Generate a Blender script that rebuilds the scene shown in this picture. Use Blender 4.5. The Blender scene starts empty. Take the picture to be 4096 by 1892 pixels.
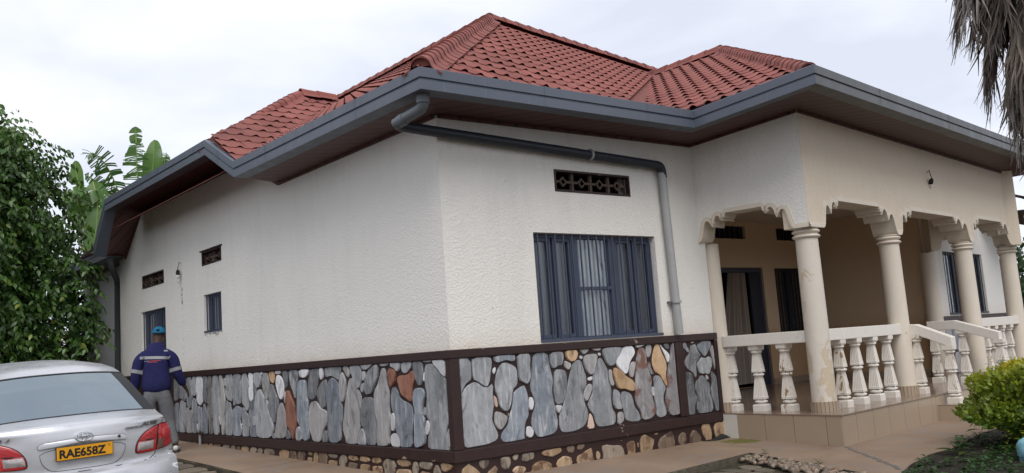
import bpy, bmesh, math, random
import numpy as np
from mathutils import Vector, Matrix
from mathutils.bvhtree import BVHTree
random.seed(7); np.random.seed(7)
R = math.radians
scene = bpy.context.scene
COL = scene.collection

# ---------------------------------------------------------------- camera, sky, sun, exposure
cam_d = bpy.data.cameras.new('camera')
cam_d.sensor_fit = 'HORIZONTAL'; cam_d.sensor_width = 36.0; cam_d.lens = 32.2575
cam_d.clip_start = 0.1; cam_d.clip_end = 2000
cam = bpy.data.objects.new('camera', cam_d); COL.objects.link(cam)
_r = ((0.777919, -0.624401, -0.070462), (0.023904, 0.141461, -0.989655), (0.627910, 0.768187, 0.124970))
cam.matrix_world = Matrix(((_r[0][0], -_r[1][0], -_r[2][0], -5.38297),
                           (_r[0][1], -_r[1][1], -_r[2][1], -7.70608),
                           (_r[0][2], -_r[1][2], -_r[2][2], 1.45), (0, 0, 0, 1)))
scene.camera = cam
SUN_EL, SUN_AZ = R(50), R(240)          # azimuth of the sun seen from the yard, measured from +X toward +Y
world = bpy.data.worlds.new('World'); scene.world = world; world.use_nodes = True
wn, wl = world.node_tree.nodes, world.node_tree.links
for n in list(wn): wn.remove(n)
w_out = wn.new('ShaderNodeOutputWorld'); w_bg = wn.new('ShaderNodeBackground')
w_sky = wn.new('ShaderNodeTexSky'); w_sky.sky_type = 'NISHITA'; w_sky.sun_disc = False
w_sky.sun_elevation = SUN_EL; w_sky.sun_rotation = R(90) - SUN_AZ
w_co = wn.new('ShaderNodeTexCoord'); w_map = wn.new('ShaderNodeMapping')
w_map.inputs['Scale'].default_value = (1.0, 1.0, 2.6)
w_n = wn.new('ShaderNodeTexNoise'); w_n.inputs['Scale'].default_value = 2.6; w_n.inputs['Detail'].default_value = 5.0
w_n.inputs['Roughness'].default_value = 0.5; w_n.inputs['Distortion'].default_value = 0.25
w_r = wn.new('ShaderNodeValToRGB')
w_r.color_ramp.elements[0].position = 0.36; w_r.color_ramp.elements[0].color = (0.69, 0.725, 0.835, 1)
w_r.color_ramp.elements[1].position = 0.66; w_r.color_ramp.elements[1].color = (1.0, 1.0, 1.0, 1)
e = w_r.color_ramp.elements.new(0.5); e.color = (0.83, 0.86, 0.945, 1)
w_mul = wn.new('ShaderNodeMix'); w_mul.data_type = 'RGBA'; w_mul.blend_type = 'MULTIPLY'; w_mul.inputs[0].default_value = 1.0
w_mul.inputs[7].default_value = (8.3, 8.3, 8.3, 1)
w_mix = wn.new('ShaderNodeMix'); w_mix.data_type = 'RGBA'; w_mix.inputs[0].default_value = 0.93
w_bg.inputs['Strength'].default_value = 0.101
wl.new(w_co.outputs['Generated'], w_map.inputs['Vector']); wl.new(w_map.outputs[0], w_n.inputs['Vector'])
wl.new(w_n.outputs['Fac'], w_r.inputs['Fac']); wl.new(w_r.outputs['Color'], w_mul.inputs[6])
wl.new(w_sky.outputs[0], w_mix.inputs[6]); wl.new(w_mul.outputs[2], w_mix.inputs[7])
wl.new(w_mix.outputs[2], w_bg.inputs['Color']); wl.new(w_bg.outputs[0], w_out.inputs['Surface'])
sun_d = bpy.data.lights.new('sun', 'SUN'); sun_d.energy = 1.5; sun_d.angle = R(40); sun_d.color = (1.0, 0.955, 0.90)
sun = bpy.data.objects.new('sun', sun_d); COL.objects.link(sun)
_d = Vector((math.cos(SUN_EL) * math.cos(SUN_AZ), math.cos(SUN_EL) * math.sin(SUN_AZ), math.sin(SUN_EL)))
sun.rotation_euler = _d.to_track_quat('Z', 'Y').to_euler(); sun.location = _d * 40
vs = scene.view_settings; vs.view_transform = 'Standard'; vs.look = 'None'; vs.exposure = 0.47; vs.gamma = 1.0
try: vs.use_curve_mapping = False
except Exception: pass
scene.cycles.max_bounces = 6

# ---------------------------------------------------------------- node material helpers
class Mat:
    def __init__(s, name, color=(.5, .5, .5), rough=.7, metal=0.0, spec=0.4):
        s.m = bpy.data.materials.new(name); s.m.use_nodes = True
        s.n, s.l = s.m.node_tree.nodes, s.m.node_tree.links
        s.b = s.n['Principled BSDF']
        s.b.inputs['Base Color'].default_value = (*color, 1); s.b.inputs['Roughness'].default_value = rough
        s.b.inputs['Metallic'].default_value = metal; s.b.inputs['Specular IOR Level'].default_value = spec
        s.h = None; s.col = color
    def co(s, kind='Object', scale=(1, 1, 1), rnd=0.0):
        c = s.n.new('ShaderNodeTexCoord'); out = c.outputs[kind]
        if kind == 'World':
            pass
        if rnd:
            oi = s.n.new('ShaderNodeObjectInfo'); mu = s.n.new('ShaderNodeMath'); mu.operation = 'MULTIPLY'; mu.inputs[1].default_value = rnd
            s.l.new(oi.outputs['Random'], mu.inputs[0]); ad = s.n.new('ShaderNodeVectorMath'); ad.operation = 'ADD'
            s.l.new(out, ad.inputs[0]); s.l.new(mu.outputs[0], ad.inputs[1]); out = ad.outputs[0]
        mp = s.n.new('ShaderNodeMapping'); mp.inputs['Scale'].default_value = scale; s.l.new(out, mp.inputs['Vector'])
        return mp.outputs[0]
    def noise(s, vec, scale=5, detail=4, rough=.55, dist=0.0):
        n = s.n.new('ShaderNodeTexNoise'); n.inputs['Scale'].default_value = scale; n.inputs['Detail'].default_value = detail
        n.inputs['Roughness'].default_value = rough; n.inputs['Distortion'].default_value = dist; s.l.new(vec, n.inputs['Vector']); return n.outputs['Fac']
    def vor(s, vec, scale=5, feature='F1'):
        n = s.n.new('ShaderNodeTexVoronoi'); n.feature = feature; n.inputs['Scale'].default_value = scale; s.l.new(vec, n.inputs['Vector']); return n.outputs['Distance']
    def ramp(s, fac, stops):
        r = s.n.new('ShaderNodeValToRGB'); cr = r.color_ramp
        while len(cr.elements) > 1: cr.elements.remove(cr.elements[-1])
        for i, (p, c) in enumerate(stops):
            if not isinstance(c, tuple): c = (c, c, c)
            el = cr.elements[0] if i == 0 else cr.elements.new(p)
            el.position = p; el.color = (*c, 1)
        s.l.new(fac, r.inputs['Fac']); return r.outputs['Color']
    def mix(s, a, b, fac, mode='MIX'):
        m = s.n.new('ShaderNodeMix'); m.data_type = 'RGBA'; m.blend_type = mode
        for sock, v in ((m.inputs[6], a), (m.inputs[7], b), (m.inputs[0], fac)):
            if isinstance(v, (int, float)): sock.default_value = v
            elif isinstance(v, tuple): sock.default_value = (*v, 1)
            else: s.l.new(v, sock)
        return m.outputs[2]
    def math(s, op, a, b=0.0):
        m = s.n.new('ShaderNodeMath'); m.operation = op
        for sock, v in ((m.inputs[0], a), (m.inputs[1], b)):
            if isinstance(v, (int, float)): sock.default_value = v
            else: s.l.new(v, sock)
        return m.outputs[0]
    def base(s, c): s.l.new(c, s.b.inputs['Base Color']); return s
    def rough(s, c): s.l.new(c, s.b.inputs['Roughness']); return s
    def bump(s, h, strength=.3, dist=.01):
        b = s.n.new('ShaderNodeBump'); b.inputs['Strength'].default_value = strength; b.inputs['Distance'].default_value = dist
        s.l.new(h, b.inputs['Height'])
        if s.h: s.l.new(s.h, b.inputs['Normal'])
        s.h = b.outputs['Normal']; s.l.new(s.h, s.b.inputs['Normal']); return s
    def rnd(s): return s.n.new('ShaderNodeObjectInfo').outputs['Random']

def simple(name, color, rough=.6, metal=0., var=.25, scale=8., bump=.15, bdist=.004, spec=.4, sc3=(1, 1, 1)):
    m = Mat(name, color, rough, metal, spec); v = m.co('Object', sc3, 3.0)
    f = m.noise(v, scale, 5, .6)
    m.base(m.mix(tuple(c * (1 - var) for c in color), tuple(min(1, c * (1 + var)) for c in color), f))
    if bump: m.bump(m.noise(v, scale * 4, 3, .6), bump, bdist)
    return m.m

# ---- stucco
def stucco(name, base, grime, streak=.55, tex=.5):
    m = Mat(name, base, .92, 0, .2); v = m.co('Object')
    big = m.noise(v, .7, 3, .5); st = m.noise(m.co('Object', (3.2, 3.2, .42)), 1.5, 6, .7, .6)
    f = m.ramp(m.math('MULTIPLY', big, st), [(.22, 0.0), (.46, 1.0)])
    c = m.mix(base, grime, m.math('MULTIPLY', f, streak))
    fine = m.noise(v, 95, 3, .65)
    c = m.mix(c, tuple(x * .58 for x in base), m.ramp(fine, [(.30, .75), (.45, 0.0)]))
    # dirt splashed up along the bottom of the plaster
    sep = m.n.new('ShaderNodeSeparateXYZ'); m.l.new(v, sep.inputs[0])
    h = m.math('ADD', sep.outputs['Z'], m.math('MULTIPLY', m.noise(v, 6, 4, .6), .22))
    dirt = m.ramp(m.math('DIVIDE', h, 4.0), [(.385, .75), (.42, .2), (.47, 0.0)])
    c = m.mix(c, tuple(a * b for a, b in zip(base, (.72, .58, .44))), dirt)
    m.base(c); m.bump(m.noise(v, 52, 4, .75), min(1, tex * 1.25), .012); m.bump(m.vor(v, 40), tex * .9, .008)
    return m.m
WALL = stucco('wall_stucco', (.80, .78, .74), (.57, .575, .545), .34)
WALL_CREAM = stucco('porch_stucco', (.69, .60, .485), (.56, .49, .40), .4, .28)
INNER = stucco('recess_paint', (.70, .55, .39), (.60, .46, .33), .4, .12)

def paint_flaked(name, base, under, amount=.58, scale=5, damp=0.0):
    m = Mat(name, base, .55, 0, .4); v = m.co('Object', (1, 1, .55), 4.0)
    n = m.noise(v, scale, 6, .62, .4)
    if damp:      # paint lets go more towards the damp foot
        sp_ = m.n.new('ShaderNodeSeparateXYZ'); m.l.new(m.co('Object'), sp_.inputs[0]); n = m.math('ADD', n, m.ramp(m.math('DIVIDE', sp_.outputs['Z'], 3.0), [(.17, damp), (.36, damp * .8), (.47, -.06), (1, -.10)]))
    f = m.ramp(n, [(amount, 0.0), (amount + .02, 1.0)])
    soft = m.noise(v, scale * 2.2, 4); c = m.mix(tuple(x * .86 for x in base), base, soft)
    m.base(m.mix(c, under, f)); m.bump(m.math('MULTIPLY', f, -1.0), .5, .004); m.bump(m.noise(v, 60, 3), .12, .003); return m.m
CREAM = paint_flaked('cream_paint', (.70, .63, .53), (.30, .20, .13), .70, 4.0, .09)
CREAM_WORN = paint_flaked('cream_paint_worn', (.68, .62, .54), (.55, .46, .335), .59, 5.0, .11)
WHITE_PAINT = paint_flaked('white_paint', (.76, .72, .66), (.36, .27, .18), .69, 9.0)
WHITE_WORN = paint_flaked('white_paint_worn', (.74, .69, .62), (.30, .20, .12), .60, 14.0)
def brown_paint():
    m = Mat('brown_paint', (.045, .019, .018), .5); v = m.co('Object')
    n = m.noise(v, 3.6, 7, .72, .6); f = m.ramp(n, [(.655, 0.0), (.67, 1.0)])
    c = m.mix((.022, .0105, .010), (.040, .019, .018), m.noise(v, 9, 4)); m.base(m.mix(c, (.34, .25, .21), f))
    m.bump(m.noise(v, 30, 4), .3, .006); return m.m
BROWN = brown_paint()

def slate(name, a, b, c, warm=None):
    m = Mat(name, a, .62, 0, .35); v = m.co('Object', (1, 1, 1), 17.0); vz = m.co('Object', (9, 9, 1.6), 17.0)
    n1 = m.noise(v, 4.6, 7, .66, 1.2); n2 = m.noise(vz, 1.7, 7, .72, .7)
    col = m.mix(a, b, m.ramp(n1, [(.36, 0.0), (.62, 1.0)])); col = m.mix(col, c, m.ramp(n2, [(.50, 0.0), (.66, .95)])); col = m.mix(col, tuple(x * .45 for x in a), m.ramp(m.noise(m.co('Object', (4, 4, 1.8), 13.0), 1.5, 6, .7, 1.0), [(.55, 0.0), (.68, .9)]))
    if warm: col = m.mix(col, warm, m.ramp(m.noise(v, 5.3, 4, .6), [(.56, 0.0), (.63, .9)]))
    fleck = m.noise(m.co('Object', (18, 18, 7), 9.0), 2.2, 3, .6); col = m.mix(col, (.04, .04, .045), m.ramp(fleck, [(.27, .75), (.33, 0.0)]))
    hs = m.n.new('ShaderNodeHueSaturation'); m.l.new(col, hs.inputs['Color']); m.l.new(m.math('ADD', m.math('MULTIPLY', m.rnd(), .5), .98), hs.inputs['Value'])
    m.base(hs.outputs[0]); m.bump(n2, .35, .012); m.bump(m.noise(v, 22, 5), .3, .006); return m.m
STONE = {'g': slate('slate_grey', (.19, .20, .212), (.26, .27, .285), (.40, .41, .42)),
         'd': slate('slate_dark', (.095, .103, .112), (.16, .165, .175), (.28, .29, .30)),
         'b': slate('slate_blue', (.14, .16, .19), (.20, .22, .25), (.37, .385, .40)),
         'l': slate('slate_pale', (.235, .235, .245), (.30, .29, .285), (.42, .41, .405)),
         'w': slate('quartz_white', (.44, .45, .48), (.52, .52, .53), (.60, .60, .60)),
         'n': slate('slate_rusty', (.15, .145, .15), (.21, .20, .205), (.33, .32, .31), (.13, .062, .045)),
         'o': slate('stone_ochre', (.38, .24, .13), (.44, .31, .19), (.50, .38, .26), (.30, .16, .09)),
         'r': slate('stone_rust', (.205, .085, .058), (.27, .12, .08), (.30, .17, .12)),
         'p': slate('stone_pink', (.45, .32, .26), (.50, .38, .32), (.5, .42, .38))}
FSTONE = {'o': slate('rubble_tan', (.22, .145, .085), (.30, .205, .125), (.38, .29, .20), (.12, .065, .04)),
          'n': slate('rubble_brown', (.12, .085, .062), (.17, .12, .085), (.22, .165, .125), (.05, .03, .026)),
          'g': slate('rubble_grey', (.17, .14, .11), (.22, .18, .14), (.32, .27, .22), (.08, .062, .052))}
def tile_mat():
    m = Mat('roof_tile_red', (.27, .075, .055), .8, 0, .25); v = m.co('Object', (1, 1, 1), 11.0); w = m.n.new('ShaderNodeNewGeometry').outputs['Position']
    c = m.mix((.20, .068, .057), (.26, .092, .077), m.noise(v, 4, 5)); big = m.noise(w, .9, 4, .6)
    c = m.mix(c, (.13, .052, .045), m.ramp(big, [(.52, 0.0), (.72, .7)])); c = m.mix(c, (.28, .11, .09), m.ramp(m.noise(w, 60, 3, .6), [(.6, 0.0), (.8, .5)]))
    hs = m.n.new('ShaderNodeHueSaturation'); m.l.new(c, hs.inputs['Color']); m.l.new(m.math('ADD', m.math('MULTIPLY', m.rnd(), .34), .83), hs.inputs['Value'])
    m.base(hs.outputs[0]); m.bump(m.noise(w, 140, 2), .3, .003); return m.m
TILE = tile_mat()
ROOFDECK = simple('roof_underlay', (.17, .060, .050), .9)
def gutter_mat(name, a, b):
    m = Mat(name, a, .42, .1, .5); v = m.co('Object')
    n = m.noise(m.co('Object', (2.5, 2.5, .5)), 2.6, 5, .6); c = m.mix(a, b, n); c = m.mix(c, tuple(min(1, x * 1.9) for x in b), m.ramp(m.noise(m.co('Object', (14, 14, .8)), 2.0, 4, .6), [(.62, 0.0), (.75, .45)]))
    m.base(c); m.rough(m.ramp(n, [(.3, .35), (.7, .55)])); m.bump(m.noise(v, 3, 3), .08, .01); return m.m
GUTTER = gutter_mat('gutter_metal', (.082, .100, .135), (.112, .128, .16))
GUTTER_WORN = gutter_mat('gutter_metal_weathered', (.062, .068, .075), (.11, .114, .118))
def soffit_mat():
    m = Mat('soffit_boards', (.09, .042, .034), .5, 0, .4); v = m.co('Object')
    w = m.n.new('ShaderNodeTexWave'); w.wave_type = 'BANDS'; w.bands_direction = 'DIAGONAL'; w.inputs['Scale'].default_value = 2.4; w.inputs['Distortion'].default_value = 0.0
    m.l.new(m.co('Object', (1, 1, 0)), w.inputs['Vector']); g = m.ramp(w.outputs['Fac'], [(.03, 0.0), (.09, 1.0)])
    c = m.mix((.080, .030, .023), (.11, .046, .036), m.noise(m.co('Object', (3, 3, 3)), 2, 5)); m.base(m.mix((.035, .018, .015), c, g)); m.bump(g, .4, .006); return m.m
SOFFIT = soffit_mat()
PIPE = simple('pipe_grey', (.115, .13, .145), .45, 0, .2, 4, .05)
PIPE_PALE = simple('pipe_paint_grey', (.34, .345, .35), .5, 0, .15, 6, .1)
PIPE_DARK = simple('pipe_navy', (.022, .027, .04), .45, 0, .2, 5, .05)
STEEL = simple('window_steel', (.060, .073, .115), .45, .1, .2, 6, .06)
STEEL_DK = simple('window_steel_dark', (.03, .036, .055), .5, .1, .2, 6, .06)
DARK = simple('room_shade', (.012, .012, .014), .9, 0, .1, 3, 0)  # near-black colour stands in for the shade inside rooms and vents
def glass_mat(name, tint, gloss, gcol=(.8, .83, .88), rough=.06):
    m = bpy.data.materials.new(name); m.use_nodes = True; n, l = m.node_tree.nodes, m.node_tree.links
    for x in list(n): n.remove(x)
    o = n.new('ShaderNodeOutputMaterial'); t = n.new('ShaderNodeBsdfTransparent'); t.inputs[0].default_value = (*tint, 1)
    g = n.new('ShaderNodeBsdfGlossy'); g.inputs[0].default_value = (*gcol, 1); g.inputs['Roughness'].default_value = rough
    x = n.new('ShaderNodeMixShader'); lw = n.new('ShaderNodeLayerWeight'); lw.inputs[0].default_value = .25
    ma = n.new('ShaderNodeMath'); ma.operation = 'MULTIPLY_ADD'; ma.inputs[1].default_value = .55; ma.inputs[2].default_value = gloss
    l.new(lw.outputs['Fresnel'], ma.inputs[0]); l.new(ma.outputs[0], x.inputs[0]); l.new(t.outputs[0], x.inputs[1]); l.new(g.outputs[0], x.inputs[2]); l.new(x.outputs[0], o.inputs[0])
    return m
GLASS = glass_mat('window_glass', (.86, .88, .90), .06)
GLASS_GREY = glass_mat('window_glass_obscure', (.70, .72, .74), .12, (.6, .63, .68), .25)
def cloth(name, col, var=.3):
    m = Mat(name, col, .9, 0, .15); v = m.co('Object'); m.base(m.mix(tuple(c * (1 - var) for c in col), col, m.noise(m.co('Object', (6, 6, .6)), 2.2, 5))); m.bump(m.noise(v, 70, 2), .15, .003)
    return m.m
CURTAIN_W = cloth('curtain_white', (.80, .80, .78)); CURTAIN_G = cloth('curtain_grey', (.52, .52, .53)); CURTAIN_B = cloth('curtain_beige', (.42, .36, .31)); CURTAIN_D = cloth('curtain_plum', (.055, .04, .042))
def tile_floor(name, a, b, rough):
    m = Mat(name, a, rough, 0, .5); v = m.co('Object', (1, 1, 1), 5.0); n = m.noise(v, 2.2, 5, .6); m.base(m.mix(a, b, n)); m.bump(m.noise(v, 30, 3), .03, .002); return m.m
RISER = tile_floor('riser_tile_beige', (.33, .255, .185), (.39, .305, .225), .28)
RISER_W = tile_floor('riser_tile_white', (.60, .575, .52), (.66, .63, .58), .25)
FLOOR = tile_floor('floor_tile_brown', (.215, .155, .115), (.28, .205, .155), .16)
GROUT = simple('grout_brown', (.12, .075, .05), .9)
def concrete():
    m = Mat('apron_concrete', (.36, .26, .18), .78, 0, .3); v = m.co('Object')
    big = m.noise(v, .8, 5, .6, .4); c = m.mix((.20, .138, .095), (.30, .215, .15), m.ramp(big, [(.32, 0.0), (.70, 1.0)]))
    c = m.mix(c, (.235, .19, .16), m.ramp(m.noise(v, 2.1, 6, .65, 1.0), [(.48, 0.0), (.62, .85)]))
    c = m.mix(c, (.14, .10, .075), m.ramp(m.noise(m.co('Object', (1, 2.2, 1)), 5, 6, .7), [(.62, 0.0), (.76, .65)]))
    fine = m.noise(v, 60, 4, .7); c = m.mix(c, (.20, .14, .10), m.ramp(fine, [(.30, .55), (.45, 0.0)]))
    # patch of moss by the inner corner
    d = m.n.new('ShaderNodeVectorMath'); d.operation = 'DISTANCE'; d.inputs[1].default_value = (3.93, -.45, .178); m.l.new(v, d.inputs[0])
    dd = m.math('ADD', d.outputs['Value'], m.math('MULTIPLY', m.noise(v, 7, 4), .55)); c = m.mix(c, (.115, .115, .018), m.ramp(dd, [(.42, .9), (.58, 0.0)]))
    m.base(c); m.rough(m.ramp(big, [(.35, .55), (.65, .85)])); m.bump(m.noise(v, 14, 6, .7), .25, .012); m.bump(fine, .3, .004); return m.m
CONCRETE = concrete()
KERB = simple('kerb_concrete_mossy', (.13, .11, .078), .95, 0, .6, 9, .8, .02)
def paving():
    m = Mat('paving_stone', (.16, .13, .10), .75, 0, .35); v = m.co('Object', (1, 1, 1), 7.0); n = m.noise(v, 5, 6, .65, .6)
    c = m.mix((.085, .070, .052), (.20, .165, .125), n); c = m.mix(c, (.055, .058, .03), m.ramp(m.noise(v, 2.3, 5), [(.52, 0.0), (.7, .7)]))
    hs = m.n.new('ShaderNodeHueSaturation'); m.l.new(c, hs.inputs['Color']); m.l.new(m.math('ADD', m.math('MULTIPLY', m.rnd(), .6), .75), hs.inputs['Value'])
    m.base(hs.outputs[0]); m.bump(n, .5, .02); m.bump(m.noise(v, 30, 4), .3, .006); return m.m
PAVING = paving()
PEBBLE = slate('edging_pebble', (.11, .085, .065), (.20, .155, .115), (.36, .30, .23), (.24, .15, .10))
SOIL = simple('soil_dark', (.020, .014, .009), .95, 0, .6, 7, .9, .03)
GROUND = simple('yard_earth', (.045, .036, .024), .95, 0, .5, 3, .8, .02)
METALCAP = simple('galvanised', (.25, .22, .2), .5, .4)

# ---------------------------------------------------------------- mesh helpers
class MB:
    def __init__(s): s.v = []; s.f = []; s.mi = []
    def add(s, vs, fs, m=0):
        o = len(s.v); s.v += [tuple(v) for v in vs]; s.f += [tuple(i + o for i in f) for f in fs]; s.mi += [m] * len(fs); return s
    def quad(s, a, b, c, d, m=0): return s.add([a, b, c, d], [(0, 1, 2, 3)], m)
    def poly(s, pts, m=0): return s.add(pts, [tuple(range(len(pts)))], m)
    def box(s, lo, hi, m=0, fr=None):
        x0, y0, z0 = lo; x1, y1, z1 = hi
        vs = [(x0, y0, z0), (x1, y0, z0), (x1, y1, z0), (x0, y1, z0), (x0, y0, z1), (x1, y0, z1), (x1, y1, z1), (x0, y1, z1)]
        if fr: vs = [fr(*v) for v in vs]
        return s.add(vs, [(0, 3, 2, 1), (4, 5, 6, 7), (0, 1, 5, 4), (1, 2, 6, 5), (2, 3, 7, 6), (3, 0, 4, 7)], m)
    def prism(s, poly, z0, z1, m=0, fr=None):
        n = len(poly); vs = [(x, y, z0) for x, y in poly] + [(x, y, z1) for x, y in poly]
        if fr: vs = [fr(*v) for v in vs]
        return s.add(vs, [tuple(range(n))[::-1], tuple(range(n, 2 * n))] + [(i, (i + 1) % n, n + (i + 1) % n, n + i) for i in range(n)], m)
    def lathe(s, prof, n=24, m=0, c=(0, 0, 0), cap=True):
        vs = []; fs = []
        for r, z in prof:
            for k in range(n):
                a = 2 * math.pi * k / n; vs.append((c[0] + r * math.cos(a), c[1] + r * math.sin(a), c[2] + z))
        for i in range(len(prof) - 1):
            for k in range(n): fs.append((i * n + k, i * n + (k + 1) % n, (i + 1) * n + (k + 1) % n, (i + 1) * n + k))
        if cap: fs += [tuple(range(n))[::-1], tuple((len(prof) - 1) * n + k for k in range(n))]
        return s.add(vs, fs, m)
    def tube(s, path, r, n=10, m=0, cap=True):
        path = [Vector(p) for p in path]; rs = r if isinstance(r, (list, tuple)) else [r] * len(path); vs = []; fs = []
        t0 = (path[1] - path[0]).normalized(); up = Vector((0, 0, 1)) if abs(t0.z) < .9 else Vector((1, 0, 0)); nx = t0.cross(up).normalized()
        for i, p in enumerate(path):
            t = ((path[min(i + 1, len(path) - 1)] - path[max(i - 1, 0)])).normalized(); nx = (nx - t * nx.dot(t)).normalized(); ny = t.cross(nx)
            for k in range(n):
                a = 2 * math.pi * k / n; vs.append(p + (nx * math.cos(a) + ny * math.sin(a)) * rs[i])
        for i in range(len(path) - 1):
            for k in range(n): fs.append((i * n + k, i * n + (k + 1) % n, (i + 1) * n + (k + 1) % n, (i + 1) * n + k))
        if cap: fs += [tuple(range(n))[::-1], tuple((len(path) - 1) * n + k for k in range(n))]
        return s.add(vs, fs, m)
    def mesh(s, name, mats, smooth=False, center=None):
        me = bpy.data.meshes.new(name); c = Vector(center) if center else Vector((0, 0, 0))
        me.from_pydata([tuple(Vector(v) - c) for v in s.v], [], s.f)
        for mt in (mats if isinstance(mats, (list, tuple)) else [mats]): me.materials.append(mt)
        me.polygons.foreach_set('material_index', s.mi)
        if smooth: me.polygons.foreach_set('use_smooth', [True] * len(s.f))
        me.update(); return me
    def build(s, name, mats, parent=None, smooth=False, center=None, angle=None):
        me = s.mesh(name, mats, smooth, center)
        if angle: me.set_sharp_from_angle(angle=R(angle))
        return obj(name, me, parent, center)
def obj(name, me, parent=None, loc=None, rot=None):
    o = bpy.data.objects.new(name, me); COL.objects.link(o)
    if loc is not None: o.location = loc
    if rot is not None: o.rotation_euler = rot
    if parent: o.parent = parent
    return o
def tag(o, label=None, cat=None, group=None, kind=None):
    if label: o['label'] = label
    if cat: o['category'] = cat
    if group: o['group'] = group
    if kind: o['kind'] = kind
    return o
def thing(name, label, cat, loc=(0, 0, 0), rz=0.0, group=None):
    return tag(obj(name, None, None, loc, (0, 0, rz)), label, cat, group)
def set_up(o, parent):    # parent with world placement kept (parents here are unscaled)
    o.parent = parent; o.matrix_parent_inverse = parent.matrix_basis.inverted(); return o
def frame(origin, yaw):
    c, s_ = math.cos(yaw), math.sin(yaw); ox, oy, oz = origin
    return lambda u, w, z: (ox + c * u - s_ * w, oy + s_ * u + c * w, oz + z)
def np_mesh(name, V, F, mats, mi=None, smooth=False):
    V = np.asarray(V, np.float32); F = np.asarray(F, np.int32); k = F.shape[1]
    me = bpy.data.meshes.new(name); me.vertices.add(len(V)); me.vertices.foreach_set('co', V.ravel())
    me.loops.add(F.size); me.loops.foreach_set('vertex_index', F.ravel()); me.polygons.add(len(F))
    me.polygons.foreach_set('loop_start', np.arange(0, F.size, k, dtype=np.int32)); me.polygons.foreach_set('loop_total', np.full(len(F), k, np.int32))
    for mt in mats: me.materials.append(mt)
    if mi is not None: me.polygons.foreach_set('material_index', np.asarray(mi, np.int32))
    if smooth: me.polygons.foreach_set('use_smooth', np.ones(len(F), bool))
    me.update(calc_edges=True); me.validate(); return me

# ================================================================ setting: ground, yard, apron
def z_ap(x, y): return .19 + .026 * max(-12, min(y, 30)) - .004
def z_yard(x, y):
    yy = max(-14, min(y, 26))
    z = .085 + (.038 * yy if yy > 0 else .024 * yy)
    return z + .03 * max(-6, min(0.0, x + 1.0)) + .04 * max(0.0, min(1.0, x))
mb = MB(); xs = [-400, -120, -40, -20] + [-12 + i for i in range(33)] + [24, 30, 45, 120, 400]; ys = [-400, -120, -40, -22] + [-14 + i for i in range(41)] + [32, 45, 120, 400]
vs_ = [(x, y, z_yard(x, y) - .03) for y in ys for x in xs]; nx_ = len(xs)
mb.add(vs_, [(j * nx_ + i, j * nx_ + i + 1, (j + 1) * nx_ + i + 1, (j + 1) * nx_ + i) for j in range(len(ys) - 1) for i in range(nx_ - 1)])
ground = tag(mb.build('ground', GROUND, smooth=True), kind='structure')

AP = [(-.95, 16), (-.93, 5.2), (-.945, 4.2), (-.985, 3.06), (-1.0, 1.0), (-1.02, -.4), (-.95, -1.2), (-.6, -1.38), (1.585, -1.315), (3.167, -1.154),
      (2.86, -2.05), (2.579, -2.854), (2.3, -3.7), (2.05, -4.6), (2.45, -4.6), (2.55, -3.7), (2.70, -3.17), (3.2, -3.0), (3.9, -2.83), (4.49, -2.82), (5.64, -2.55), (13.5, -1.75), (13.5, .4), (4.3, .4), (.12, .12), (.45, 16)]
from mathutils.geometry import tessellate_polygon
me = bpy.data.meshes.new('apron'); me.from_pydata([(x, y, z_ap(x, y)) for x, y in AP], [], [tuple(t) for t in tessellate_polygon([[Vector((x, y, 0)) for x, y in AP]])]); me.materials.append(CONCRETE)
apron = tag(obj('pavement', me), kind='structure')
mb = MB(); n = 21; rndk = random.Random(3)
ring = AP[:22]; pts = []
for (x0, y0), (x1, y1) in zip(ring[:-1], ring[1:]):
    L = math.hypot(x1 - x0, y1 - y0); k = max(1, int(L / .12))
    for i in range(k): pts.append((x0 + (x1 - x0) * i / k, y0 + (y1 - y0) * i / k, (y1 - y0) / L, -(x1 - x0) / L))
pts.append((*ring[-1], 0, -1)); top = []; mid = []; low = []
for x, y, ny_, nx2 in pts:
    d = rndk.uniform(-.012, .004); d2 = rndk.uniform(-.01, .03); ox, oy = ny_, nx2
    top.append((x, y, z_ap(x, y))); mid.append((x - ox * (.008 + d), y - oy * (.008 + d), z_ap(x, y) - .016 - rndk.uniform(0, .012))); low.append((x - ox * (.02 + d2), y - oy * (.02 + d2), z_yard(x, y) - .12))
for A_, B_ in ((top, mid), (mid, low)):
    for i in range(len(pts) - 1): mb.quad(A_[i], B_[i], B_[i + 1], A_[i + 1])
set_up(mb.build('kerb', KERB, smooth=True), apron)
# contraction joints and cracks cut as thin dark strips set in the concrete
mb = MB()
def crack(pts, w):
    for (x0, y0), (x1, y1) in zip(pts[:-1], pts[1:]):
        dx, dy = x1 - x0, y1 - y0; L = math.hypot(dx, dy); nx, ny = -dy / L * w, dx / L * w
        mb.quad((x0 - nx, y0 - ny, z_ap(x0, y0) + .003), (x1 - nx, y1 - ny, z_ap(x1, y1) + .003), (x1 + nx, y1 + ny, z_ap(x1, y1) + .003), (x0 + nx, y0 + ny, z_ap(x0, y0) + .003))
rc = random.Random(5)
def wiggle(a, b, k, amp): return [(a[0] + (b[0] - a[0]) * i / k + rc.uniform(-amp, amp), a[1] + (b[1] - a[1]) * i / k + rc.uniform(-amp, amp)) for i in range(k + 1)]
crack(wiggle((-.01, 3.35), (-.98, 3.2), 14, .012), .004); crack(wiggle((3.35, -.05), (3.6, -1.05), 9, .03), .003); crack(wiggle((-.01, 6.4), (-.94, 6.6), 8, .01), .004)
set_up(mb.build('crack', GROUT), apron)
mb = MB(); rc = random.Random(6)
crack(wiggle((4.02, -1.83), (2.9, -3.08), 18, .022), .022)
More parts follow.
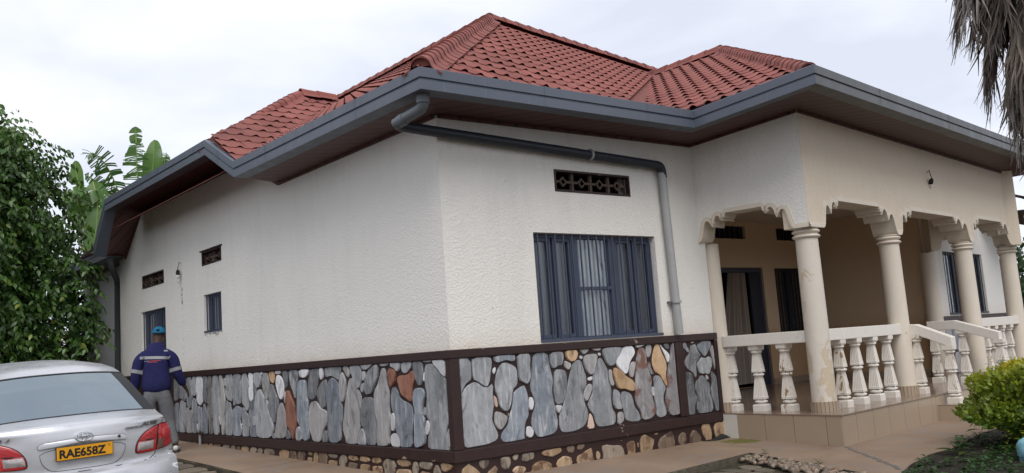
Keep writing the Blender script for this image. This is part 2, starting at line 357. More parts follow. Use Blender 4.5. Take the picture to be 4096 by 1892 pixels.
set_up(mb.build('mortar_joint', simple('mortar_grey', (.155, .14, .125), .9, 0, .5, 20, .5, .01)), apron)

# ---- shapes cut from a field of seeds: each piece keeps what is nearer to it than to any other
def cells(seeds, lo, hi, gap, n=24, round_=1.0, jit=0.0, rng=None, warp=0.0):
    S = np.array([s[:4] for s in seeds], float); out = []; wa = warp
    def wp_(x, z): return x + wa * (math.sin(z * 23 + x * 7) + .6 * math.sin(z * 41 - x * 19 + 1.3)), z + wa * .7 * (math.sin(x * 27 + z * 5 + 2) + .5 * math.sin(x * 51 + z * 17))
    for i, s in enumerate(seeds):
        cx, cz, rx, rz = s[:4]; d = np.hypot(S[:, 0] - cx, S[:, 1] - cz); near = np.where((d < 1.6) & (np.arange(len(S)) != i))[0]; N = S[near]; poly = []
        for k in range(n):
            a = 2 * math.pi * k / n + .13; ux, uz = math.cos(a) * rx, math.sin(a) * rz; t = .1
            lim = 2.9
            while t < lim:
                px, pz = cx + ux * t, cz + uz * t
                if not (lo[0] <= px <= hi[0] and lo[1] <= pz <= hi[1]): break
                if len(N):
                    qx, qz = wp_(px, pz); t_ = math.hypot((qx - cx) / rx, (qz - cz) / rz) if wa else t
                    f = np.hypot((qx - N[:, 0]) / N[:, 2], (qz - N[:, 1]) / N[:, 3]); g_ = .5 * gap * (1 / min(rx, rz * .7) + 1 / np.minimum(N[:, 2], N[:, 3] * .7))
                    if np.any(f - t_ < g_): break
                t += .03
            if rng and jit: t *= 1 + rng.uniform(-jit, jit)
            poly.append((cx + ux * t, cz + uz * t))
        P = np.array(poly); P = .16 * np.roll(P, 1, 0) + .68 * P + .16 * np.roll(P, -1, 0) if round_ else P
        P[:, 0] = np.clip(P[:, 0], *(lo[0], hi[0])); P[:, 1] = np.clip(P[:, 1], lo[1], hi[1]); out.append(P)
    return out
def slab_piece(name, P, place, h, mat, parent, rng, bevel=.006):
    """one stone: outline P (2-D), proud by h of the surface; place(u, v, w) -> world"""
    c = P.mean(0); n = len(P); d = P - c; L = np.hypot(d[:, 0], d[:, 1])[:, None] + 1e-6; inn = c + d * np.maximum(.25, 1 - bevel / L)
    o3 = Vector(place(c[0], c[1], 0)); vs = [Vector(place(*p, -.012)) - o3 for p in P]; m1 = [Vector(place(*p, h * .55)) - o3 for p in (P * .6 + (c + d * np.maximum(.25, 1 - bevel * .4 / L)) * .4)]
    tilt = rng.uniform(-.012, .012); tl2 = rng.uniform(-.012, .012)
    tp = [Vector(place(*p, h + (p[0] - c[0]) * tilt + (p[1] - c[1]) * tl2)) - o3 for p in inn]
    fs = [(i, (i + 1) % n, n + (i + 1) % n, n + i) for i in range(n)] + [(n + i, n + (i + 1) % n, 2 * n + (i + 1) % n, 2 * n + i) for i in range(n)] + [tuple(2 * n + i for i in range(n))]
    me = bpy.data.meshes.new(name); me.from_pydata([tuple(v) for v in vs + m1 + tp], [], fs); me.materials.append(mat)
    return obj(name, me, parent, o3)

# paving stones where the yard shows: between car and pavement, and in front of the corner
rp = random.Random(11)
def pave(x0, x1, y0, y1, sx, sy, lim, ang=0.0):
    seeds = []; j = 0; y = y0; ca, sa = math.cos(ang), math.sin(ang); mx, my = (x0 + x1) / 2, (y0 + y1) / 2
    while y < y1:
        x = x0 + (sx * .5 if j % 2 else 0)
        while x < x1: seeds.append((x + rp.uniform(-.25, .25) * sx, y + rp.uniform(-.22, .22) * sy, sx * rp.uniform(.42, .6), sy * rp.uniform(.42, .58))); x += sx
        y += sy; j += 1
    for P in cells(seeds, (x0 - .2, y0 - .2), (x1 + .2, y1 + .2), .018, 14, 1):
        c = P.mean(0)
        if lim(*c): slab_piece('paving_stone', P, lambda u, v, w: (u, v, z_yard(u, v) - .004 + w), rp.uniform(.0, .012), PAVING, ground, rp, .014)
pave(-2.6, -1.15, 1.9, 6.2, .30, .22, lambda x, y: x < -1.12 and x > -2.3 - .1 * (y - 3))
pave(.3, 3.1, -3.6, -1.5, .26, .20, lambda x, y: y < -1.48 and x < 3.02 + (y + 1.15) * .345 - .12)
# rounded pebbles set along the pavement edge
edging = thing('pebble_edging', 'row of rounded tan and white pebbles set along the pavement edge', 'edging', (3.1, -1.25, z_yard(3.1, -1.25)))
for i in range(170):
    t = rp.random() ** .95; q = rp.uniform(.01, .17) ; x = 3.13 - .59 * t * 1.25 - q * .95; y = -1.20 - 1.70 * t * 1.25 + q * .34
    a, b, c_ = rp.uniform(.022, .06), rp.uniform(.018, .042), rp.uniform(.015, .032)
    me = bpy.data.meshes.new('pebble'); bm = bmesh.new(); bmesh.ops.create_icosphere(bm, subdivisions=1, radius=1.0)
    for v in bm.verts: k = 1 + rp.uniform(-.16, .16); v.co = Vector((v.co.x * a * k, v.co.y * b * k, v.co.z * c_ * k))
    for f_ in bm.faces: f_.smooth = i % 3 != 0
    bm.to_mesh(me); bm.free(); me.materials.append(PEBBLE if i % 9 else FSTONE['g'])
    o = obj('pebble', me, None, (x, y, z_yard(x, y) + .004 + (.17 - q) * .30), (rp.uniform(-.3, .3), rp.uniform(-.3, .3), rp.uniform(0, 3.1))); set_up(o, edging)

# ================================================================ the house
house = thing('house', 'single storey cream stucco house with red tiled hip roof, stone plinth and arched porch', 'house')
def part(mb_, name, mats, **k): return mb_.build(name, mats, house, **k)
def wall_panel(mb_, fr, u0, u1, z0, z1, th, holes, cap0=True):
    us = sorted({u0, u1, *[h[0] for h in holes], *[h[1] for h in holes]}); zs = sorted({z0, z1, *[h[2] for h in holes], *[h[3] for h in holes]})
    for a, b in zip(us[:-1], us[1:]):
        for c, d in zip(zs[:-1], zs[1:]):
            if any(h[0] <= a and b <= h[1] and h[2] <= c and d <= h[3] for h in holes): continue
            mb_.quad(fr(a, 0, c), fr(b, 0, c), fr(b, 0, d), fr(a, 0, d)); mb_.quad(fr(a, th, c), fr(a, th, d), fr(b, th, d), fr(b, th, c))
    for a, b, c, d in holes:
        mb_.quad(fr(a, 0, c), fr(a, th, c), fr(b, th, c), fr(b, 0, c)); mb_.quad(fr(a, 0, d), fr(b, 0, d), fr(b, th, d), fr(a, th, d))
        mb_.quad(fr(a, 0, c), fr(a, 0, d), fr(a, th, d), fr(a, th, c)); mb_.quad(fr(b, 0, c), fr(b, th, c), fr(b, th, d), fr(b, 0, d))
    if cap0: mb_.quad(fr(u0, 0, z0), fr(u0, 0, z1), fr(u0, th, z1), fr(u0, th, z0))
    mb_.quad(fr(u1, 0, z0), fr(u1, th, z0), fr(u1, th, z1), fr(u1, 0, z1))
    mb_.quad(fr(u0, 0, z1), fr(u1, 0, z1), fr(u1, th, z1), fr(u0, th, z1))
frA = lambda u, w, z: (w, u, z)         # side wall: u runs away along +Y, w goes into the house
frB = lambda u, w, z: (u, w, z)         # front wall: u runs along +X
ZB = 1.518                              # top of the brown band
WA2, WA1 = (6.005, 6.73, 2.096, 2.695), (8.56, 9.90, 1.53, 2.665)
VA1, VA2 = (8.60, 9.79, 3.09, 3.33), (5.95, 6.76, 3.165, 3.39)
WB, VB = (1.22, 3.21, 1.532, 2.76), (1.60, 2.84, 3.245, 3.505)
mb = MB(); wall_panel(mb, frA, 0, 11.2, ZB, 3.97, .2, [WA2, WA1, VA1, VA2], False)
gp_ = [(3.79, 3.97), (10.6, 3.97), (9.83, 4.52), (4.85, 4.52)]
mb.poly([frA(u, 0, z) for u, z in gp_]); mb.poly([frA(u, .2, z) for u, z in gp_][::-1])
part(mb, 'wall', WALL)
mb = MB(); mb.poly([frA(11.2, 0, 0), frA(11.2, 0, 3.97), frA(11.2, .3, 3.97), frA(11.2, .3, 0)]); wall_panel(mb, lambda u, w, z: (w + .3, u, z), 11.2, 15.2, 0.2, 3.9, .2, []); part(mb, 'wall', WALL)
mb = MB(); wall_panel(mb, frB, .0, 4.18, ZB, 4.01, .2, [WB, VB], False); mb.box((4.0, .2, .3), (4.18, 3.03, 4.0)); part(mb, 'wall', WALL)
# brown bands round the plinth, the corner strip and the boxed pipe strip
def bands(fr, u0, u1, name='trim_band'):
    for z0, z1, p in ((1.43, ZB, .035), (.395, .512, .045)):
        mb = MB(); mb.box((u0, -p, z0), (u1, .05, z1), 0, fr); o = part(mb, name, BROWN); bv(o, .008)
def bv(o, w, seg=2):
    m = o.modifiers.new('bevel', 'BEVEL'); m.width = w; m.segments = seg; m.limit_method = 'ANGLE'; m.angle_limit = R(40)
bands(frA, .045, 8.2); bands(frB, -.045, 4.205)
mb = MB(); mb.box((-.03, -.03, .515), (.085, .06, 1.428)); bv(part(mb, 'corner_strip', BROWN), .006)
mb = MB(); mb.box((3.36, -.055, .515), (3.50, .05, 1.428)); bv(part(mb, 'pipe_boxing', BROWN), .01)
mb = MB(); mb.box((4.14, -.03, .515), (4.203, .3, 1.428)); bv(part(mb, 'corner_strip', BROWN), .006)
# plinth: mortar bed and the stones set in it
mb = MB(); mb.box((.0, .0, -.2), (.2, 11.2, ZB)); mb.box((.2, .0, -.2), (4.185, .2, ZB)); mb.box((3.95, .2, .3), (4.185, 1.2, ZB)); plinth = part(mb, 'plinth', BROWN)
SEEDS_A= [(4.749,1.309,0.122,0.111,'d'),(4.502,1.222,0.119,0.177,'g'),(4.294,1.367,0.103,0.076,'o'),(4.039,1.241,0.137,0.186,'l'),(3.865,1.317,0.073,0.118,'d'),(3.643,1.247,0.13,0.194,'g'),(3.312,1.368,0.17,0.056,'l'),(3.045,1.236,0.175,0.211,'d'),(2.828,1.355,0.043,0.069,'w'),(2.554,1.372,0.195,0.068,'g'),(2.841,1.11,0.133,0.159,'d'),(3.355,0.913,0.159,0.404,'b'),(4.248,1.017,0.159,0.241,'d'),(4.052,0.752,0.186,0.237,'g'),(3.72,0.86,0.149,0.284,'r'),(4.595,0.772,0.265,0.245,'g'),(3.527,0.606,0.087,0.102,'g'),(2.981,0.766,0.259,0.246,'l'),(2.572,0.915,0.179,0.384,'b'),(2.785,0.587,0.063,0.073,'d'),(2.308,1.199,0.089,0.189,'l'),(2.194,1.35,0.073,0.071,'g'),(1.967,1.309,0.142,0.139,'g'),(2.104,0.894,0.202,0.371,'l'),(1.781,1.293,0.041,0.064,'l'),(1.701,1.405,0.146,0.041,'w'),(1.581,1.255,0.156,0.169,'d'),(1.818,1.157,0.037,0.046,'g'),(1.707,0.895,0.19,0.214,'d'),(1.851,0.599,0.092,0.091,'g'),(1.369,0.964,0.173,0.44,'l'),(1.322,1.415,0.108,0.027,'w'),(1.146,1.267,0.075,0.109,'r'),(1.071,1.385,0.116,0.048,'g'),(0.859,1.378,0.112,0.064,'g'),(0.868,1.175,0.168,0.159,'r'),(0.636,1.318,0.116,0.157,'d'),(0.648,0.838,0.096,0.291,'b'),(0.984,0.835,0.224,0.299,'b'),(1.166,0.79,0.05,0.108,'w'),(1.165,0.596,0.104,0.082,'w'),(0.495,1.273,0.03,0.072,'w'),(0.532,0.921,0.03,0.062,'g'),(0.499,0.737,0.045,0.078,'w'),(0.295,0.984,0.201,0.385,'g'),(0.197,1.387,0.126,0.101,'w'),(0.424,1.436,0.094,0.025,'l')]

SEEDS_B= [(0.152,1.27,0.1,0.18,'g'),(0.394,1.274,0.116,0.153,'g'),(0.281,0.839,0.239,0.319,'g'),(0.551,1.279,0.024,0.041,'w'),(0.547,0.985,0.021,0.057,'o'),(0.696,1.41,0.107,0.052,'g'),(0.59,0.756,0.073,0.091,'l'),(0.68,1.088,0.12,0.227,'b'),(0.067,0.66,0.029,0.117,'g'),(0.952,1.278,0.088,0.158,'l'),(1.183,0.988,0.156,0.456,'b'),(0.852,0.803,0.122,0.269,'g'),(1.021,0.887,0.028,0.067,'w'),(0.97,0.592,0.047,0.058,'w'),(1.431,1.345,0.103,0.076,'d'),(1.644,1.377,0.099,0.066,'o'),(1.445,1.05,0.094,0.184,'d'),(1.404,0.797,0.041,0.043,'w'),(1.596,1.269,0.054,0.055,'l'),(1.656,0.925,0.195,0.371,'g'),(1.862,1.41,0.068,0.031,'w'),(1.802,1.341,0.021,0.02,'w'),(1.939,1.259,0.109,0.123,'l'),(1.93,1.097,0.031,0.027,'w'),(1.866,0.943,0.062,0.093,'l'),(2.052,1.422,0.07,0.023,'w'),(2.084,1.359,0.022,0.018,'w'),(1.874,0.593,0.037,0.066,'p'),(2.073,0.913,0.189,0.38,'g'),(2.284,1.329,0.146,0.103,'g'),(2.527,1.28,0.14,0.151,'w'),(2.447,1.041,0.148,0.115,'o'),(2.255,1.09,0.032,0.08,'l'),(2.305,0.823,0.065,0.113,'g'),(2.352,0.613,0.052,0.068,'l'),(2.526,0.735,0.149,0.194,'g'),(2.614,1.169,0.051,0.098,'l'),(2.795,0.972,0.154,0.42,'n'),(2.925,1.357,0.049,0.083,'l'),(2.905,1.15,0.042,0.066,'d'),(3.07,1.188,0.124,0.215,'o'),(3.221,1.373,0.054,0.048,'w'),(2.938,0.862,0.024,0.059,'w'),(3.054,0.806,0.123,0.248,'g'),(3.368,0.977,0.146,0.458,'n')]

SEEDS_C= [(3.608,1.353,0.038,0.074,'g'),(3.742,1.221,0.107,0.211,'g'),(3.76,1.42,0.084,0.025,'p'),(3.936,1.348,0.109,0.101,'b'),(3.909,1.11,0.155,0.112,'g'),(3.937,0.957,0.039,0.045,'l'),(4.132,1.198,0.056,0.19,'l'),(3.637,0.757,0.083,0.207,'d'),(3.846,0.74,0.161,0.221,'d'),(4.094,0.77,0.087,0.249,'d')]

SEEDS_F= [(0.751,0.378,0.039,0.05,'g'),(0.912,0.345,0.09,0.051,'g'),(1.227,0.354,0.129,0.052,'o'),(1.519,0.372,0.061,0.062,'n'),(1.667,0.364,0.056,0.058,'n'),(0.787,0.22,0.089,0.042,'o'),(1.072,0.217,0.126,0.068,'o'),(1.418,0.224,0.108,0.061,'o'),(1.715,0.232,0.112,0.071,'o'),(1.933,0.232,0.045,0.05,'o'),(2.158,0.25,0.144,0.091,'g'),(2.46,0.28,0.061,0.088,'o'),(2.583,0.266,0.021,0.07,'o'),(2.737,0.257,0.112,0.08,'o'),(3.082,0.227,0.16,0.072,'n'),(3.339,0.237,0.09,0.059,'n'),(3.6,0.227,0.093,0.05,'n')]

rs = random.Random(21)
extra = []; y = 4.86
while y < 8.1:                              # further along the side wall, stones too far off to copy one by one
    w = rs.uniform(.085, .17)
    if rs.random() < .72:
        s_ = rs.uniform(.35, .65); extra += [(y + w, .51 + .92 * s_ / 2, w, .46 * s_, rs.choice('gdgbl')), (y + w + rs.uniform(-.06, .06), .51 + .92 * (s_ + (1 - s_) / 2), w * .9, .46 * (1 - s_), rs.choice('gdlwg'))]
    else: extra += [(y + w, .97, w, .44, rs.choice('gdbln'))]
    if rs.random() < .55: extra.append((y + 2 * w, rs.uniform(.6, 1.35), .035, .07, rs.choice('wl')))
    y += 2 * w + .02
TRACED_B = [('g',[(0.064,1.429),(0.233,1.422),(0.235,1.241),(0.222,1.201),(0.153,1.166),(0.097,1.091),(0.073,1.037),(0.042,1.016),(0.051,1.27)]),('g',[(0.264,1.424),(0.501,1.42),(0.51,1.353),(0.47,1.175),(0.445,1.128),(0.413,1.117),(0.374,1.141),(0.296,1.188),(0.266,1.203),(0.257,1.337)]),('g',[(0.264,1.174),(0.314,1.162),(0.392,1.108),(0.454,1.106),(0.513,1.142),(0.495,1.026),(0.508,0.943),(0.484,0.847),(0.466,0.768),(0.501,0.691),(0.537,0.622),(0.522,0.567),(0.395,0.534),(0.212,0.531),(0.112,0.527),(0.069,0.603),(0.031,0.701),(0.058,0.84),(0.099,0.86),(0.07,0.95),(0.082,1.028),(0.149,1.127)]),('b',[(0.537,1.426),(0.812,1.427),(0.826,1.384),(0.806,1.355),(0.699,1.378),(0.591,1.357),(0.549,1.367)]),('w',[(0.532,1.294),(0.559,1.309),(0.562,1.276),(0.534,1.236),(0.519,1.262)]),('g',[(0.676,1.356),(0.822,1.3),(0.844,1.248),(0.838,1.131),(0.814,1.091),(0.769,1.069),(0.734,0.923),(0.684,0.845),(0.631,0.85),(0.583,0.903),(0.569,0.987),(0.534,1.072),(0.552,1.202),(0.596,1.298)]),('p',[(0.511,1.021),(0.538,0.997),(0.554,0.939),(0.546,0.89),(0.52,0.909)]),('l',[(0.519,0.852),(0.588,0.837),(0.668,0.789),(0.653,0.733),(0.583,0.666),(0.541,0.666),(0.501,0.732),(0.505,0.805)]),('g',[(0.856,1.425),(1.001,1.432),(1.031,1.398),(1.016,1.288),(1.022,1.185),(0.976,1.1),(0.916,1.125),(0.87,1.154),(0.865,1.281)]),('b',[(0.901,1.084),(0.935,1.087),(0.962,1.02),(0.98,0.935),(0.965,0.818),(0.964,0.768),(0.91,0.707),(0.881,0.56),(0.894,0.534),(0.73,0.527),(0.603,0.529),(0.569,0.578),(0.602,0.64),(0.681,0.697),(0.699,0.777),(0.751,0.872),(0.775,1.019),(0.821,1.049)]),('w',[(0.994,0.959),(1.022,0.956),(1.04,0.904),(1.023,0.846),(0.992,0.819),(0.976,0.868)]),('w',[(0.927,0.655),(0.982,0.652),(1.015,0.604),(0.999,0.547),(0.949,0.536),(0.912,0.565)]),('b',[(1.091,1.434),(1.285,1.43),(1.304,1.269),(1.343,1.128),(1.312,1.009),(1.333,0.87),(1.346,0.765),(1.365,0.66),(1.343,0.577),(1.288,0.54),(1.082,0.524),(1.04,0.559),(0.994,0.656),(1.01,0.755),(1.069,0.859),(1.056,0.953),(1.009,1.05),(1.046,1.2)]),('d',[(1.326,1.416),(1.508,1.423),(1.518,1.361),(1.492,1.274),(1.433,1.269),(1.347,1.24),(1.318,1.294)]),('o',[(1.549,1.43),(1.714,1.43),(1.738,1.384),(1.701,1.315),(1.627,1.298),(1.571,1.34)]),('l',[(1.533,1.321),(1.636,1.274),(1.581,1.207),(1.53,1.246)]),('d',[(1.376,1.226),(1.499,1.221),(1.543,1.192),(1.547,1.043),(1.503,0.924),(1.46,0.85),(1.362,0.853),(1.344,0.972),(1.356,1.092)]),('w',[(1.361,0.841),(1.447,0.833),(1.405,0.777),(1.38,0.753),(1.356,0.799)]),('l',[(0.043,0.606),(0.066,0.572),(0.088,0.525),(0.037,0.525)]),('g',[(1.699,1.309),(1.784,1.309),(1.81,1.204),(1.842,1.134),(1.837,1.023),(1.775,0.952),(1.786,0.841),(1.829,0.736),(1.825,0.66),(1.757,0.574),(1.626,0.538),(1.439,0.537),(1.391,0.593),(1.402,0.743),(1.482,0.84),(1.583,1.11),(1.645,1.258)]),('l',[(1.781,1.437),(1.924,1.435),(1.908,1.405),(1.845,1.369),(1.801,1.398)]),('w',[(1.772,1.355),(1.807,1.353),(1.804,1.319),(1.771,1.321)]),('w',[(1.964,1.431),(2.118,1.437),(2.102,1.403),(2.016,1.404)]),('w',[(2.069,1.373),(2.098,1.368),(2.089,1.337),(2.063,1.346)]),('l',[(1.843,1.357),(2.013,1.369),(2.04,1.337),(1.997,1.235),(1.951,1.143),(1.902,1.135),(1.849,1.193),(1.823,1.281)]),('w',[(1.869,1.098),(1.948,1.118),(1.931,1.071),(1.876,1.072)]),('l',[(1.866,1.03),(1.914,1.031),(1.916,0.983),(1.862,0.885),(1.81,0.842),(1.78,0.892),(1.8,0.967)]),('p',[(1.859,0.707),(1.887,0.679),(1.911,0.575),(1.901,0.534),(1.807,0.539),(1.834,0.634)]),('g',[(2.079,1.313),(2.115,1.306),(2.167,1.224),(2.197,1.17),(2.188,1.049),(2.234,0.958),(2.211,0.821),(2.218,0.716),(2.266,0.66),(2.248,0.549),(2.099,0.539),(1.979,0.543),(1.938,0.606),(1.923,0.684),(1.859,0.75),(1.838,0.819),(1.925,0.914),(1.95,1.032),(1.948,1.118),(2.023,1.251)]),('g',[(2.141,1.427),(2.442,1.427),(2.435,1.376),(2.35,1.301),(2.303,1.224),(2.222,1.212),(2.178,1.259),(2.134,1.366)]),('w',[(2.493,1.427),(2.61,1.437),(2.656,1.391),(2.662,1.337),(2.589,1.269),(2.542,1.2),(2.514,1.122),(2.471,1.102),(2.42,1.146),(2.341,1.222),(2.348,1.283),(2.432,1.35)]),('l',[(2.597,1.233),(2.663,1.238),(2.64,1.158),(2.601,1.057),(2.551,1.066),(2.55,1.164)]),('o',[(2.299,1.19),(2.372,1.167),(2.487,1.071),(2.56,1.039),(2.618,0.981),(2.609,0.91),(2.556,0.897),(2.445,0.938),(2.345,0.94),(2.304,1.022),(2.278,1.112)]),('l',[(2.218,1.172),(2.252,1.17),(2.251,1.096),(2.28,0.989),(2.225,0.985),(2.205,1.065)]),('g',[(2.262,0.942),(2.318,0.93),(2.351,0.887),(2.341,0.809),(2.38,0.71),(2.28,0.71),(2.239,0.784)]),('l',[(2.308,0.676),(2.388,0.674),(2.394,0.578),(2.334,0.544),(2.285,0.545)]),('g',[(2.389,0.893),(2.442,0.906),(2.54,0.872),(2.57,0.807),(2.585,0.717),(2.664,0.63),(2.674,0.541),(2.499,0.549),(2.415,0.584),(2.404,0.699),(2.366,0.807)]),('n',[(2.734,1.387),(2.776,1.399),(2.826,1.382),(2.841,1.29),(2.84,1.181),(2.882,1.088),(2.912,1.013),(2.885,0.906),(2.895,0.779),(2.934,0.667),(2.919,0.597),(2.838,0.551),(2.706,0.546),(2.691,0.636),(2.615,0.75),(2.617,0.874),(2.652,1.05),(2.675,1.228)]),('l',[(2.886,1.43),(2.953,1.431),(2.973,1.375),(2.929,1.285),(2.879,1.27),(2.862,1.344)]),('n',[(2.877,1.219),(2.912,1.213),(2.915,1.14),(2.96,1.073),(2.919,1.063),(2.873,1.125)]),('o',[(3.047,1.422),(3.094,1.424),(3.131,1.329),(3.181,1.252),(3.218,1.157),(3.176,1.049),(3.183,0.901),(3.147,0.941),(3.08,1.056),(2.99,1.09),(2.952,1.211),(2.995,1.337)]),('w',[(3.116,1.426),(3.159,1.374),(3.241,1.323),(3.277,1.284),(3.27,1.228),(3.233,1.182),(3.206,1.269),(3.154,1.356)]),('w',[(2.927,0.921),(2.944,0.911),(2.931,0.812),(2.9,0.815),(2.901,0.869)]),('g',[(2.984,1.048),(3.065,1.042),(3.109,0.962),(3.155,0.894),(3.103,0.816),(3.091,0.726),(3.125,0.632),(3.124,0.568),(3.025,0.541),(2.949,0.576),(2.966,0.665),(2.937,0.794),(2.964,0.937),(2.952,1.01)]),('n',[(3.341,1.44),(3.411,1.436),(3.426,1.238),(3.443,0.956),(3.454,0.731),(3.445,0.565),(3.302,0.551),(3.205,0.551),(3.146,0.63),(3.134,0.74),(3.181,0.883),(3.219,1.065),(3.289,1.265)]),('d',[(3.176,1.42),(3.27,1.434),(3.272,1.349),(3.219,1.365)]),('l',[(2.661,1.427),(2.846,1.432),(2.818,1.423),(2.709,1.397)])]
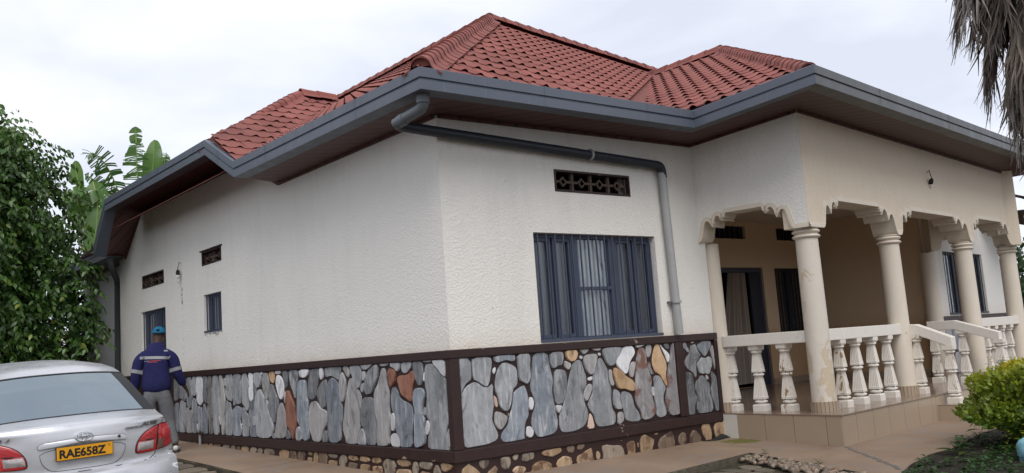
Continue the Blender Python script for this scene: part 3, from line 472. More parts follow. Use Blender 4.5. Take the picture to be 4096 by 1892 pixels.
TRACED_A = [('g',[(2.044,1.438),(1.849,1.435),(1.804,1.362),(1.804,1.259),(1.847,1.174),(1.93,1.155),(1.991,1.246),(2.018,1.333),(2.07,1.352)]),('g',[(1.814,1.439),(1.523,1.451),(1.543,1.421),(1.684,1.367),(1.768,1.381)]),('w',[(1.781,1.352),(1.726,1.356),(1.72,1.274),(1.765,1.241),(1.795,1.284)]),('d',[(1.493,1.42),(1.427,1.421),(1.42,1.334),(1.444,1.26),(1.516,1.194),(1.575,1.103),(1.695,1.084),(1.732,1.156),(1.7,1.274),(1.634,1.357)]),('g',[(1.82,1.208),(1.76,1.221),(1.768,1.139),(1.813,1.106),(1.849,1.154)]),('l',[(2.114,1.274),(2.023,1.281),(1.961,1.193),(1.842,1.089),(1.844,0.969),(1.887,0.884),(1.916,0.765),(1.893,0.714),(1.968,0.593),(1.994,0.508),(2.233,0.514),(2.249,0.569),(2.318,0.685),(2.274,0.829),(2.243,0.957),(2.197,1.092)]),('d',[(1.801,1.054),(1.58,1.056),(1.523,0.969),(1.528,0.853),(1.484,0.771),(1.505,0.655),(1.542,0.522),(1.719,0.508),(1.763,0.582),(1.802,0.699),(1.881,0.765),(1.864,0.867),(1.826,0.969)]),('g',[(1.87,0.706),(1.804,0.673),(1.783,0.548),(1.797,0.509),(1.97,0.508),(1.938,0.611)]),('l',[(1.334,1.373),(1.286,1.376),(1.258,1.329),(1.254,1.214),(1.203,1.099),(1.23,0.92),(1.192,0.807),(1.229,0.694),(1.262,0.612),(1.252,0.532),(1.44,0.501),(1.509,0.523),(1.489,0.655),(1.471,0.771),(1.529,0.903),(1.534,1.019),(1.524,1.119),(1.415,1.217)]),('l',[(1.394,1.43),(1.19,1.434),(1.203,1.402),(1.332,1.398)]),('r',[(1.197,1.369),(1.066,1.357),(1.047,1.307),(1.081,1.211),(1.166,1.151),(1.199,1.23)]),('g',[(1.136,1.437),(0.95,1.437),(0.957,1.369),(1.008,1.326),(1.05,1.364),(1.141,1.395)]),('g',[(0.92,1.436),(0.731,1.438),(0.731,1.378),(0.812,1.317),(0.873,1.306),(0.93,1.336)]),('r',[(0.721,1.33),(0.679,1.313),(0.671,1.25),(0.73,1.165),(0.748,1.079),(0.757,0.993),(0.856,1.04),(0.957,1.081),(0.993,1.177),(1.031,1.25),(0.997,1.282),(0.875,1.284),(0.799,1.293)]),('d',[(0.695,1.437),(0.564,1.438),(0.51,1.41),(0.507,1.309),(0.535,1.178),(0.607,1.171),(0.657,1.25),(0.683,1.329)]),('w',[(0.492,1.308),(0.464,1.304),(0.461,1.253),(0.495,1.208),(0.513,1.247)]),('b',[(1.15,1.156),(1.087,1.163),(1.03,1.114),(1.006,1.049),(0.948,1.017),(0.817,0.985),(0.748,0.938),(0.746,0.813),(0.791,0.671),(0.791,0.531),(0.941,0.507),(1.016,0.508),(1.035,0.618),(1.106,0.68),(1.083,0.841),(1.16,0.905),(1.181,1.002)]),('w',[(1.169,0.88),(1.116,0.881),(1.108,0.808),(1.136,0.688),(1.191,0.694)]),('w',[(1.218,0.645),(1.138,0.663),(1.064,0.641),(1.03,0.586),(1.046,0.515),(1.155,0.5),(1.22,0.533),(1.245,0.596)]),('b',[(0.698,1.133),(0.609,1.148),(0.525,1.136),(0.494,1.077),(0.541,0.984),(0.567,0.876),(0.516,0.815),(0.546,0.723),(0.522,0.632),(0.558,0.554),(0.705,0.519),(0.736,0.548),(0.723,0.673),(0.717,0.813),(0.691,0.922),(0.725,1.016)]),('g',[(0.525,0.946),(0.503,0.938),(0.496,0.877),(0.526,0.854),(0.551,0.892)]),('w',[(0.489,0.808),(0.448,0.801),(0.432,0.74),(0.461,0.679),(0.505,0.655),(0.518,0.723)]),('g',[(0.456,1.385),(0.343,1.393),(0.278,1.356),(0.203,1.293),(0.077,1.222),(0.084,1.103),(0.089,0.984),(0.074,0.88),(0.084,0.791),(0.137,0.716),(0.139,0.642),(0.096,0.555),(0.102,0.503),(0.288,0.503),(0.479,0.511),(0.481,0.618),(0.431,0.695),(0.422,0.786),(0.492,0.862),(0.474,0.954),(0.446,1.076),(0.476,1.2)]),('w',[(0.296,1.44),(0.08,1.44),(0.079,1.252),(0.137,1.276),(0.224,1.346),(0.296,1.395)]),('l',[(0.507,1.436),(0.338,1.439),(0.332,1.414),(0.481,1.413)]),('l',[(0.12,0.701),(0.075,0.747),(0.073,0.57),(0.092,0.54),(0.128,0.627)]),('g',[(4.855,1.421),(4.635,1.424),(4.601,1.325),(4.643,1.238),(4.72,1.204),(4.803,1.249),(4.871,1.331)]),('w',[(4.613,1.428),(4.558,1.427),(4.561,1.386),(4.605,1.382)]),('l',[(4.529,1.412),(4.403,1.405),(4.359,1.285),(4.353,1.164),(4.379,1.06),(4.476,1.046),(4.539,1.148),(4.571,1.272)]),('o',[(4.359,1.421),(4.194,1.42),(4.181,1.333),(4.221,1.257),(4.309,1.284),(4.353,1.355)]),('l',[(4.153,1.422),(3.971,1.426),(3.974,1.388),(4.116,1.38)]),('w',[(4.117,1.366),(4.016,1.367),(3.923,1.294),(3.893,1.192),(3.945,1.049),(4.025,1.044),(4.096,1.143),(4.148,1.247)]),('d',[(3.931,1.421),(3.774,1.42),(3.778,1.291),(3.803,1.194),(3.865,1.2),(3.882,1.31)]),('g',[(3.735,1.424),(3.45,1.424),(3.471,1.317),(3.54,1.137),(3.572,1.038),(3.627,1.138),(3.696,1.222),(3.725,1.323)]),('w',[(3.413,1.423),(3.121,1.419),(3.182,1.343),(3.276,1.313),(3.403,1.332)]),('d',[(3.104,1.418),(2.857,1.422),(2.859,1.335),(2.931,1.194),(2.995,1.067),(3.069,1.036),(3.175,1.045),(3.212,1.101),(3.19,1.262),(3.127,1.358)]),('w',[(2.839,1.429),(2.761,1.424),(2.758,1.317),(2.803,1.274),(2.84,1.319)]),('g',[(2.703,1.428),(2.285,1.427),(2.314,1.367),(2.356,1.261),(2.434,1.294),(2.562,1.328),(2.681,1.307),(2.719,1.363)]),('l',[(2.244,1.426),(2.118,1.429),(2.087,1.331),(2.116,1.289),(2.175,1.325)]),('l',[(2.282,1.366),(2.223,1.319),(2.189,1.243),(2.201,1.122),(2.277,0.994),(2.346,1.033),(2.358,1.139),(2.359,1.231)]),('d',[(2.683,1.284),(2.682,1.19),(2.722,1.05),(2.738,0.956),(2.802,0.928),(2.883,0.972),(2.927,1.051),(2.973,1.115),(2.859,1.224),(2.787,1.262)]),('b',[(2.565,1.3),(2.452,1.279),(2.377,1.216),(2.382,1.094),(2.349,1.002),(2.3,0.957),(2.312,0.836),(2.358,0.684),(2.361,0.564),(2.445,0.519),(2.64,0.517),(2.681,0.616),(2.68,0.724),(2.67,0.894),(2.69,1.034),(2.674,1.205)]),('l',[(3.126,0.996),(3.0,1.02),(2.917,0.98),(2.853,0.925),(2.737,0.902),(2.69,0.863),(2.702,0.739),(2.811,0.66),(2.855,0.55),(2.91,0.514),(3.082,0.52),(3.127,0.606),(3.189,0.7),(3.185,0.86)]),('d',[(2.778,0.653),(2.72,0.662),(2.71,0.554),(2.724,0.51),(2.841,0.519)]),('b',[(3.444,1.284),(3.242,1.288),(3.235,1.166),(3.228,1.053),(3.196,1.004),(3.228,0.86),(3.222,0.731),(3.195,0.636),(3.224,0.524),(3.368,0.519),(3.393,0.648),(3.477,0.728),(3.529,0.776),(3.513,0.94),(3.488,1.137)]),('r',[(3.798,1.157),(3.741,1.153),(3.69,1.072),(3.585,0.973),(3.577,0.857),(3.552,0.726),(3.62,0.594),(3.666,0.514),(3.712,0.625),(3.838,0.722),(3.827,0.839),(3.831,1.006)]),('g',[(3.558,0.661),(3.48,0.703),(3.411,0.648),(3.406,0.51),(3.572,0.514)]),('d',[(3.825,0.656),(3.752,0.608),(3.741,0.525),(3.863,0.53)]),('l',[(4.03,0.99),(3.97,0.998),(3.917,0.922),(3.868,0.822),(3.864,0.655),(3.902,0.534),(4.212,0.529),(4.225,0.614),(4.152,0.751),(4.119,0.888)]),('d',[(4.312,1.25),(4.251,1.24),(4.177,1.144),(4.086,1.041),(4.087,0.939),(4.164,0.836),(4.216,0.716),(4.292,0.784),(4.386,0.886),(4.383,1.008),(4.343,1.129)]),('g',[(4.768,1.151),(4.656,1.194),(4.577,1.114),(4.394,1.025),(4.408,0.869),(4.293,0.767),(4.249,0.665),(4.335,0.526),(4.715,0.516),(4.819,0.566),(4.807,0.707),(4.84,0.831),(4.837,1.009)]),('d',[(5.0,1.298),(4.866,1.295),(4.787,1.187),(4.787,1.08),(4.892,0.991),(4.946,0.884),(5.032,0.919),(5.112,1.046),(5.077,1.191)]),('l',[(4.907,0.822),(4.843,0.795),(4.839,0.689),(4.897,0.679),(4.936,0.741)]),('g',[(4.298,0.578),(4.227,0.597),(4.164,0.527),(4.315,0.523)]),('l',[(3.897,1.141),(3.858,1.149),(3.859,1.006),(3.899,0.99)])]
def chaikin(P):
    P = np.array(P, float); Q = np.empty((len(P) * 2, 2)); Q[0::2] = .78 * P + .22 * np.roll(P, -1, 0); Q[1::2] = .22 * P + .78 * np.roll(P, -1, 0); return Q
def grow(P, d):        # push the outline outwards a little
    n = len(P); t = np.roll(P, -1, 0) - np.roll(P, 1, 0); L = np.hypot(t[:, 0], t[:, 1])[:, None] + 1e-9; nr = np.stack([t[:, 1], -t[:, 0]], 1) / L
    ar = np.sum(P[:, 0] * np.roll(P[:, 1], -1) - np.roll(P[:, 0], -1) * P[:, 1]); return P + nr * d * (1 if ar > 0 else -1)
def traced(lst, u0, u1, place):
    for c, P in lst:
        Q = grow(chaikin(P), .003); Q[:, 0] = np.clip(Q[:, 0], u0, u1); Q[:, 1] = np.clip(Q[:, 1], .514, 1.428); slab_piece('stone', Q, place, rs.uniform(.010, .030), STONE[c], plinth, rs, .006)
traced(TRACED_B, .09, 3.355, lambda u, v, w: (u, -w, v)); traced(TRACED_A, .035, 9, lambda u, v, w: (-w, u, v))
SA = [s for s in SEEDS_A if s[0] > 4.72] + extra
for P, s in zip(cells(SA, (4.74, .52), (8.2, 1.424), .019, 24, 1, .0, rs, .026), SA): slab_piece('stone', P, lambda u, v, w: (-w, u, v), rs.uniform(.010, .02), STONE[s[4]], plinth, rs)
for P, s in zip(cells(SEEDS_C, (3.508, .52), (4.135, 1.424), .018, 24, 1, .0, rs, .026), SEEDS_C): slab_piece('stone', P, lambda u, v, w: (u, -w, v), rs.uniform(.010, .02), STONE[s[4]], plinth, rs)
# rubble footing under the lower band
mb = MB(); mb.box((-.012, -.012, -.3), (.1, 11.0, .394)); mb.box((.1, -.012, -.3), (4.19, .1, .394)); footing = part(mb, 'footing', BROWN)
fx = []; y = .08
while y < 7.6:
    w = rs.uniform(.05, .13); g0 = z_ap(0, y); top_ = .385; hh = top_ - g0
    if y < 3.2 and rs.random() < .55: fx += [(y + w, g0 + hh * .25, w, hh * .24, rs.choice('oong')), (y + w + rs.uniform(-.03, .03), g0 + hh * .75, w * .8, hh * .22, rs.choice('oog'))]
    elif rs.random() < .9: fx.append((y + w, g0 + hh * rs.uniform(.3, .5), w, max(.03, hh * rs.uniform(.3, .45)), rs.choice('oongg')))
    y += 2 * w + rs.uniform(.02, .09)
for P, s in zip(cells(fx, (.03, .05), (7.7, .388), .016, 16, 1, .12, rs), fx): slab_piece('footing_stone', P, lambda u, v, w: (-.012 - w, u, v), rs.uniform(.010, .022), FSTONE[s[4]], footing, rs, .014)
fb = SEEDS_F + [(.18, .21, .13, .06, 'o'), (.42, .20, .1, .07, 'o'), (.33, .33, .05, .04, 'g'), (.60, .30, .05, .06, 'g'), (.55, .17, .08, .05, 'g'), (2.30, .35, .10, .02, 'n'), (2.9, .36, .06, .02, 'o'), (3.85, .27, .08, .06, 'o'), (4.06, .28, .08, .06, 'o')]
for P, s in zip(cells(fb, (.03, .1), (4.17, .388), .030, 16, 1, .10, rs), fb): slab_piece('footing_stone', P, lambda u, v, w: (u, -.012 - w, v), rs.uniform(.010, .022), FSTONE[s[4]], footing, rs, .014)

# ---------------------------------------------------------------- windows and vents
def dark_box(mb, u0, u1, z0, z1, w0, w1, fr):     # box whose near-black colour paints the darkness behind an opening
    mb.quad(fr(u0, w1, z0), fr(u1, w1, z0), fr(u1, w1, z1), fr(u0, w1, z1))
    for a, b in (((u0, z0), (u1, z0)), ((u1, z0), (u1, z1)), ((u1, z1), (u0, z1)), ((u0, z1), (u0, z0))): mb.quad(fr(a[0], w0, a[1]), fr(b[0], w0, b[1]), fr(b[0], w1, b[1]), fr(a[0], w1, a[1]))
def window(fr, hole, ncol, nbars, name='window', parent=house, curt=None, dark=STEEL, glass=None, depth=.1, mull=None):
    u0, u1, z0, z1 = hole; mb = MB(); t = .045; d = depth
    for a, b, c, e in ((u0, u1, z0, z0 + t), (u0, u1, z1 - t, z1), (u0, u0 + t, z0 + t, z1 - t), (u1 - t, u1, z0 + t, z1 - t)): mb.box((a + .001, d - .03, c + .001), (b - .001, d + .03, e - .001), 0, fr)
    mu = mull or [u0 + (u1 - u0) * k / ncol for k in range(1, ncol)]
    for m_ in mu: mb.box((m_ - .055, d - .035, z0 + t), (m_ + .055, d + .03, z1 - t), 0, fr)
    # a low sill lip in front of the frame
    mb.box((u0 + .002, -.012, z0 + .001), (u1 - .002, d - .031, z0 + .028), 0, fr)
    w_ = mb.build(name, dark, parent); edges = [u0 + t] + [x for m_ in mu for x in (m_ - .055, m_ + .055)] + [u1 - t]
    for k in range(len(mu) + 1):
        a, b = edges[2 * k], edges[2 * k + 1]; mb = MB(); mb.box((a, d + .004, z0 + t), (b, d + .010, z1 - t), 0, fr); mb.build('pane', glass[k] if glass else GLASS, w_)
        if curt and curt[k]:
            cm, sag = curt[k]; mb = MB(); n_ = 40; rr = random.Random(k + 5)
            ph = rr.uniform(0, 6)
            pts = [(a + (b - a) * i / n_, d + .05 + .022 * math.sin(i * 1.15 + ph) + .012 * math.sin(i * .47)) for i in range(n_ + 1)]
            for (p, q) in zip(pts[:-1], pts[1:]): mb.quad(fr(p[0], p[1], z0 + .02), fr(q[0], q[1], z0 + .02), fr(q[0], q[1], z1 - .02), fr(p[0], p[1], z1 - .02))
            if sag:  # scalloped edge of a second drape in front
                for side in (0, 1):
                    e_ = []; 
                    for i in range(25):
                        z = z0 + .05 + (z1 - z0 - .1) * i / 24; wv = (.10 + .055 * math.sin(i * .62 + side)) * (b - a) * 2.0
                        e_.append((z, wv))
                    for (za, wa), (zb, wb) in zip(e_[:-1], e_[1:]):
                        if side == 0: mb.quad(fr(a, d + .012, za), fr(a + wa, d + .015, za), fr(a + wb, d + .015, zb), fr(a, d + .012, zb), 1)
                        else: mb.quad(fr(b - wa, d + .015, za), fr(b, d + .012, za), fr(b, d + .012, zb), fr(b - wb, d + .015, zb), 1)
            mb.build('curtain', [cm, CURTAIN_G], w_, smooth=True)
    mb = MB(); dark_box(mb, u0 - .06, u1 + .06, z0 - .06, z1 + .06, .205 if depth > .09 else .155, .9, fr); mb.build('room_shade_box', DARK, w_)
    for k in range(nbars):
        x = u0 + (u1 - u0) * (k + .6) / (nbars + .2); mb = MB(); mb.box((x - .0075, .018, z0 + .029), (x + .0075, .034, z1 - .006), 0, fr); mb.build('bar', dark, w_)
    return w_
wb = window(frB, WB, 3, 15, curt=[(CURTAIN_G, 0), (CURTAIN_W, 1), (CURTAIN_G, 0)], mull=[1.90, 2.52], glass=[GLASS_GREY, GLASS, GLASS_GREY], depth=.12)
mb = MB(); mb.box((1.955, .085, 2.115), (2.465, .135, 2.15)); mb.build('glazing_bar', STEEL, wb)
for a, b in ((1.265, 1.545), (1.575, 1.845), (2.575, 2.86), (2.89, 3.165)):         # casement leaves either side
    mb = MB()
    for x0, x1, z0, z1 in ((a, a + .03, 1.58, 2.71), (b - .03, b, 1.58, 2.71), (a + .03, b - .03, 1.58, 1.615), (a + .03, b - .03, 2.675, 2.71)): mb.box((x0, .092, z0), (x1, .118, z1))
    mb.build('casement', STEEL, wb)
window(frA, WA2, 1, 7, curt=[(CURTAIN_G, 0)], depth=.12, glass=[GLASS_GREY]); window(frA, WA1, 2, 11, curt=[(CURTAIN_D, 0), (CURTAIN_G, 0)], depth=.12, glass=[GLASS_GREY, GLASS_GREY])
LATT = simple('vent_block', (.095, .066, .052), .9, 0, .35, 12, .4)
def vent(fr, hole, n):
    u0, u1, z0, z1 = hole; mb = MB(); t = .026
    for a, b, c, e in ((u0, u1, z0, z0 + t), (u0, u1, z1 - t, z1), (u0, u0 + t, z0 + t, z1 - t), (u1 - t, u1, z0 + t, z1 - t)): mb.box((a + .001, -.008, c + .001), (b - .001, .10, e - .001), 0, fr)
    v_ = mb.build('vent', BROWN, house); mb = MB(); dark_box(mb, u0 - .02, u1 + .02, z0 - .02, z1 + .02, .101, .6, fr); mb.build('room_shade_box', DARK, v_)
    w = (u1 - u0 - 2 * t) / n; zc = (z0 + z1) / 2; h = (z1 - z0) / 2 - t
    for k in range(n):
        c = u0 + t + w * (k + .5); mb = MB(); r1, r2 = h * .60, h * .34
        for i in range(4):          # diamond
            a0, a1 = math.pi / 2 * i, math.pi / 2 * (i + 1)
            q = [(c + r1 * math.cos(a0), zc + r1 * math.sin(a0)), (c + r1 * math.cos(a1), zc + r1 * math.sin(a1)), (c + r2 * math.cos(a1), zc + r2 * math.sin(a1)), (c + r2 * math.cos(a0), zc + r2 * math.sin(a0))]
            mb.quad(*[fr(x, .04, z) for x, z in q]); mb.quad(*[fr(x, .04 + (.03 if j in (1, 2) else 0), z) for j, (x, z) in enumerate([q[0], q[0], q[1], q[1]])])
        mb.box((c - w / 2, .045, zc - .014), (c - r1, .085, zc + .014), 0, fr); mb.box((c + r1, .045, zc - .014), (c + w / 2, .085, zc + .014), 0, fr)
        mb.box((c + w / 2 - .017, .04, z0 + t), (c + w / 2 + .017, .08, zc - .016), 0, fr); mb.box((c + w / 2 - .017, .04, zc + .016), (c + w / 2 + .017, .08, z1 - t), 0, fr)
        mb.build('vent_block', LATT, v_)
vent(frB, VB, 4); vent(frA, VA1, 3); vent(frA, VA2, 2)
mb = MB(); mb.box((5.9, -.02, 3.392), (6.82, .0, 3.41), 0, frA); part(mb, 'vent_lintel', BROWN)

# ---------------------------------------------------------------- gutter, soffit
GP = [(-.36, 15.2, 3.80), (-.36, 10.62, 3.80), (-.66, 10.50, 3.79), (-.66, 9.74, 4.53), (-.66, 4.77, 4.51), (-.66, 3.77, 3.995), (-.635, -.69, 3.984), (3.36, -.67, 4.01), (3.53, -2.27, 4.15), (13.1, -1.20, 4.10), (13.1, 7.0, 4.10)]
SP = [(.3, 15.2, 3.82), (.3, 11.2, 3.82), (.0, 10.76, 3.80), (.0, 9.79, 4.515), (.0, 4.95, 4.50), (.0, 3.83, 3.966), (.0, .0, 3.966), (4.06, .0, 4.0), (4.32, -1.48, 4.135), (12.2, -.61, 4.05), (12.2, 7.0, 4.05)]
def inward(i):
    def nrm(a, b): d = Vector((b[0] - a[0], b[1] - a[1])); d.normalize(); return Vector((-d.y, d.x)) if True else d
    ns = []
    if i > 0: ns.append(nrm(GP[i - 1], GP[i]))
    if i < len(GP) - 1: ns.append(nrm(GP[i], GP[i + 1]))
    m = sum(ns, Vector((0, 0))); m.normalize(); return m / max(.5, m.dot(ns[0]))
SEC = [(.19, .0), (.0, .0), (.0, .092), (.014, .097), (.014, .116), (-.004, .120), (-.004, .215), (.012, .222), (.19, .222)]
pos = []
for i, g_ in enumerate(GP):
    m = inward(i); pos.append([(g_[0] + m.x * o, g_[1] + m.y * o, g_[2] + h) for o, h in SEC])
gut = None
GJ = []
for nm, ia, ib, mt in (('gutter', 0, 8, GUTTER), ('gutter', 8, 10, GUTTER_WORN)):
    mb = MB()
    for i in range(ia, ib):
        if i == 1: 
            pass
        for k in range(len(SEC) - 1): mb.quad(pos[i][k], pos[i + 1][k], pos[i + 1][k + 1], pos[i][k + 1])
    gut = part(mb, nm, mt)
mb = MB()
for i in range(len(GP) - 1):
    a, b = pos[i][0], pos[i + 1][0]; c, d = SP[i + 1], SP[i]; mb.quad((a[0], a[1], a[2] + .004), (b[0], b[1], b[2] + .004), (c[0], c[1], c[2] + .004), (d[0], d[1], d[2] + .004))
part(mb, 'soffit', SOFFIT)
mb = MB()                                    # cover strip where the boards meet the plaster
for i in range(len(SP) - 1):
    p, q = Vector(SP[i]), Vector(SP[i + 1]); d = (q - p); n_ = Vector((d.y, -d.x, 0)).normalized() * -.03
    if i < 2 or i == 9: continue
    n_ = -n_; mb.add([p + Vector((0, 0, -.03)), q + Vector((0, 0, -.03)), q + n_ * .9 + Vector((0, 0, -.03)), p + n_ * .9 + Vector((0, 0, -.03)), p + n_ * .9 + Vector((0, 0, .01)), q + n_ * .9 + Vector((0, 0, .01))], [(0, 1, 2, 3), (3, 2, 5, 4)])
part(mb, 'cover_strip', SOFFIT)
for (ia, t) in ((4, .45), (5, .22), (5, .72), (6, .40), (6, .80), (8, .18), (8, .42), (8, .66)):          # overlapped joints in the gutter lengths
    mb = MB(); a = [Vector(p) for p in pos[ia]]; b = [Vector(p) for p in pos[ia + 1]]; d = (b[1] - a[1]); L = d.length; out = Vector((d.y, -d.x, 0)).normalized() * -.0025
    q = lambda k, s_: a[k] + (b[k] - a[k]) * s_ - Vector((-d.y, d.x, 0)).normalized() * .003
    for k in range(1, 7): mb.quad(q(k, t - .02 / L), q(k, t + .02 / L), q(k + 1, t + .02 / L), q(k + 1, t - .02 / L))
    part(mb, 'gutter_joint', GUTTER_WORN if ia == 8 else GUTTER)

# ---------------------------------------------------------------- roof
roof_mb = MB()
A_ = Vector((4.019, 3.982, 7.05)); RX = Vector((9.05, 4.79, 7.05)); RY = Vector((4.019, 9.41, 7.05)); E_ = Vector((-.60, -.645, 4.20))
WA_ = Vector((2.1, 7.25, 6.37)); WE = Vector((2.95, 7.25, 6.37)); W1 = Vector((-.61, 4.77, 4.60)); W2 = Vector((-.61, 9.74, 4.58)); W0 = Vector((-.62, 3.74, 4.19)); W3 = Vector((-.62, 10.5, 4.0))
V0 = Vector((3.42, -.60, 4.15)); ER = Vector((3.56, -2.24, 4.30)); P_ = Vector((8.358, 2.558, 6.74)); PG = Vector((8.35, 4.55, 6.74)); EC = Vector((13.05, -1.16, 4.31)); PB = Vector((13.05, 7.0, 4.31))
class Face:
    def __init__(s, p0, lvl, p_up, poly):
        s.o = Vector(p0); s.e = Vector((math.cos(lvl), math.sin(lvl), 0)); d = Vector(p_up) - s.o; d -= s.e * d.dot(s.e); s.s = d.normalized(); s.n = s.e.cross(s.s)
        if s.n.z < 0: s.n = -s.n
        s.poly = [Vector(p) for p in poly]
        q = [((p - s.o).dot(s.e), (p - s.o).dot(s.s)) for p in s.poly]; s.q = [(a, b) for a, b in q]
        ar = sum(s.q[i][0] * s.q[(i + 1) % len(q)][1] - s.q[(i + 1) % len(q)][0] * s.q[i][1] for i in range(len(q)))
        if ar < 0: s.q = s.q[::-1]
    def at(s, u, v, h=0.0): return s.o + s.e * u + s.s * v + s.n * h
TW, TC = .235, .31
def tile_profile(t):    # height across one tile, t in 0..1: flat pan and one raised rib
    x = abs(t - .5); return .027 * math.cos(math.pi * x / .60) ** 2 if x < .30 else 0.0
TN = 8
def tile_shape():
    ts = [0, .20, .30, .40, .5, .60, .70, .80, 1.0]; vs = []; fs = []; k = len(ts)
    for row, (v, lift, am) in enumerate(((TC + .03, .0, .40), (TC * .5, .007, .65), (-.012, .013, 1.0), (-.014, -.004, .2))):
        for t in ts: vs.append(((t - .5) * TW * 1.0, v, tile_profile(t) * am + lift))
    for r in range(3):
        for i in range(k - 1):
            if r == 2 and 1 < i < k - 2 - 1 + 0: continue
            fs.append((r * k + i, (r + 1) * k + i, (r + 1) * k + i + 1, r * k + i + 1))
    return vs, fs
TV, TF = tile_shape()
tile_me = bpy.data.meshes.new('roof_tile'); tile_me.from_pydata(TV, [], [f[::-1] for f in TF]); tile_me.materials.append(TILE)
CAMP = Vector((-5.383, -7.706, 1.45)); tiles = []; rest = []
rt = random.Random(4)
def clip(poly2, q):      # Sutherland-Hodgman on (u, v, h)
    out = poly2
    for i in range(len(q)):
        (ax, ay), (bx, by) = q[i], q[(i + 1) % len(q)]; inp = out; out = []
        if not inp: return []
        sd = lambda p: (bx - ax) * (p[1] - ay) - (by - ay) * (p[0] - ax)
        for j in range(len(inp)):
            p, r_ = inp[j], inp[(j + 1) % len(inp)]; a, b = sd(p), sd(r_)
            if a >= 0: out.append(p)
            if a * b < 0: t = a / (a - b); out.append(tuple(p[k] + (r_[k] - p[k]) * t for k in range(3)))
    return out
def convex_split(q): return q
def tile_face(F, vmin, urange):
    vmax = max(p[1] for p in F.q); j = 0; v = vmin
    while v < vmax:
        u = urange[0] + (0.0 if j % 2 == 0 else .0)
        while u < urange[1]:
            cs = [(u + a, v + b) for a in (-TW / 2, TW / 2) for b in (-.012, TC + .03)]
            def ins(p):
                return all((F.q[(i + 1) % len(F.q)][0] - F.q[i][0]) * (p[1] - F.q[i][1]) - (F.q[(i + 1) % len(F.q)][1] - F.q[i][1]) * (p[0] - F.q[i][0]) >= -1e-4 for i in range(len(F.q)))
            k = sum(ins(c) for c in cs); c = F.at(u, v + TC / 2)
            if k == 4: tiles.append(((c - CAMP).length / max(.12, abs(F.n.dot((CAMP - c).normalized()))) ** .5, F, u, v))
            elif k > 0 or ins((u, v + TC / 2)): rest.append((F, u, v, True))
            u += TW
        v += TC; j += 1
lv = math.atan2(RX.y - A_.y, RX.x - A_.x)
F_front = Face(E_, lv, A_, [E_, E_ + Vector((math.cos(lv), math.sin(lv), 0)) * 5.3, PG + Vector((.25, 0, 0)), RX, A_])
F_side = Face(E_, R(90), A_, [E_, A_, Vector((4.019, 8.33, 7.05)), W0])
WE2 = WE + Vector((.8, 0, 0)); F_wing = Face(W0, 0.0, WE, [W0, WE2, WA_, W1])
F_whip = Face(W1, R(90), WA_, [W1, WA_, W2])
F_porch = Face(ER, math.atan2(V0.y - ER.y, V0.x - ER.x) if False else R(92), P_, [ER, P_, PG + Vector((0, .9, 0)), V0 + Vector((0, .5, 0)), V0])
F_pfront = Face(ER - Vector((0, 0, .05)), math.atan2(EC.y - ER.y, EC.x - ER.x), P_, [ER, EC, P_])
# clip polygons must lie in their own faces
for F in (F_front, F_side, F_wing, F_porch, F_pfront, F_whip):
    roof_mb.poly([F.at(u, v, -.03) for u, v in F.q])
roof_mb.poly([E_ + Vector((0, 0, -.04)), A_ + Vector((0, 0, -.04)), Vector((4.019, 11, 7.01)), Vector((-.6, 9.5, 4.16))]); roof_mb.poly([RX, Vector((9.1, 9.5, 4.2)), RY]); roof_mb.poly([A_, RX, RY]); roof_mb.poly([W2, WA_, WE2, Vector((4.6, 11, 6.0)), W3]); roof_mb.poly([WE, RY, Vector((4.0, 15.2, 6.9)), Vector((-.2, 15.2, 4.0)), W3])
roof_mb.poly([P_, PG, Vector((8.6, 7, 6.74)), PB, EC])
roof = part(roof_mb, 'roof', ROOFDECK)
roof_mb2 = MB(); roof_mb2.poly([E_ + Vector((0, 0, -.05)), Vector((3.42, -.55, 4.15)), Vector((3.9, .1, 4.15))]); roof_mb2.build('box_gutter', GUTTER_WORN, house)
tile_face(F_front, .02, (-.3, 11)); tile_face(F_side, .02, (.05, 12)); tile_face(F_wing, .02, (-.2, 4)); tile_face(F_porch, .02, (-.2, 8)); tile_face(F_pfront, .02, (.1, 9)); tile_face(F_whip, .12, (.1, 5))
tiles.sort(key=lambda t: t[0])
for i, (d, F, u, v) in enumerate(tiles):
    c = F.at(u, v)
    if i < 300:
        o = obj('roof_tile', tile_me, roof); ry = rt.uniform(-.02, .02)
        o.matrix_basis = Matrix(((F.e.x, F.s.x, F.n.x, c.x), (F.e.y, F.s.y, F.n.y, c.y), (F.e.z, F.s.z, F.n.z, c.z), (0, 0, 0, 1))) @ Matrix.Rotation(ry, 4, 'X')
    else: rest.append((F, u, v, False))
mb = MB()
for F, u, v, cut in rest:
    if not cut: mb.add([F.at(u + a, v + b, h) for a, b, h in TV], [f[::-1] for f in TF]); continue
    for f in TF:
        pl_ = clip([(u + TV[i][0], v + TV[i][1], TV[i][2]) for i in f[::-1]], F.q)
        if len(pl_) > 2: mb.poly([F.at(*p) for p in pl_])
tag(mb.build('roof_tiling', TILE, roof), kind='stuff')
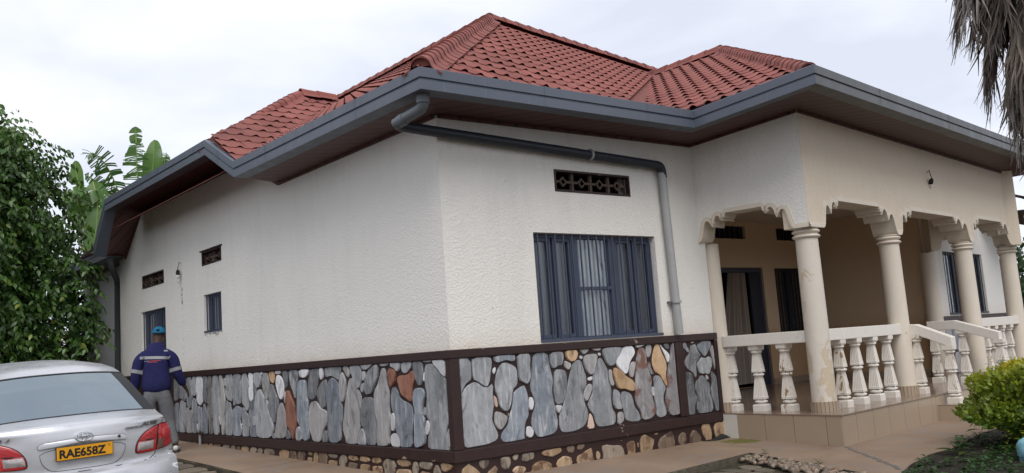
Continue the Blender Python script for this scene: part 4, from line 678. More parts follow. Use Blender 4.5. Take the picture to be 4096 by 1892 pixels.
# ridge and hip caps: overlapping half-round tiles with a flat wing each side
def cap_mesh():
    vs = []; fs = []; n = 9; L = .36
    for j, (x, r, lf) in enumerate(((-.02, .100, .010), (.10, .095, .005), (L, .088, .0))):
        row = [(-.20, -.082), (-.125, -.038)] + [(-math.cos(math.pi * i / (n - 1)) * r, math.sin(math.pi * i / (n - 1)) * r * .95) for i in range(n)] + [(.125, -.038), (.20, -.082)]
        for y, z in row: vs.append((x, y, z + lf))
    k = n + 4
    for j in range(2):
        for i in range(k - 1): fs.append((j * k + i, (j + 1) * k + i, (j + 1) * k + i + 1, j * k + i + 1))
    o_ = len(vs)
    for i in range(k): vs.append((-.02, vs[i][1], vs[i][2] - .02))
    for i in range(k - 1): fs.append((i, i + 1, o_ + i + 1, o_ + i))
    me = bpy.data.meshes.new('ridge_tile'); me.from_pydata(vs, [], fs); me.materials.append(TILE); me.polygons.foreach_set('use_smooth', [True] * len(fs)); me.set_sharp_from_angle(angle=R(50)); return me
cap_me = cap_mesh()
def caps(a, b, step=.25):
    a, b = Vector(a), Vector(b); d = (b - a); L = d.length; x = d.normalized(); y = Vector((0, 0, 1)).cross(x).normalized(); z = x.cross(y); k = int((L - .30) / step)
    mb = MB(); mb.poly([a + x * .01 + z * .034 + y * (r_ * math.cos(math.pi * i / 12)) + z * (math.sin(math.pi * i / 12) * r_) for r_ in (.092,) for i in range(13)]); mb.build('ridge_end', TILE, roof)
    for i in range(k + 1):
        p = a + x * (i * step) + z * (.034 + rt.uniform(-.004, .004)); o = obj('ridge_tile', cap_me, roof)
        o.matrix_basis = Matrix(((x.x, y.x, z.x, p.x), (x.y, y.y, z.y, p.y), (x.z, y.z, z.z, p.z), (0, 0, 0, 1))) @ Matrix.Rotation(rt.uniform(-.03, .03), 4, 'X')
caps(E_ + (A_ - E_).normalized() * .10 + Vector((0, 0, -.03)), A_); caps(A_, RX + (RX - A_).normalized() * .9, .33); caps(A_, RY + Vector((0, 1.2, 0)), .33); caps(W1 + (WA_ - W1).normalized() * .10 + Vector((0, 0, -.01)), WA_); caps(WA_, WE, .33); caps(ER + (P_ - ER).normalized() * .26 + Vector((0, 0, -.05)), P_); caps(P_, PG, .33); 

# ---------------------------------------------------------------- rain pipes
def bend(pts, r=.09, k=5):
    out = [Vector(pts[0])]
    for a, b, c in zip(pts[:-2], pts[1:-1], pts[2:]):
        a, b, c = Vector(a), Vector(b), Vector(c); p = b + (a - b).normalized() * r; q = b + (c - b).normalized() * r
        for i in range(k + 1): t = i / k; out.append((p * (1 - t) + b * t) * (1 - t) + (b * (1 - t) + q * t) * t)
    return out + [Vector(pts[-1])]
PR = .056
mb = MB(); mb.tube(bend([(-.50, -.52, 4.0), (-.50, -.52, 3.86), (-.56, -.10, 3.79)], .07), PR, 14); dp = part(mb, 'downpipe', PIPE, smooth=True, angle=50)
mb = MB(); mb.tube([(-.50, -.52, 3.995), (-.50, -.52, 3.90)], PR + .012, 14); mb.build('collar', PIPE, dp, smooth=True, angle=50)
mb = MB(); mb.tube([(-.537, -.25, 3.815), (-.55, -.16, 3.798)], PR + .008, 14); mb.build('collar', PIPE, dp, smooth=True, angle=50)
mb = MB(); mb.tube(bend([(-.553, -.14, 3.795), (-.565, -.09, 3.79), (-.45, -.085, 3.775), (3.36, -.085, 3.655), (3.385, -.075, 3.50)], .08), PR, 14); dp2 = part(mb, 'downpipe', PIPE_DARK, smooth=True, angle=50)
mb = MB(); mb.tube([(3.368, -.08, 3.62), (3.43, -.07, 1.53)], PR - .004, 14); dp3 = part(mb, 'downpipe', PIPE_PALE, smooth=True, angle=50)
for p, q in (((2.12, -.085, 3.696), 0), ((3.418, -.072, 1.93), 1)):
    mb = MB(); mb.lathe([(PR + .003, -.014), (PR + .014, -.014), (PR + .014, .014), (PR + .003, .014)], 16, 0); o = mb.build('pipe_clip', PIPE_PALE, house, center=None, smooth=False); o.location = p
    if not q: o.rotation_euler = (0, R(90), 0)
    mb = MB(); mb.box((-.012, -.012, -.09), (.012, .09, -.056)) if not q else mb.box((-.09, -.01, -.012), (-.056, .08, .012)); b_ = mb.build('bracket', PIPE, o)
mb = MB(); mb.tube(bend([(-.28, 10.80, 3.84), (-.28, 10.82, 3.68), (.228, 12.2, 3.50), (.228, 12.3, .45)], .1), PR, 12); part(mb, 'downpipe', PIPE, smooth=True, angle=50)

# ---------------------------------------------------------------- porch
ZF = .49
C1, C2, C3, C4 = (4.48, -1.32), (6.91, -1.05), (9.82, -.73), (12.07, -.48)
SL = [(4.16, .02), (4.055, -1.79), (6.74, -1.53), (9.36, -1.275), (12.55, -.965), (12.35, .62), (11.02, .46), (11.02, 3.03), (4.16, 3.03)]
mb = MB(); inset = [(4.17, .02), (4.067, -1.776), (12.535, -.955), (12.34, .60), (11.01, .45), (11.01, 3.03), (4.18, 3.03)]
mb.prism(inset, .0, ZF - .012); slab = part(mb, 'porch_floor', GROUT)
def edge_tiles(a, b, cuts, zt, name, mats, parent, zb=None, th=.012):
    ax, ay = a; bx, by = b; L = math.hypot(bx - ax, by - ay); fr = frame((ax, ay, 0), math.atan2(by - ay, bx - ax)); g = .0038
    for k, (u0, u1) in enumerate(zip(cuts[:-1], cuts[1:])):
        z0 = [z_ap(*fr(u, 0, 0)[:2]) - .01 if zb is None else zb for u in (u0, u1)]
        mb = MB(); vs = [fr(u0 + g, 0, z0[0]), fr(u1 - g, 0, z0[1]), fr(u1 - g, th, z0[1]), fr(u0 + g, th, z0[0]), fr(u0 + g, 0, zt), fr(u1 - g, 0, zt), fr(u1 - g, th, zt), fr(u0 + g, th, zt)]
        mb.add(vs, [(0, 3, 2, 1), (4, 5, 6, 7), (0, 1, 5, 4), (1, 2, 6, 5), (2, 3, 7, 6), (3, 0, 4, 7)]); mb.build(name, mats[k % len(mats)] if len(mats) > 1 else mats[0], parent, center=fr((u0 + u1) / 2, 0, zt))
edge_tiles((4.157, -.0), (4.055, -1.79), [.02, .27, .70, 1.13, 1.58, 1.785], ZF - .016, 'riser_tile', [RISER_W, RISER, RISER, RISER, RISER], slab)
edge_tiles((4.055, -1.79), (12.55, -.965), [.008, .36, .80, 1.24, 1.68, 2.12, 2.56, 2.70, 3.14, 3.58, 4.02, 4.46, 4.9, 5.34, 5.78, 6.22, 6.66, 7.1, 7.54, 7.98, 8.42], ZF - .016, 'riser_tile', [RISER], slab)
# floor tiles laid square to the house, trimmed along the open edges
def inpoly(x, y, P):
    c = False
    for i in range(len(P)):
        (x0, y0), (x1, y1) = P[i], P[i - 1]
        if (y0 > y) != (y1 > y) and x < (x1 - x0) * (y - y0) / (y1 - y0) + x0: c = not c
    return c
fl = MB(); fl.box((-.197, -.197, -.012), (.197, .197, 0)); fl_me = fl.mesh('floor_tile', FLOOR)
FP = [(4.165, .01), (4.075, -1.77), (12.5, -.955), (12.34, .6), (11.0, .45), (11.0, 3.02), (4.2, 3.02)]
edge_cells = MB()
for i in range(22):
    for j in range(13):
        x, y = 4.05 + .2 + i * .4, -1.85 + .2 + j * .4
        k = sum(inpoly(x + a, y + b, FP) for a in (-.2, .2) for b in (-.2, .2))
        if k == 4: obj('floor_tile', fl_me, slab, (x, y, ZF))
        elif k > 0:
            q = [(x - .197, y - .197, 0), (x + .197, y - .197, 0), (x + .197, y + .197, 0), (x - .197, y + .197, 0)]; q = clip(q, FP_C) if False else q
            # cut against the three open edges only (all convex there)
            for (ax, ay), (bx, by) in ((FP[0], FP[1]), (FP[1], FP[2])):
                out = []
                for m_ in range(len(q)):
                    p, r_ = q[m_], q[(m_ + 1) % len(q)]; sd = lambda t: (bx - ax) * (t[1] - ay) - (by - ay) * (t[0] - ax); a, b = sd(p), sd(r_)
                    if a >= 0: out.append(p)
                    if a * b < 0: t = a / (a - b); out.append(tuple(p[n_] + (r_[n_] - p[n_]) * t for n_ in range(3)))
                q = out
                if not q: break
            if len(q) > 2: edge_cells.prism([(p[0], p[1]) for p in q], ZF - .012, ZF - .0005)
tag(edge_cells.build('floor_tiling', FLOOR, slab), kind='stuff')
mb = MB(); nose = [(4.157, .0), (4.049, -1.797), (12.56, -.97)]          # thin projecting nosing along the slab edge
mb.prism([(4.156, .01), (4.046, -1.799), (4.09, -1.77), (4.19, .01)], ZF - .013, ZF - .0015); mb.prism([(4.046, -1.7995), (12.56, -.974), (12.56, -.93), (4.0905, -1.7695)], ZF - .013, ZF - .0015)
mb.build('nosing', FLOOR, slab)
# steps between the second and third column
for zt, ya, yb, xa, xb in ((.355, 0, -.62, 2.745, 5.40), (.245, -.62, -.98, 2.745, 5.40)):
    fr = frame((4.055, -1.79, 0), math.atan2(.825, 8.495)); mb = MB(); mb.box((xa + .012, yb + .012, 0), (xb - .012, ya - .001, zt - .012), 0, fr); st = part(mb, 'step', GROUT)
    u = xa
    while u < xb - .05:
        u2 = min(xb, u + .44); mb = MB(); mb.box((u + .002, yb, .05), (u2 - .002, yb + .0115, zt - .014), 0, fr); mb.build('riser_tile', RISER, st); mb = MB(); mb.box((u + .002, yb - .01, zt - .012), (u2 - .002, ya, zt), 0, fr); mb.build('tread_tile', FLOOR, st); u = u2
    for x in (xa, xb - .0115):
        mb = MB(); mb.box((x, yb + .014, .05), (x + .0115, ya - .002, zt - .014), 0, fr); mb.build('riser_tile', RISER, st)

# scalloped beams on the columns
HALF = [(0, 0), (.03, .012), (.055, .05), (.075, .12), (.09, .185), (.108, .245), (.13, .278), (.155, .288), (.185, .278), (.212, .248), (.232, .212), (.246, .186),
        (.258, .228), (.272, .272), (.292, .315), (.318, .340), (.345, .342), (.372, .325), (.392, .295), (.405, .262), (.42, .262), (.421, .30), (.45, .30), (.451, .335), (.467, .335), (.468, .365)]
def arch(u0, f0, f1, u1, zn, zf):
    a = [(u0 + (f0 - u0) * x / .468, zn + (zf - zn) * z / .365) for x, z in HALF]; b = [(u1 - (u1 - f1) * x / .468, zn + (zf - zn) * z / .365) for x, z in HALF][::-1]; return a + b
def beam(name, fr, prof, zt0, zt1, th, mat, edge=True, caps_=(True, True)):
    u0, u1 = prof[0][0], prof[-1][0]; zt = lambda u: zt0 + (zt1 - zt0) * (u - u0) / (u1 - u0); mb = MB()
    for (a, za), (b, zb) in zip(prof[:-1], prof[1:]):
        if b - a > 1e-4:
            mb.quad(fr(a, 0, za), fr(b, 0, zb), fr(b, 0, zt(b)), fr(a, 0, zt(a))); mb.quad(fr(b, th, zb), fr(a, th, za), fr(a, th, zt(a)), fr(b, th, zt(b)))
        mb.quad(fr(a, 0, za), fr(a, th, za), fr(b, th, zb), fr(b, 0, zb), 1)
    for u, z, c in ((u0, prof[0][1], caps_[0]), (u1, prof[-1][1], caps_[1])):
        if c: mb.quad(fr(u, 0, z), fr(u, th, z), fr(u, th, zt(u)), fr(u, 0, zt(u)))
    o = mb.build(name, [mat, CREAM], house)
    if edge:       # raised moulding that follows the scallops
        mb = MB(); n = len(prof); nr = []
        for i in range(n):
            a, b = prof[max(0, i - 1)], prof[min(n - 1, i + 1)]; dx, dz = b[0] - a[0], b[1] - a[1]; L = math.hypot(dx, dz) + 1e-9; nr.append((-dz / L, dx / L))
        for w, h0, h1 in ((-.022, -.004, .026), (-.011, .026, .052)):
            for i in range(n - 1):
                (a, za), (b, zb) = prof[i], prof[i + 1]; (na, ma), (nb, m2) = nr[i], nr[i + 1]
                if abs(b - a) + abs(zb - za) < 1e-4: continue
                p = lambda u, z, q, w_: fr(u + q[0], w_, z + q[1])
                A0, B0, B1, A1 = (na * h0, ma * h0), (nb * h0, m2 * h0), (nb * h1, m2 * h1), (na * h1, ma * h1)
                mb.quad(p(a, za, A0, w), p(b, zb, B0, w), p(b, zb, B1, w), p(a, za, A1, w)); mb.quad(p(a, za, A1, w), p(b, zb, B1, w), p(b, zb, B1, .004), p(a, za, A1, .004)); mb.quad(p(a, za, A0, .004), p(b, zb, B0, .004), p(b, zb, B0, w), p(a, za, A0, w))
        mb.build('moulding', CREAM, o)
    return o
W0p = (4.32, -1.48, 0); frF = frame(W0p, R(6.3))
prof = [(0, 2.70)] + arch(.345, .812, 2.046, 2.63, 2.70, 3.065) + arch(2.71, 3.16, 4.853, 5.55, 2.71, 3.08) + arch(5.64, 5.993, 7.15, 7.85, 2.72, 3.115) + [(7.93, 2.72)]
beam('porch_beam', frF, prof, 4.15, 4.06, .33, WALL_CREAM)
yl = math.atan2(1.48, -.26); _fl = frame(W0p, yl); frL = lambda u, w, z: _fl(u, -w, z)
beam('porch_beam', frL, [(0.004, 2.70)] + arch(.175, .58, 1.085, 1.487, 2.70, 3.035) + [(1.52, 2.69)], 4.15, 4.02, .30, WALL, caps_=(False, True))
yr = math.atan2(1.02, -1.2); frR = frame((12.18, -.58, 0), yr)
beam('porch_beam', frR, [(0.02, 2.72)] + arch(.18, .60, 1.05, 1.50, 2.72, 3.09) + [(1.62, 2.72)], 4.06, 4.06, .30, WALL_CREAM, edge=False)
mb = MB(); mb.quad((4.1, -.1, 3.62), (4.5, -1.2, 3.62), (12.0, -.3, 3.62), (11.1, 3.1, 3.62)); mb.quad((4.1, 3.1, 3.62), (4.1, -.1, 3.62), (4.1, -.1, 3.62), (11.1, 3.1, 3.62)); part(mb, 'porch_ceiling', CREAM)
def column(x, y, zt, mat, name='porch_column', base=True, cap=True):
    mb = MB(); h = zt - ZF; mb.lathe([(.146, .12), (.145, .3), (.142, h * .5), (.134, h - .13 if cap else h)], 32, c=(x, y, ZF), cap=False); c = mb.build(name, mat, house, smooth=True)
    if cap:
        mb = MB(); pr = [(.134, h - .14)]
        for zc in (h - .105, h - .045): pr += [(.134 + .034 * math.sin(math.pi * k / 8), zc - .028 + .056 * k / 8) for k in range(9)]
        mb.lathe(pr + [(.15, h - .012), (.15, h)], 32, c=(x, y, ZF)); mb.build('capital', CREAM, c, smooth=True, angle=40)
    if base:
        mb = MB(); n = 22; vs = []
        for k in range(n):      # ring of upright tile strips with open joints
            a0, a1 = 2 * math.pi * (k + .05) / n, 2 * math.pi * (k + .95) / n; r = .166
            mb.add([(x + r * math.cos(a0), y + r * math.sin(a0), ZF), (x + r * math.cos(a1), y + r * math.sin(a1), ZF), (x + r * math.cos(a1), y + r * math.sin(a1), ZF + .118), (x + r * math.cos(a0), y + r * math.sin(a0), ZF + .118), (x + .13 * math.cos(a1), y + .13 * math.sin(a1), ZF + .122), (x + .13 * math.cos(a0), y + .13 * math.sin(a0), ZF + .122)], [(0, 1, 2, 3), (3, 2, 4, 5)])
        tag(mb.build('base_tiling', RISER, c), kind='stuff'); mb = MB(); mb.lathe([(.160, 0), (.160, .116)], 22, c=(x, y, ZF)); mb.build('base_core', GROUT, c)
    return c
c1 = column(*C1, 2.70, CREAM_WORN); tag(c1, 'round porch column with badly flaking cream paint'); column(*C2, 2.71, CREAM); column(*C3, 2.715, CREAM); column(*C4, 2.72, CREAM)
column(4.40, .13, 2.69, CREAM, cap=False); column(10.93, .43, 2.70, CREAM, cap=False)
# balusters: two fluted tapering drums between square blocks
def baluster_me(nm, mat):
    mb = MB()
    def sq(h, z): return [(-h, -h, z), (h, -h, z), (h, h, z), (-h, h, z)]
    def stack(secs):
        vs = [p for h, z in secs for p in sq(h, z)]; fs = [(0, 3, 2, 1)]
        for i in range(len(secs) - 1):
            for k in range(4): fs.append((4 * i + k, 4 * i + (k + 1) % 4, 4 * i + 4 + (k + 1) % 4, 4 * i + 4 + k))
        n = 4 * (len(secs) - 1); fs.append((n, n + 1, n + 2, n + 3)); mb.add(vs, fs)
    def drum(z0, z1, h0, h1):
        prof = []; nf = 5
        for side in range(4):
            a = side * math.pi / 2; ca, sa = math.cos(a), math.sin(a)
            for k in range(nf):
                t0 = -1 + 2 * k / nf; w = 2 / nf
                for t, d in ((t0 + .001, 0), (t0 + w * .3, 0), (t0 + w * .45, .13), (t0 + w * .85, .13)): prof.append((ca * t - sa * -(1 - d), sa * t + ca * -(1 - d)))
        n = len(prof); dz = (z1 - z0); rows = [(z0, h0, 0), (z0 + dz * .10, h0 * 1.0, 0), (z0 + dz * .13, h0 * .97, 1), (z1 - dz * .09, h1 * 1.03, 1), (z1 - dz * .06, h1, 0), (z1, h1, 0)]; vs = []
        for z, h, fl_ in rows:
            for i, (x, y) in enumerate(prof):
                m_ = max(abs(x), abs(y)); k = 1 if fl_ else 1 / max(m_, .01) if m_ < .999 else 1
                vs.append((x * k * h, y * k * h, z))
        mb.add(vs, [(i * n + k, i * n + (k + 1) % n, (i + 1) * n + (k + 1) % n, (i + 1) * n + k) for i in range(len(rows) - 1) for k in range(n)])
    stack([(.080, 0), (.080, .075), (.066, .088)]); mb.lathe([(.05, .088), (.06, .10), (.078, .108), (.083, .118), (.078, .130), (.06, .138), (.052, .15)], 16)
    drum(.15, .425, .068, .041); mb.lathe([(.046, .425), (.056, .440), (.070, .447), (.073, .456), (.070, .466), (.056, .474), (.046, .488)], 16); drum(.488, .715, .062, .041)
    mb.lathe([(.046, .715), (.06, .728), (.070, .736), (.070, .748), (.056, .758)], 16); stack([(.058, .758), (.072, .778), (.072, .84)])
    me = mb.mesh(nm, mat); return me
BAL = baluster_me('baluster', WHITE_PAINT); BALW = baluster_me('baluster_worn', WHITE_WORN); rb = random.Random(2)
def rail(a, b, zt0, zt1, h=.145, w=.15, name='balustrade', mid=None):
    pts = [a] + ([mid] if mid else []) + [b]; mb = MB(); ring_ = []
    for i, p in enumerate(pts):
        q = pts[min(i + 1, len(pts) - 1)]; r_ = pts[max(0, i - 1)]; d = Vector((q[0] - r_[0], q[1] - r_[1])).normalized(); n = Vector((-d.y, d.x)) * w / 2
        ring_.append([(p[0] - n.x, p[1] - n.y, p[2] - h), (p[0] + n.x, p[1] + n.y, p[2] - h), (p[0] + n.x, p[1] + n.y, p[2]), (p[0] - n.x, p[1] - n.y, p[2])])
    vs = [v for r_ in ring_ for v in r_]; fs = [(0, 1, 2, 3), tuple(4 * (len(pts) - 1) + k for k in (3, 2, 1, 0))]
    for i in range(len(pts) - 1):
        for k in range(4): fs.append((4 * i + k, 4 * i + 4 + k, 4 * i + 4 + (k + 1) % 4, 4 * i + (k + 1) % 4))
    mb.add(vs, fs); o = mb.build(name, WHITE_PAINT, house); bv(o, .008); return o
def balusters(par, pts):
    for x, y, z0, z1, yaw in pts:
        o = obj('baluster', BALW if rb.random() < .45 else BAL, par, (x, y, z0), (0, 0, yaw)); o.scale = (1, 1, (z1 - z0) / .83)
ra = math.atan2(.27, 2.43)
r1 = rail((4.40, .0, 1.463), (4.478, -1.2, 1.463), 0, 0); balusters(r1, [(4.44, -.02, ZF, 1.322, .06), (4.455, -.43, ZF, 1.322, .06), (4.468, -.84, ZF, 1.322, .06)])
r2 = rail((4.60, -1.307, 1.463), (6.80, -1.062, 1.463), 0, 0); balusters(r2, [(x, -1.32 + (x - 4.48) * .111, ZF, 1.322, ra) for x in (5.00, 5.46, 5.94, 6.42)])
r3 = rail((9.94, -.717, 1.463), (11.95, -.494, 1.463), 0, 0); balusters(r3, [(x, -.73 + (x - 9.82) * .111, ZF, 1.322, ra) for x in (10.35, 10.75, 11.15, 11.55)])
r4 = rail((7.03, -1.0, 1.452), (7.10, -1.70, 1.238), 0, 0, mid=(7.055, -1.24, 1.44)); balusters(r4, [(7.04, -1.20, ZF, 1.30, ra), (7.08, -1.63, .355, 1.12, ra)])
r5 = rail((9.22, -.30, 1.467), (9.32, -1.36, 1.238), 0, 0, mid=(9.26, -.72, 1.46)); balusters(r5, [(9.235, -.36, ZF, 1.325, ra), (9.27, -.80, ZF, 1.30, ra), (9.315, -1.33, .355, 1.12, ra)])
# recess walls, door and window at the back of the porch
DR, WR, VR1, VR2 = (8.02, 9.595, ZF, 2.738), (9.98, 11.0 - .05, 1.42, 2.725), (8.25, 9.17, 3.285, 3.53), (10.17, 10.94, 3.285, 3.525)
frK = lambda u, w, z: (u, 3.03 + w, z)
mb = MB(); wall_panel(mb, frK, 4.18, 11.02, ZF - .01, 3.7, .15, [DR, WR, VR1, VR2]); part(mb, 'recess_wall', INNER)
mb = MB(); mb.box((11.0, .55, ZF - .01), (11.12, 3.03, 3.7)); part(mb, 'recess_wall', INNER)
window(frK, WR, 2, 9, curt=[(CURTAIN_D, 0), (CURTAIN_D, 0)], depth=.06, dark=STEEL_DK)
for v_ in (VR1, VR2):
    mb = MB(); mb.box((v_[0] + .001, .06, v_[2] + .001), (v_[1] - .001, .07, v_[3] - .001), 0, frK); vv = part(mb, 'vent', DARK); k = 6  # near-black panel paints the darkness behind the vent bars
    for i in range(1, k): mb = MB(); x = v_[0] + (v_[1] - v_[0]) * i / k; mb.box((x - .012, .02, v_[2]), (x + .012, .05, v_[3]), 0, frK); mb.build('vent_bar', STEEL_DK, vv)
mb = MB(); u0, u1, z0, z1 = DR
for a, b, c, d in ((u0, u0 + .09, z0, z1), (u1 - .06, u1, z0, z1), (u0 + .09, u1 - .06, z1 - .09, z1)): mb.box((a + .001, .04, c), (b - .001, .11, d - .001), 0, frK)
door = part(mb, 'door', STEEL)
mb = MB(); dark_box(mb, u0 - .05, u1 + .05, z0, z1 + .05, .152, 1.4, frK); mb.build('hall_shade_box', DARK, door)  # black box paints the dark of the hall
mb = MB(); mb.box((9.22, .05, z0 + .01), (9.53, .09, z1 - .1), 0, frK); mb.build('door_leaf', STEEL_DK, door)
mb = MB(); cols = 46
for j in range(16):     # gathered curtain, pinched towards the top left and fuller below
    for i in range(cols):
        def cp(i, j):
            t = i / cols; h = j / 16; x0 = 8.34 + .40 * h ** 1.3 ; x1 = 9.26 - .06 * h; return (x0 + (x1 - x0) * t, .15 + .035 * math.sin(t * 38 + h * .6) + .02 * math.sin(t * 13), z0 + .06 + (z1 - z0 - .12) * h)
        mb.quad(*[frK(*cp(a, b)) for a, b in ((i, j), (i + 1, j), (i + 1, j + 1), (i, j + 1))])
mb.build('curtain', CURTAIN_B, door, smooth=True)
for x in (8.40, 9.30): mb = MB(); mb.box((8.17, .035, 2.35), (8.22, .039, 2.56), 0, frK)
mb.build('notice_card', simple('card_white', (.6, .6, .6), .6), door)
for a, b in ((9.60, 10.0), (10.0, 10.4), (10.4, 10.8), (10.8, 10.99), (4.2, 8.0)): mb = MB(); mb.box((a + .002, -.012, ZF), (b - .002, -.001, ZF + .115), 0, frK); mb.build('skirting_tile', RISER, slab)
for i in range(6): mb = MB(); mb.box((10.988, .56 + i * .41, ZF), (10.999, .56 + i * .41 + .406, ZF + .115)); mb.build('skirting_tile', RISER, slab)
# right-hand block beside the porch
frQ = frame((10.95, .414, 0), R(7.3)); WQ = (.74, 3.0, 1.565, 2.757)
mb = MB(); wall_panel(mb, frQ, 0.09, 4.165, 1.545, 4.05, .2, [WQ]); part(mb, 'wall', WALL)
mb = MB(); mb.box((4.165 - .2, .2, .2), (4.163, 5.0, 4.05), 0, frQ); part(mb, 'wall', WALL)
mb = MB(); mb.box((.05, -.035, 1.455), (4.2, .05, 1.545), 0, frQ); part(mb, 'trim_band', BROWN)
mb = MB(); mb.box((.06, .0, .2), (4.16, .2, 1.455), 0, frQ); pl2 = part(mb, 'plinth', BROWN)
rq = random.Random(9); sq_ = []; u = .12
while u < 3.9: w = rq.uniform(.09, .16); s_ = rq.uniform(.4, .6); sq_ += [(u + w, .52 + .9 * s_ / 2, w, .45 * s_, rq.choice('gdl')), (u + w, .52 + .9 * (s_ + (1 - s_) / 2), w, .45 * (1 - s_), rq.choice('glb'))]; u += 2 * w + .02
for P, s in zip(cells(sq_, (.1, .5), (4.0, 1.45), .026, 16, 1, .05, rq), sq_): slab_piece('stone', P, lambda a, b, w: frQ(a, -w, b), .014, STONE[s[4]], pl2, rq)
window(frQ, WQ, 3, 15, curt=[(CURTAIN_W, 0), (CURTAIN_G, 0), (CURTAIN_D, 0)], dark=STEEL_DK, depth=.1)

# ================================================================ the car
def car_paint():
    m = Mat('car_silver', (.60, .61, .64), .34, .55, .5); v = m.co('Object'); m.base(m.mix((.55, .56, .59), (.64, .65, .685), m.noise(v, 3, 4)))
    m.rough(m.ramp(m.noise(v, 5, 5, .65), [(.35, .26), (.7, .40)])); m.b.inputs['Coat Weight'].default_value = .35; m.b.inputs['Coat Roughness'].default_value = .12
    m.bump(m.noise(v, 260, 1), .02, .001); return m.m
PAINT = car_paint()
RED = Mat('lamp_red', (.36, .012, .016), .16, 0, .6); RED.b.inputs['Coat Weight'].default_value = .6
_w = RED.n.new('ShaderNodeTexWave'); _w.bands_direction = 'Z'; _w.inputs['Scale'].default_value = 26; RED.l.new(RED.co('Object'), _w.inputs['Vector']); RED.bump(_w.outputs['Fac'], .35, .003); RED.base(RED.mix((.30, .008, .012), (.50, .035, .04), _w.outputs['Fac'])); RED = RED.m
CLEAR = simple('lamp_clear', (.50, .46, .45), .12, .55, .45, 26, .5, .006)
SMOKE = simple('lamp_amber_grey', (.19, .105, .085), .15, .3, .4, 20, .3, .004)
CHROME = simple('chrome', (.72, .73, .75), .12, 1.0, .1, 6, 0); BLACKT = simple('black_trim', (.012, .012, .013), .4, 0, .1, 6, 0); RUBBER = simple('rubber', (.018, .018, .018), .85)
LETTER = simple('badge_letters', (.16, .165, .175), .3, .6, .1, 6, 0); PLATE_Y = simple('plate_yellow', (.72, .33, .012), .45, 0, .12, 14, .03); PLATE_K = simple('plate_black', (.015, .013, .012), .5, 0, .1, 5, 0)
CAR_GLASS = glass_mat('car_glass', (.20, .25, .26), .07, (.52, .60, .64), .02)
car = thing('car', 'silver four door saloon parked beside the house with a yellow plate', 'car', (-3.158, 1.156, .006))
_yaw, _pit, _rol = R(90.5), R(3.0), R(-1.25)
fx = Vector((math.cos(_yaw), math.sin(_yaw), 0)); ly = Vector((-math.sin(_yaw), math.cos(_yaw), 0)); up = Vector((0, 0, 1))
fx, up = fx * math.cos(_pit) + up * math.sin(_pit), -fx * math.sin(_pit) + up * math.cos(_pit); ly, up = ly * math.cos(_rol) + up * math.sin(_rol), -ly * math.sin(_rol) + up * math.cos(_rol)
car.matrix_basis = Matrix(((fx.x, ly.x, up.x, -3.158), (fx.y, ly.y, up.y, 1.156), (fx.z, ly.z, up.z, .006), (0, 0, 0, 1)))
# centre-line stations: X, Z, half width, sweep forward at the edge, drop at the edge
ST = [(.10, .24, .80, .10, 0), (.02, .33, .845, .15, 0), (.0, .46, .865, .19, 0), (.012, .58, .868, .20, 0), (.035, .640, .862, .20, -.02), (.078, .668, .845, .20, -.025), (.083, .70, .835, .20, -.02),
      (.080, .80, .835, .20, 0), (.083, .90, .82, .195, .0), (.088, .98, .79, .18, .0), (.10, 1.045, .755, .135, .005), (.125, 1.078, .735, .11, .012), (.17, 1.090, .725, .08, .018), (.32, 1.108, .735, .03, .022), (.50, 1.128, .755, .0, .026)]
RW = [(.50, 1.128, .755, 0, .026), (.72, 1.255, .715, 0, .030), (.95, 1.385, .675, 0, .034), (1.17, 1.492, .64, 0, .036)]
RF = [(1.17, 1.492, .64, 0, .036), (1.4, 1.548, .635, 0, .05), (1.8, 1.592, .63, 0, .06), (2.25, 1.600, .62, 0, .06), (2.6, 1.575, .61, 0, .06), (2.8, 1.53, .60, 0, .055)]
WS = [(2.8, 1.53, .60, 0, .055), (3.2, 1.30, .63, -.03, .05), (3.55, 1.08, .70, -.10, .04)]
HD = [(3.55, 1.08, .70, -.10, .04), (3.9, 1.03, .72, -.10, .05), (4.25, .93, .74, -.14, .06), (4.42, .80, .78, -.18, .03), (4.48, .60, .82, -.22, 0), (4.46, .35, .82, -.2, 0), (4.40, .24, .80, -.15, 0)]
def sp(st, t):
    X, Z, w, dx, dz = st; k = abs(t) ** 2.6; return (X + dx * k, w * t, Z - dz * k)
def strip(sts, n=24, sub=3):
    q = []
    for a, b in zip(sts[:-1], sts[1:]):
        for k in range(sub): q.append(tuple(a[i] + (b[i] - a[i]) * k / sub for i in range(5)))
    q.append(sts[-1]); mb = MB(); vs = [sp(s_, -1 + 2 * i / n) for s_ in q for i in range(n + 1)]
    mb.add(vs, [(j * (n + 1) + i, j * (n + 1) + i + 1, (j + 1) * (n + 1) + i + 1, (j + 1) * (n + 1) + i) for j in range(len(q) - 1) for i in range(n)]); return mb
def join(*ms):
    o = MB()
    for m_ in ms: o.add(m_.v, m_.f, 0)
    return o
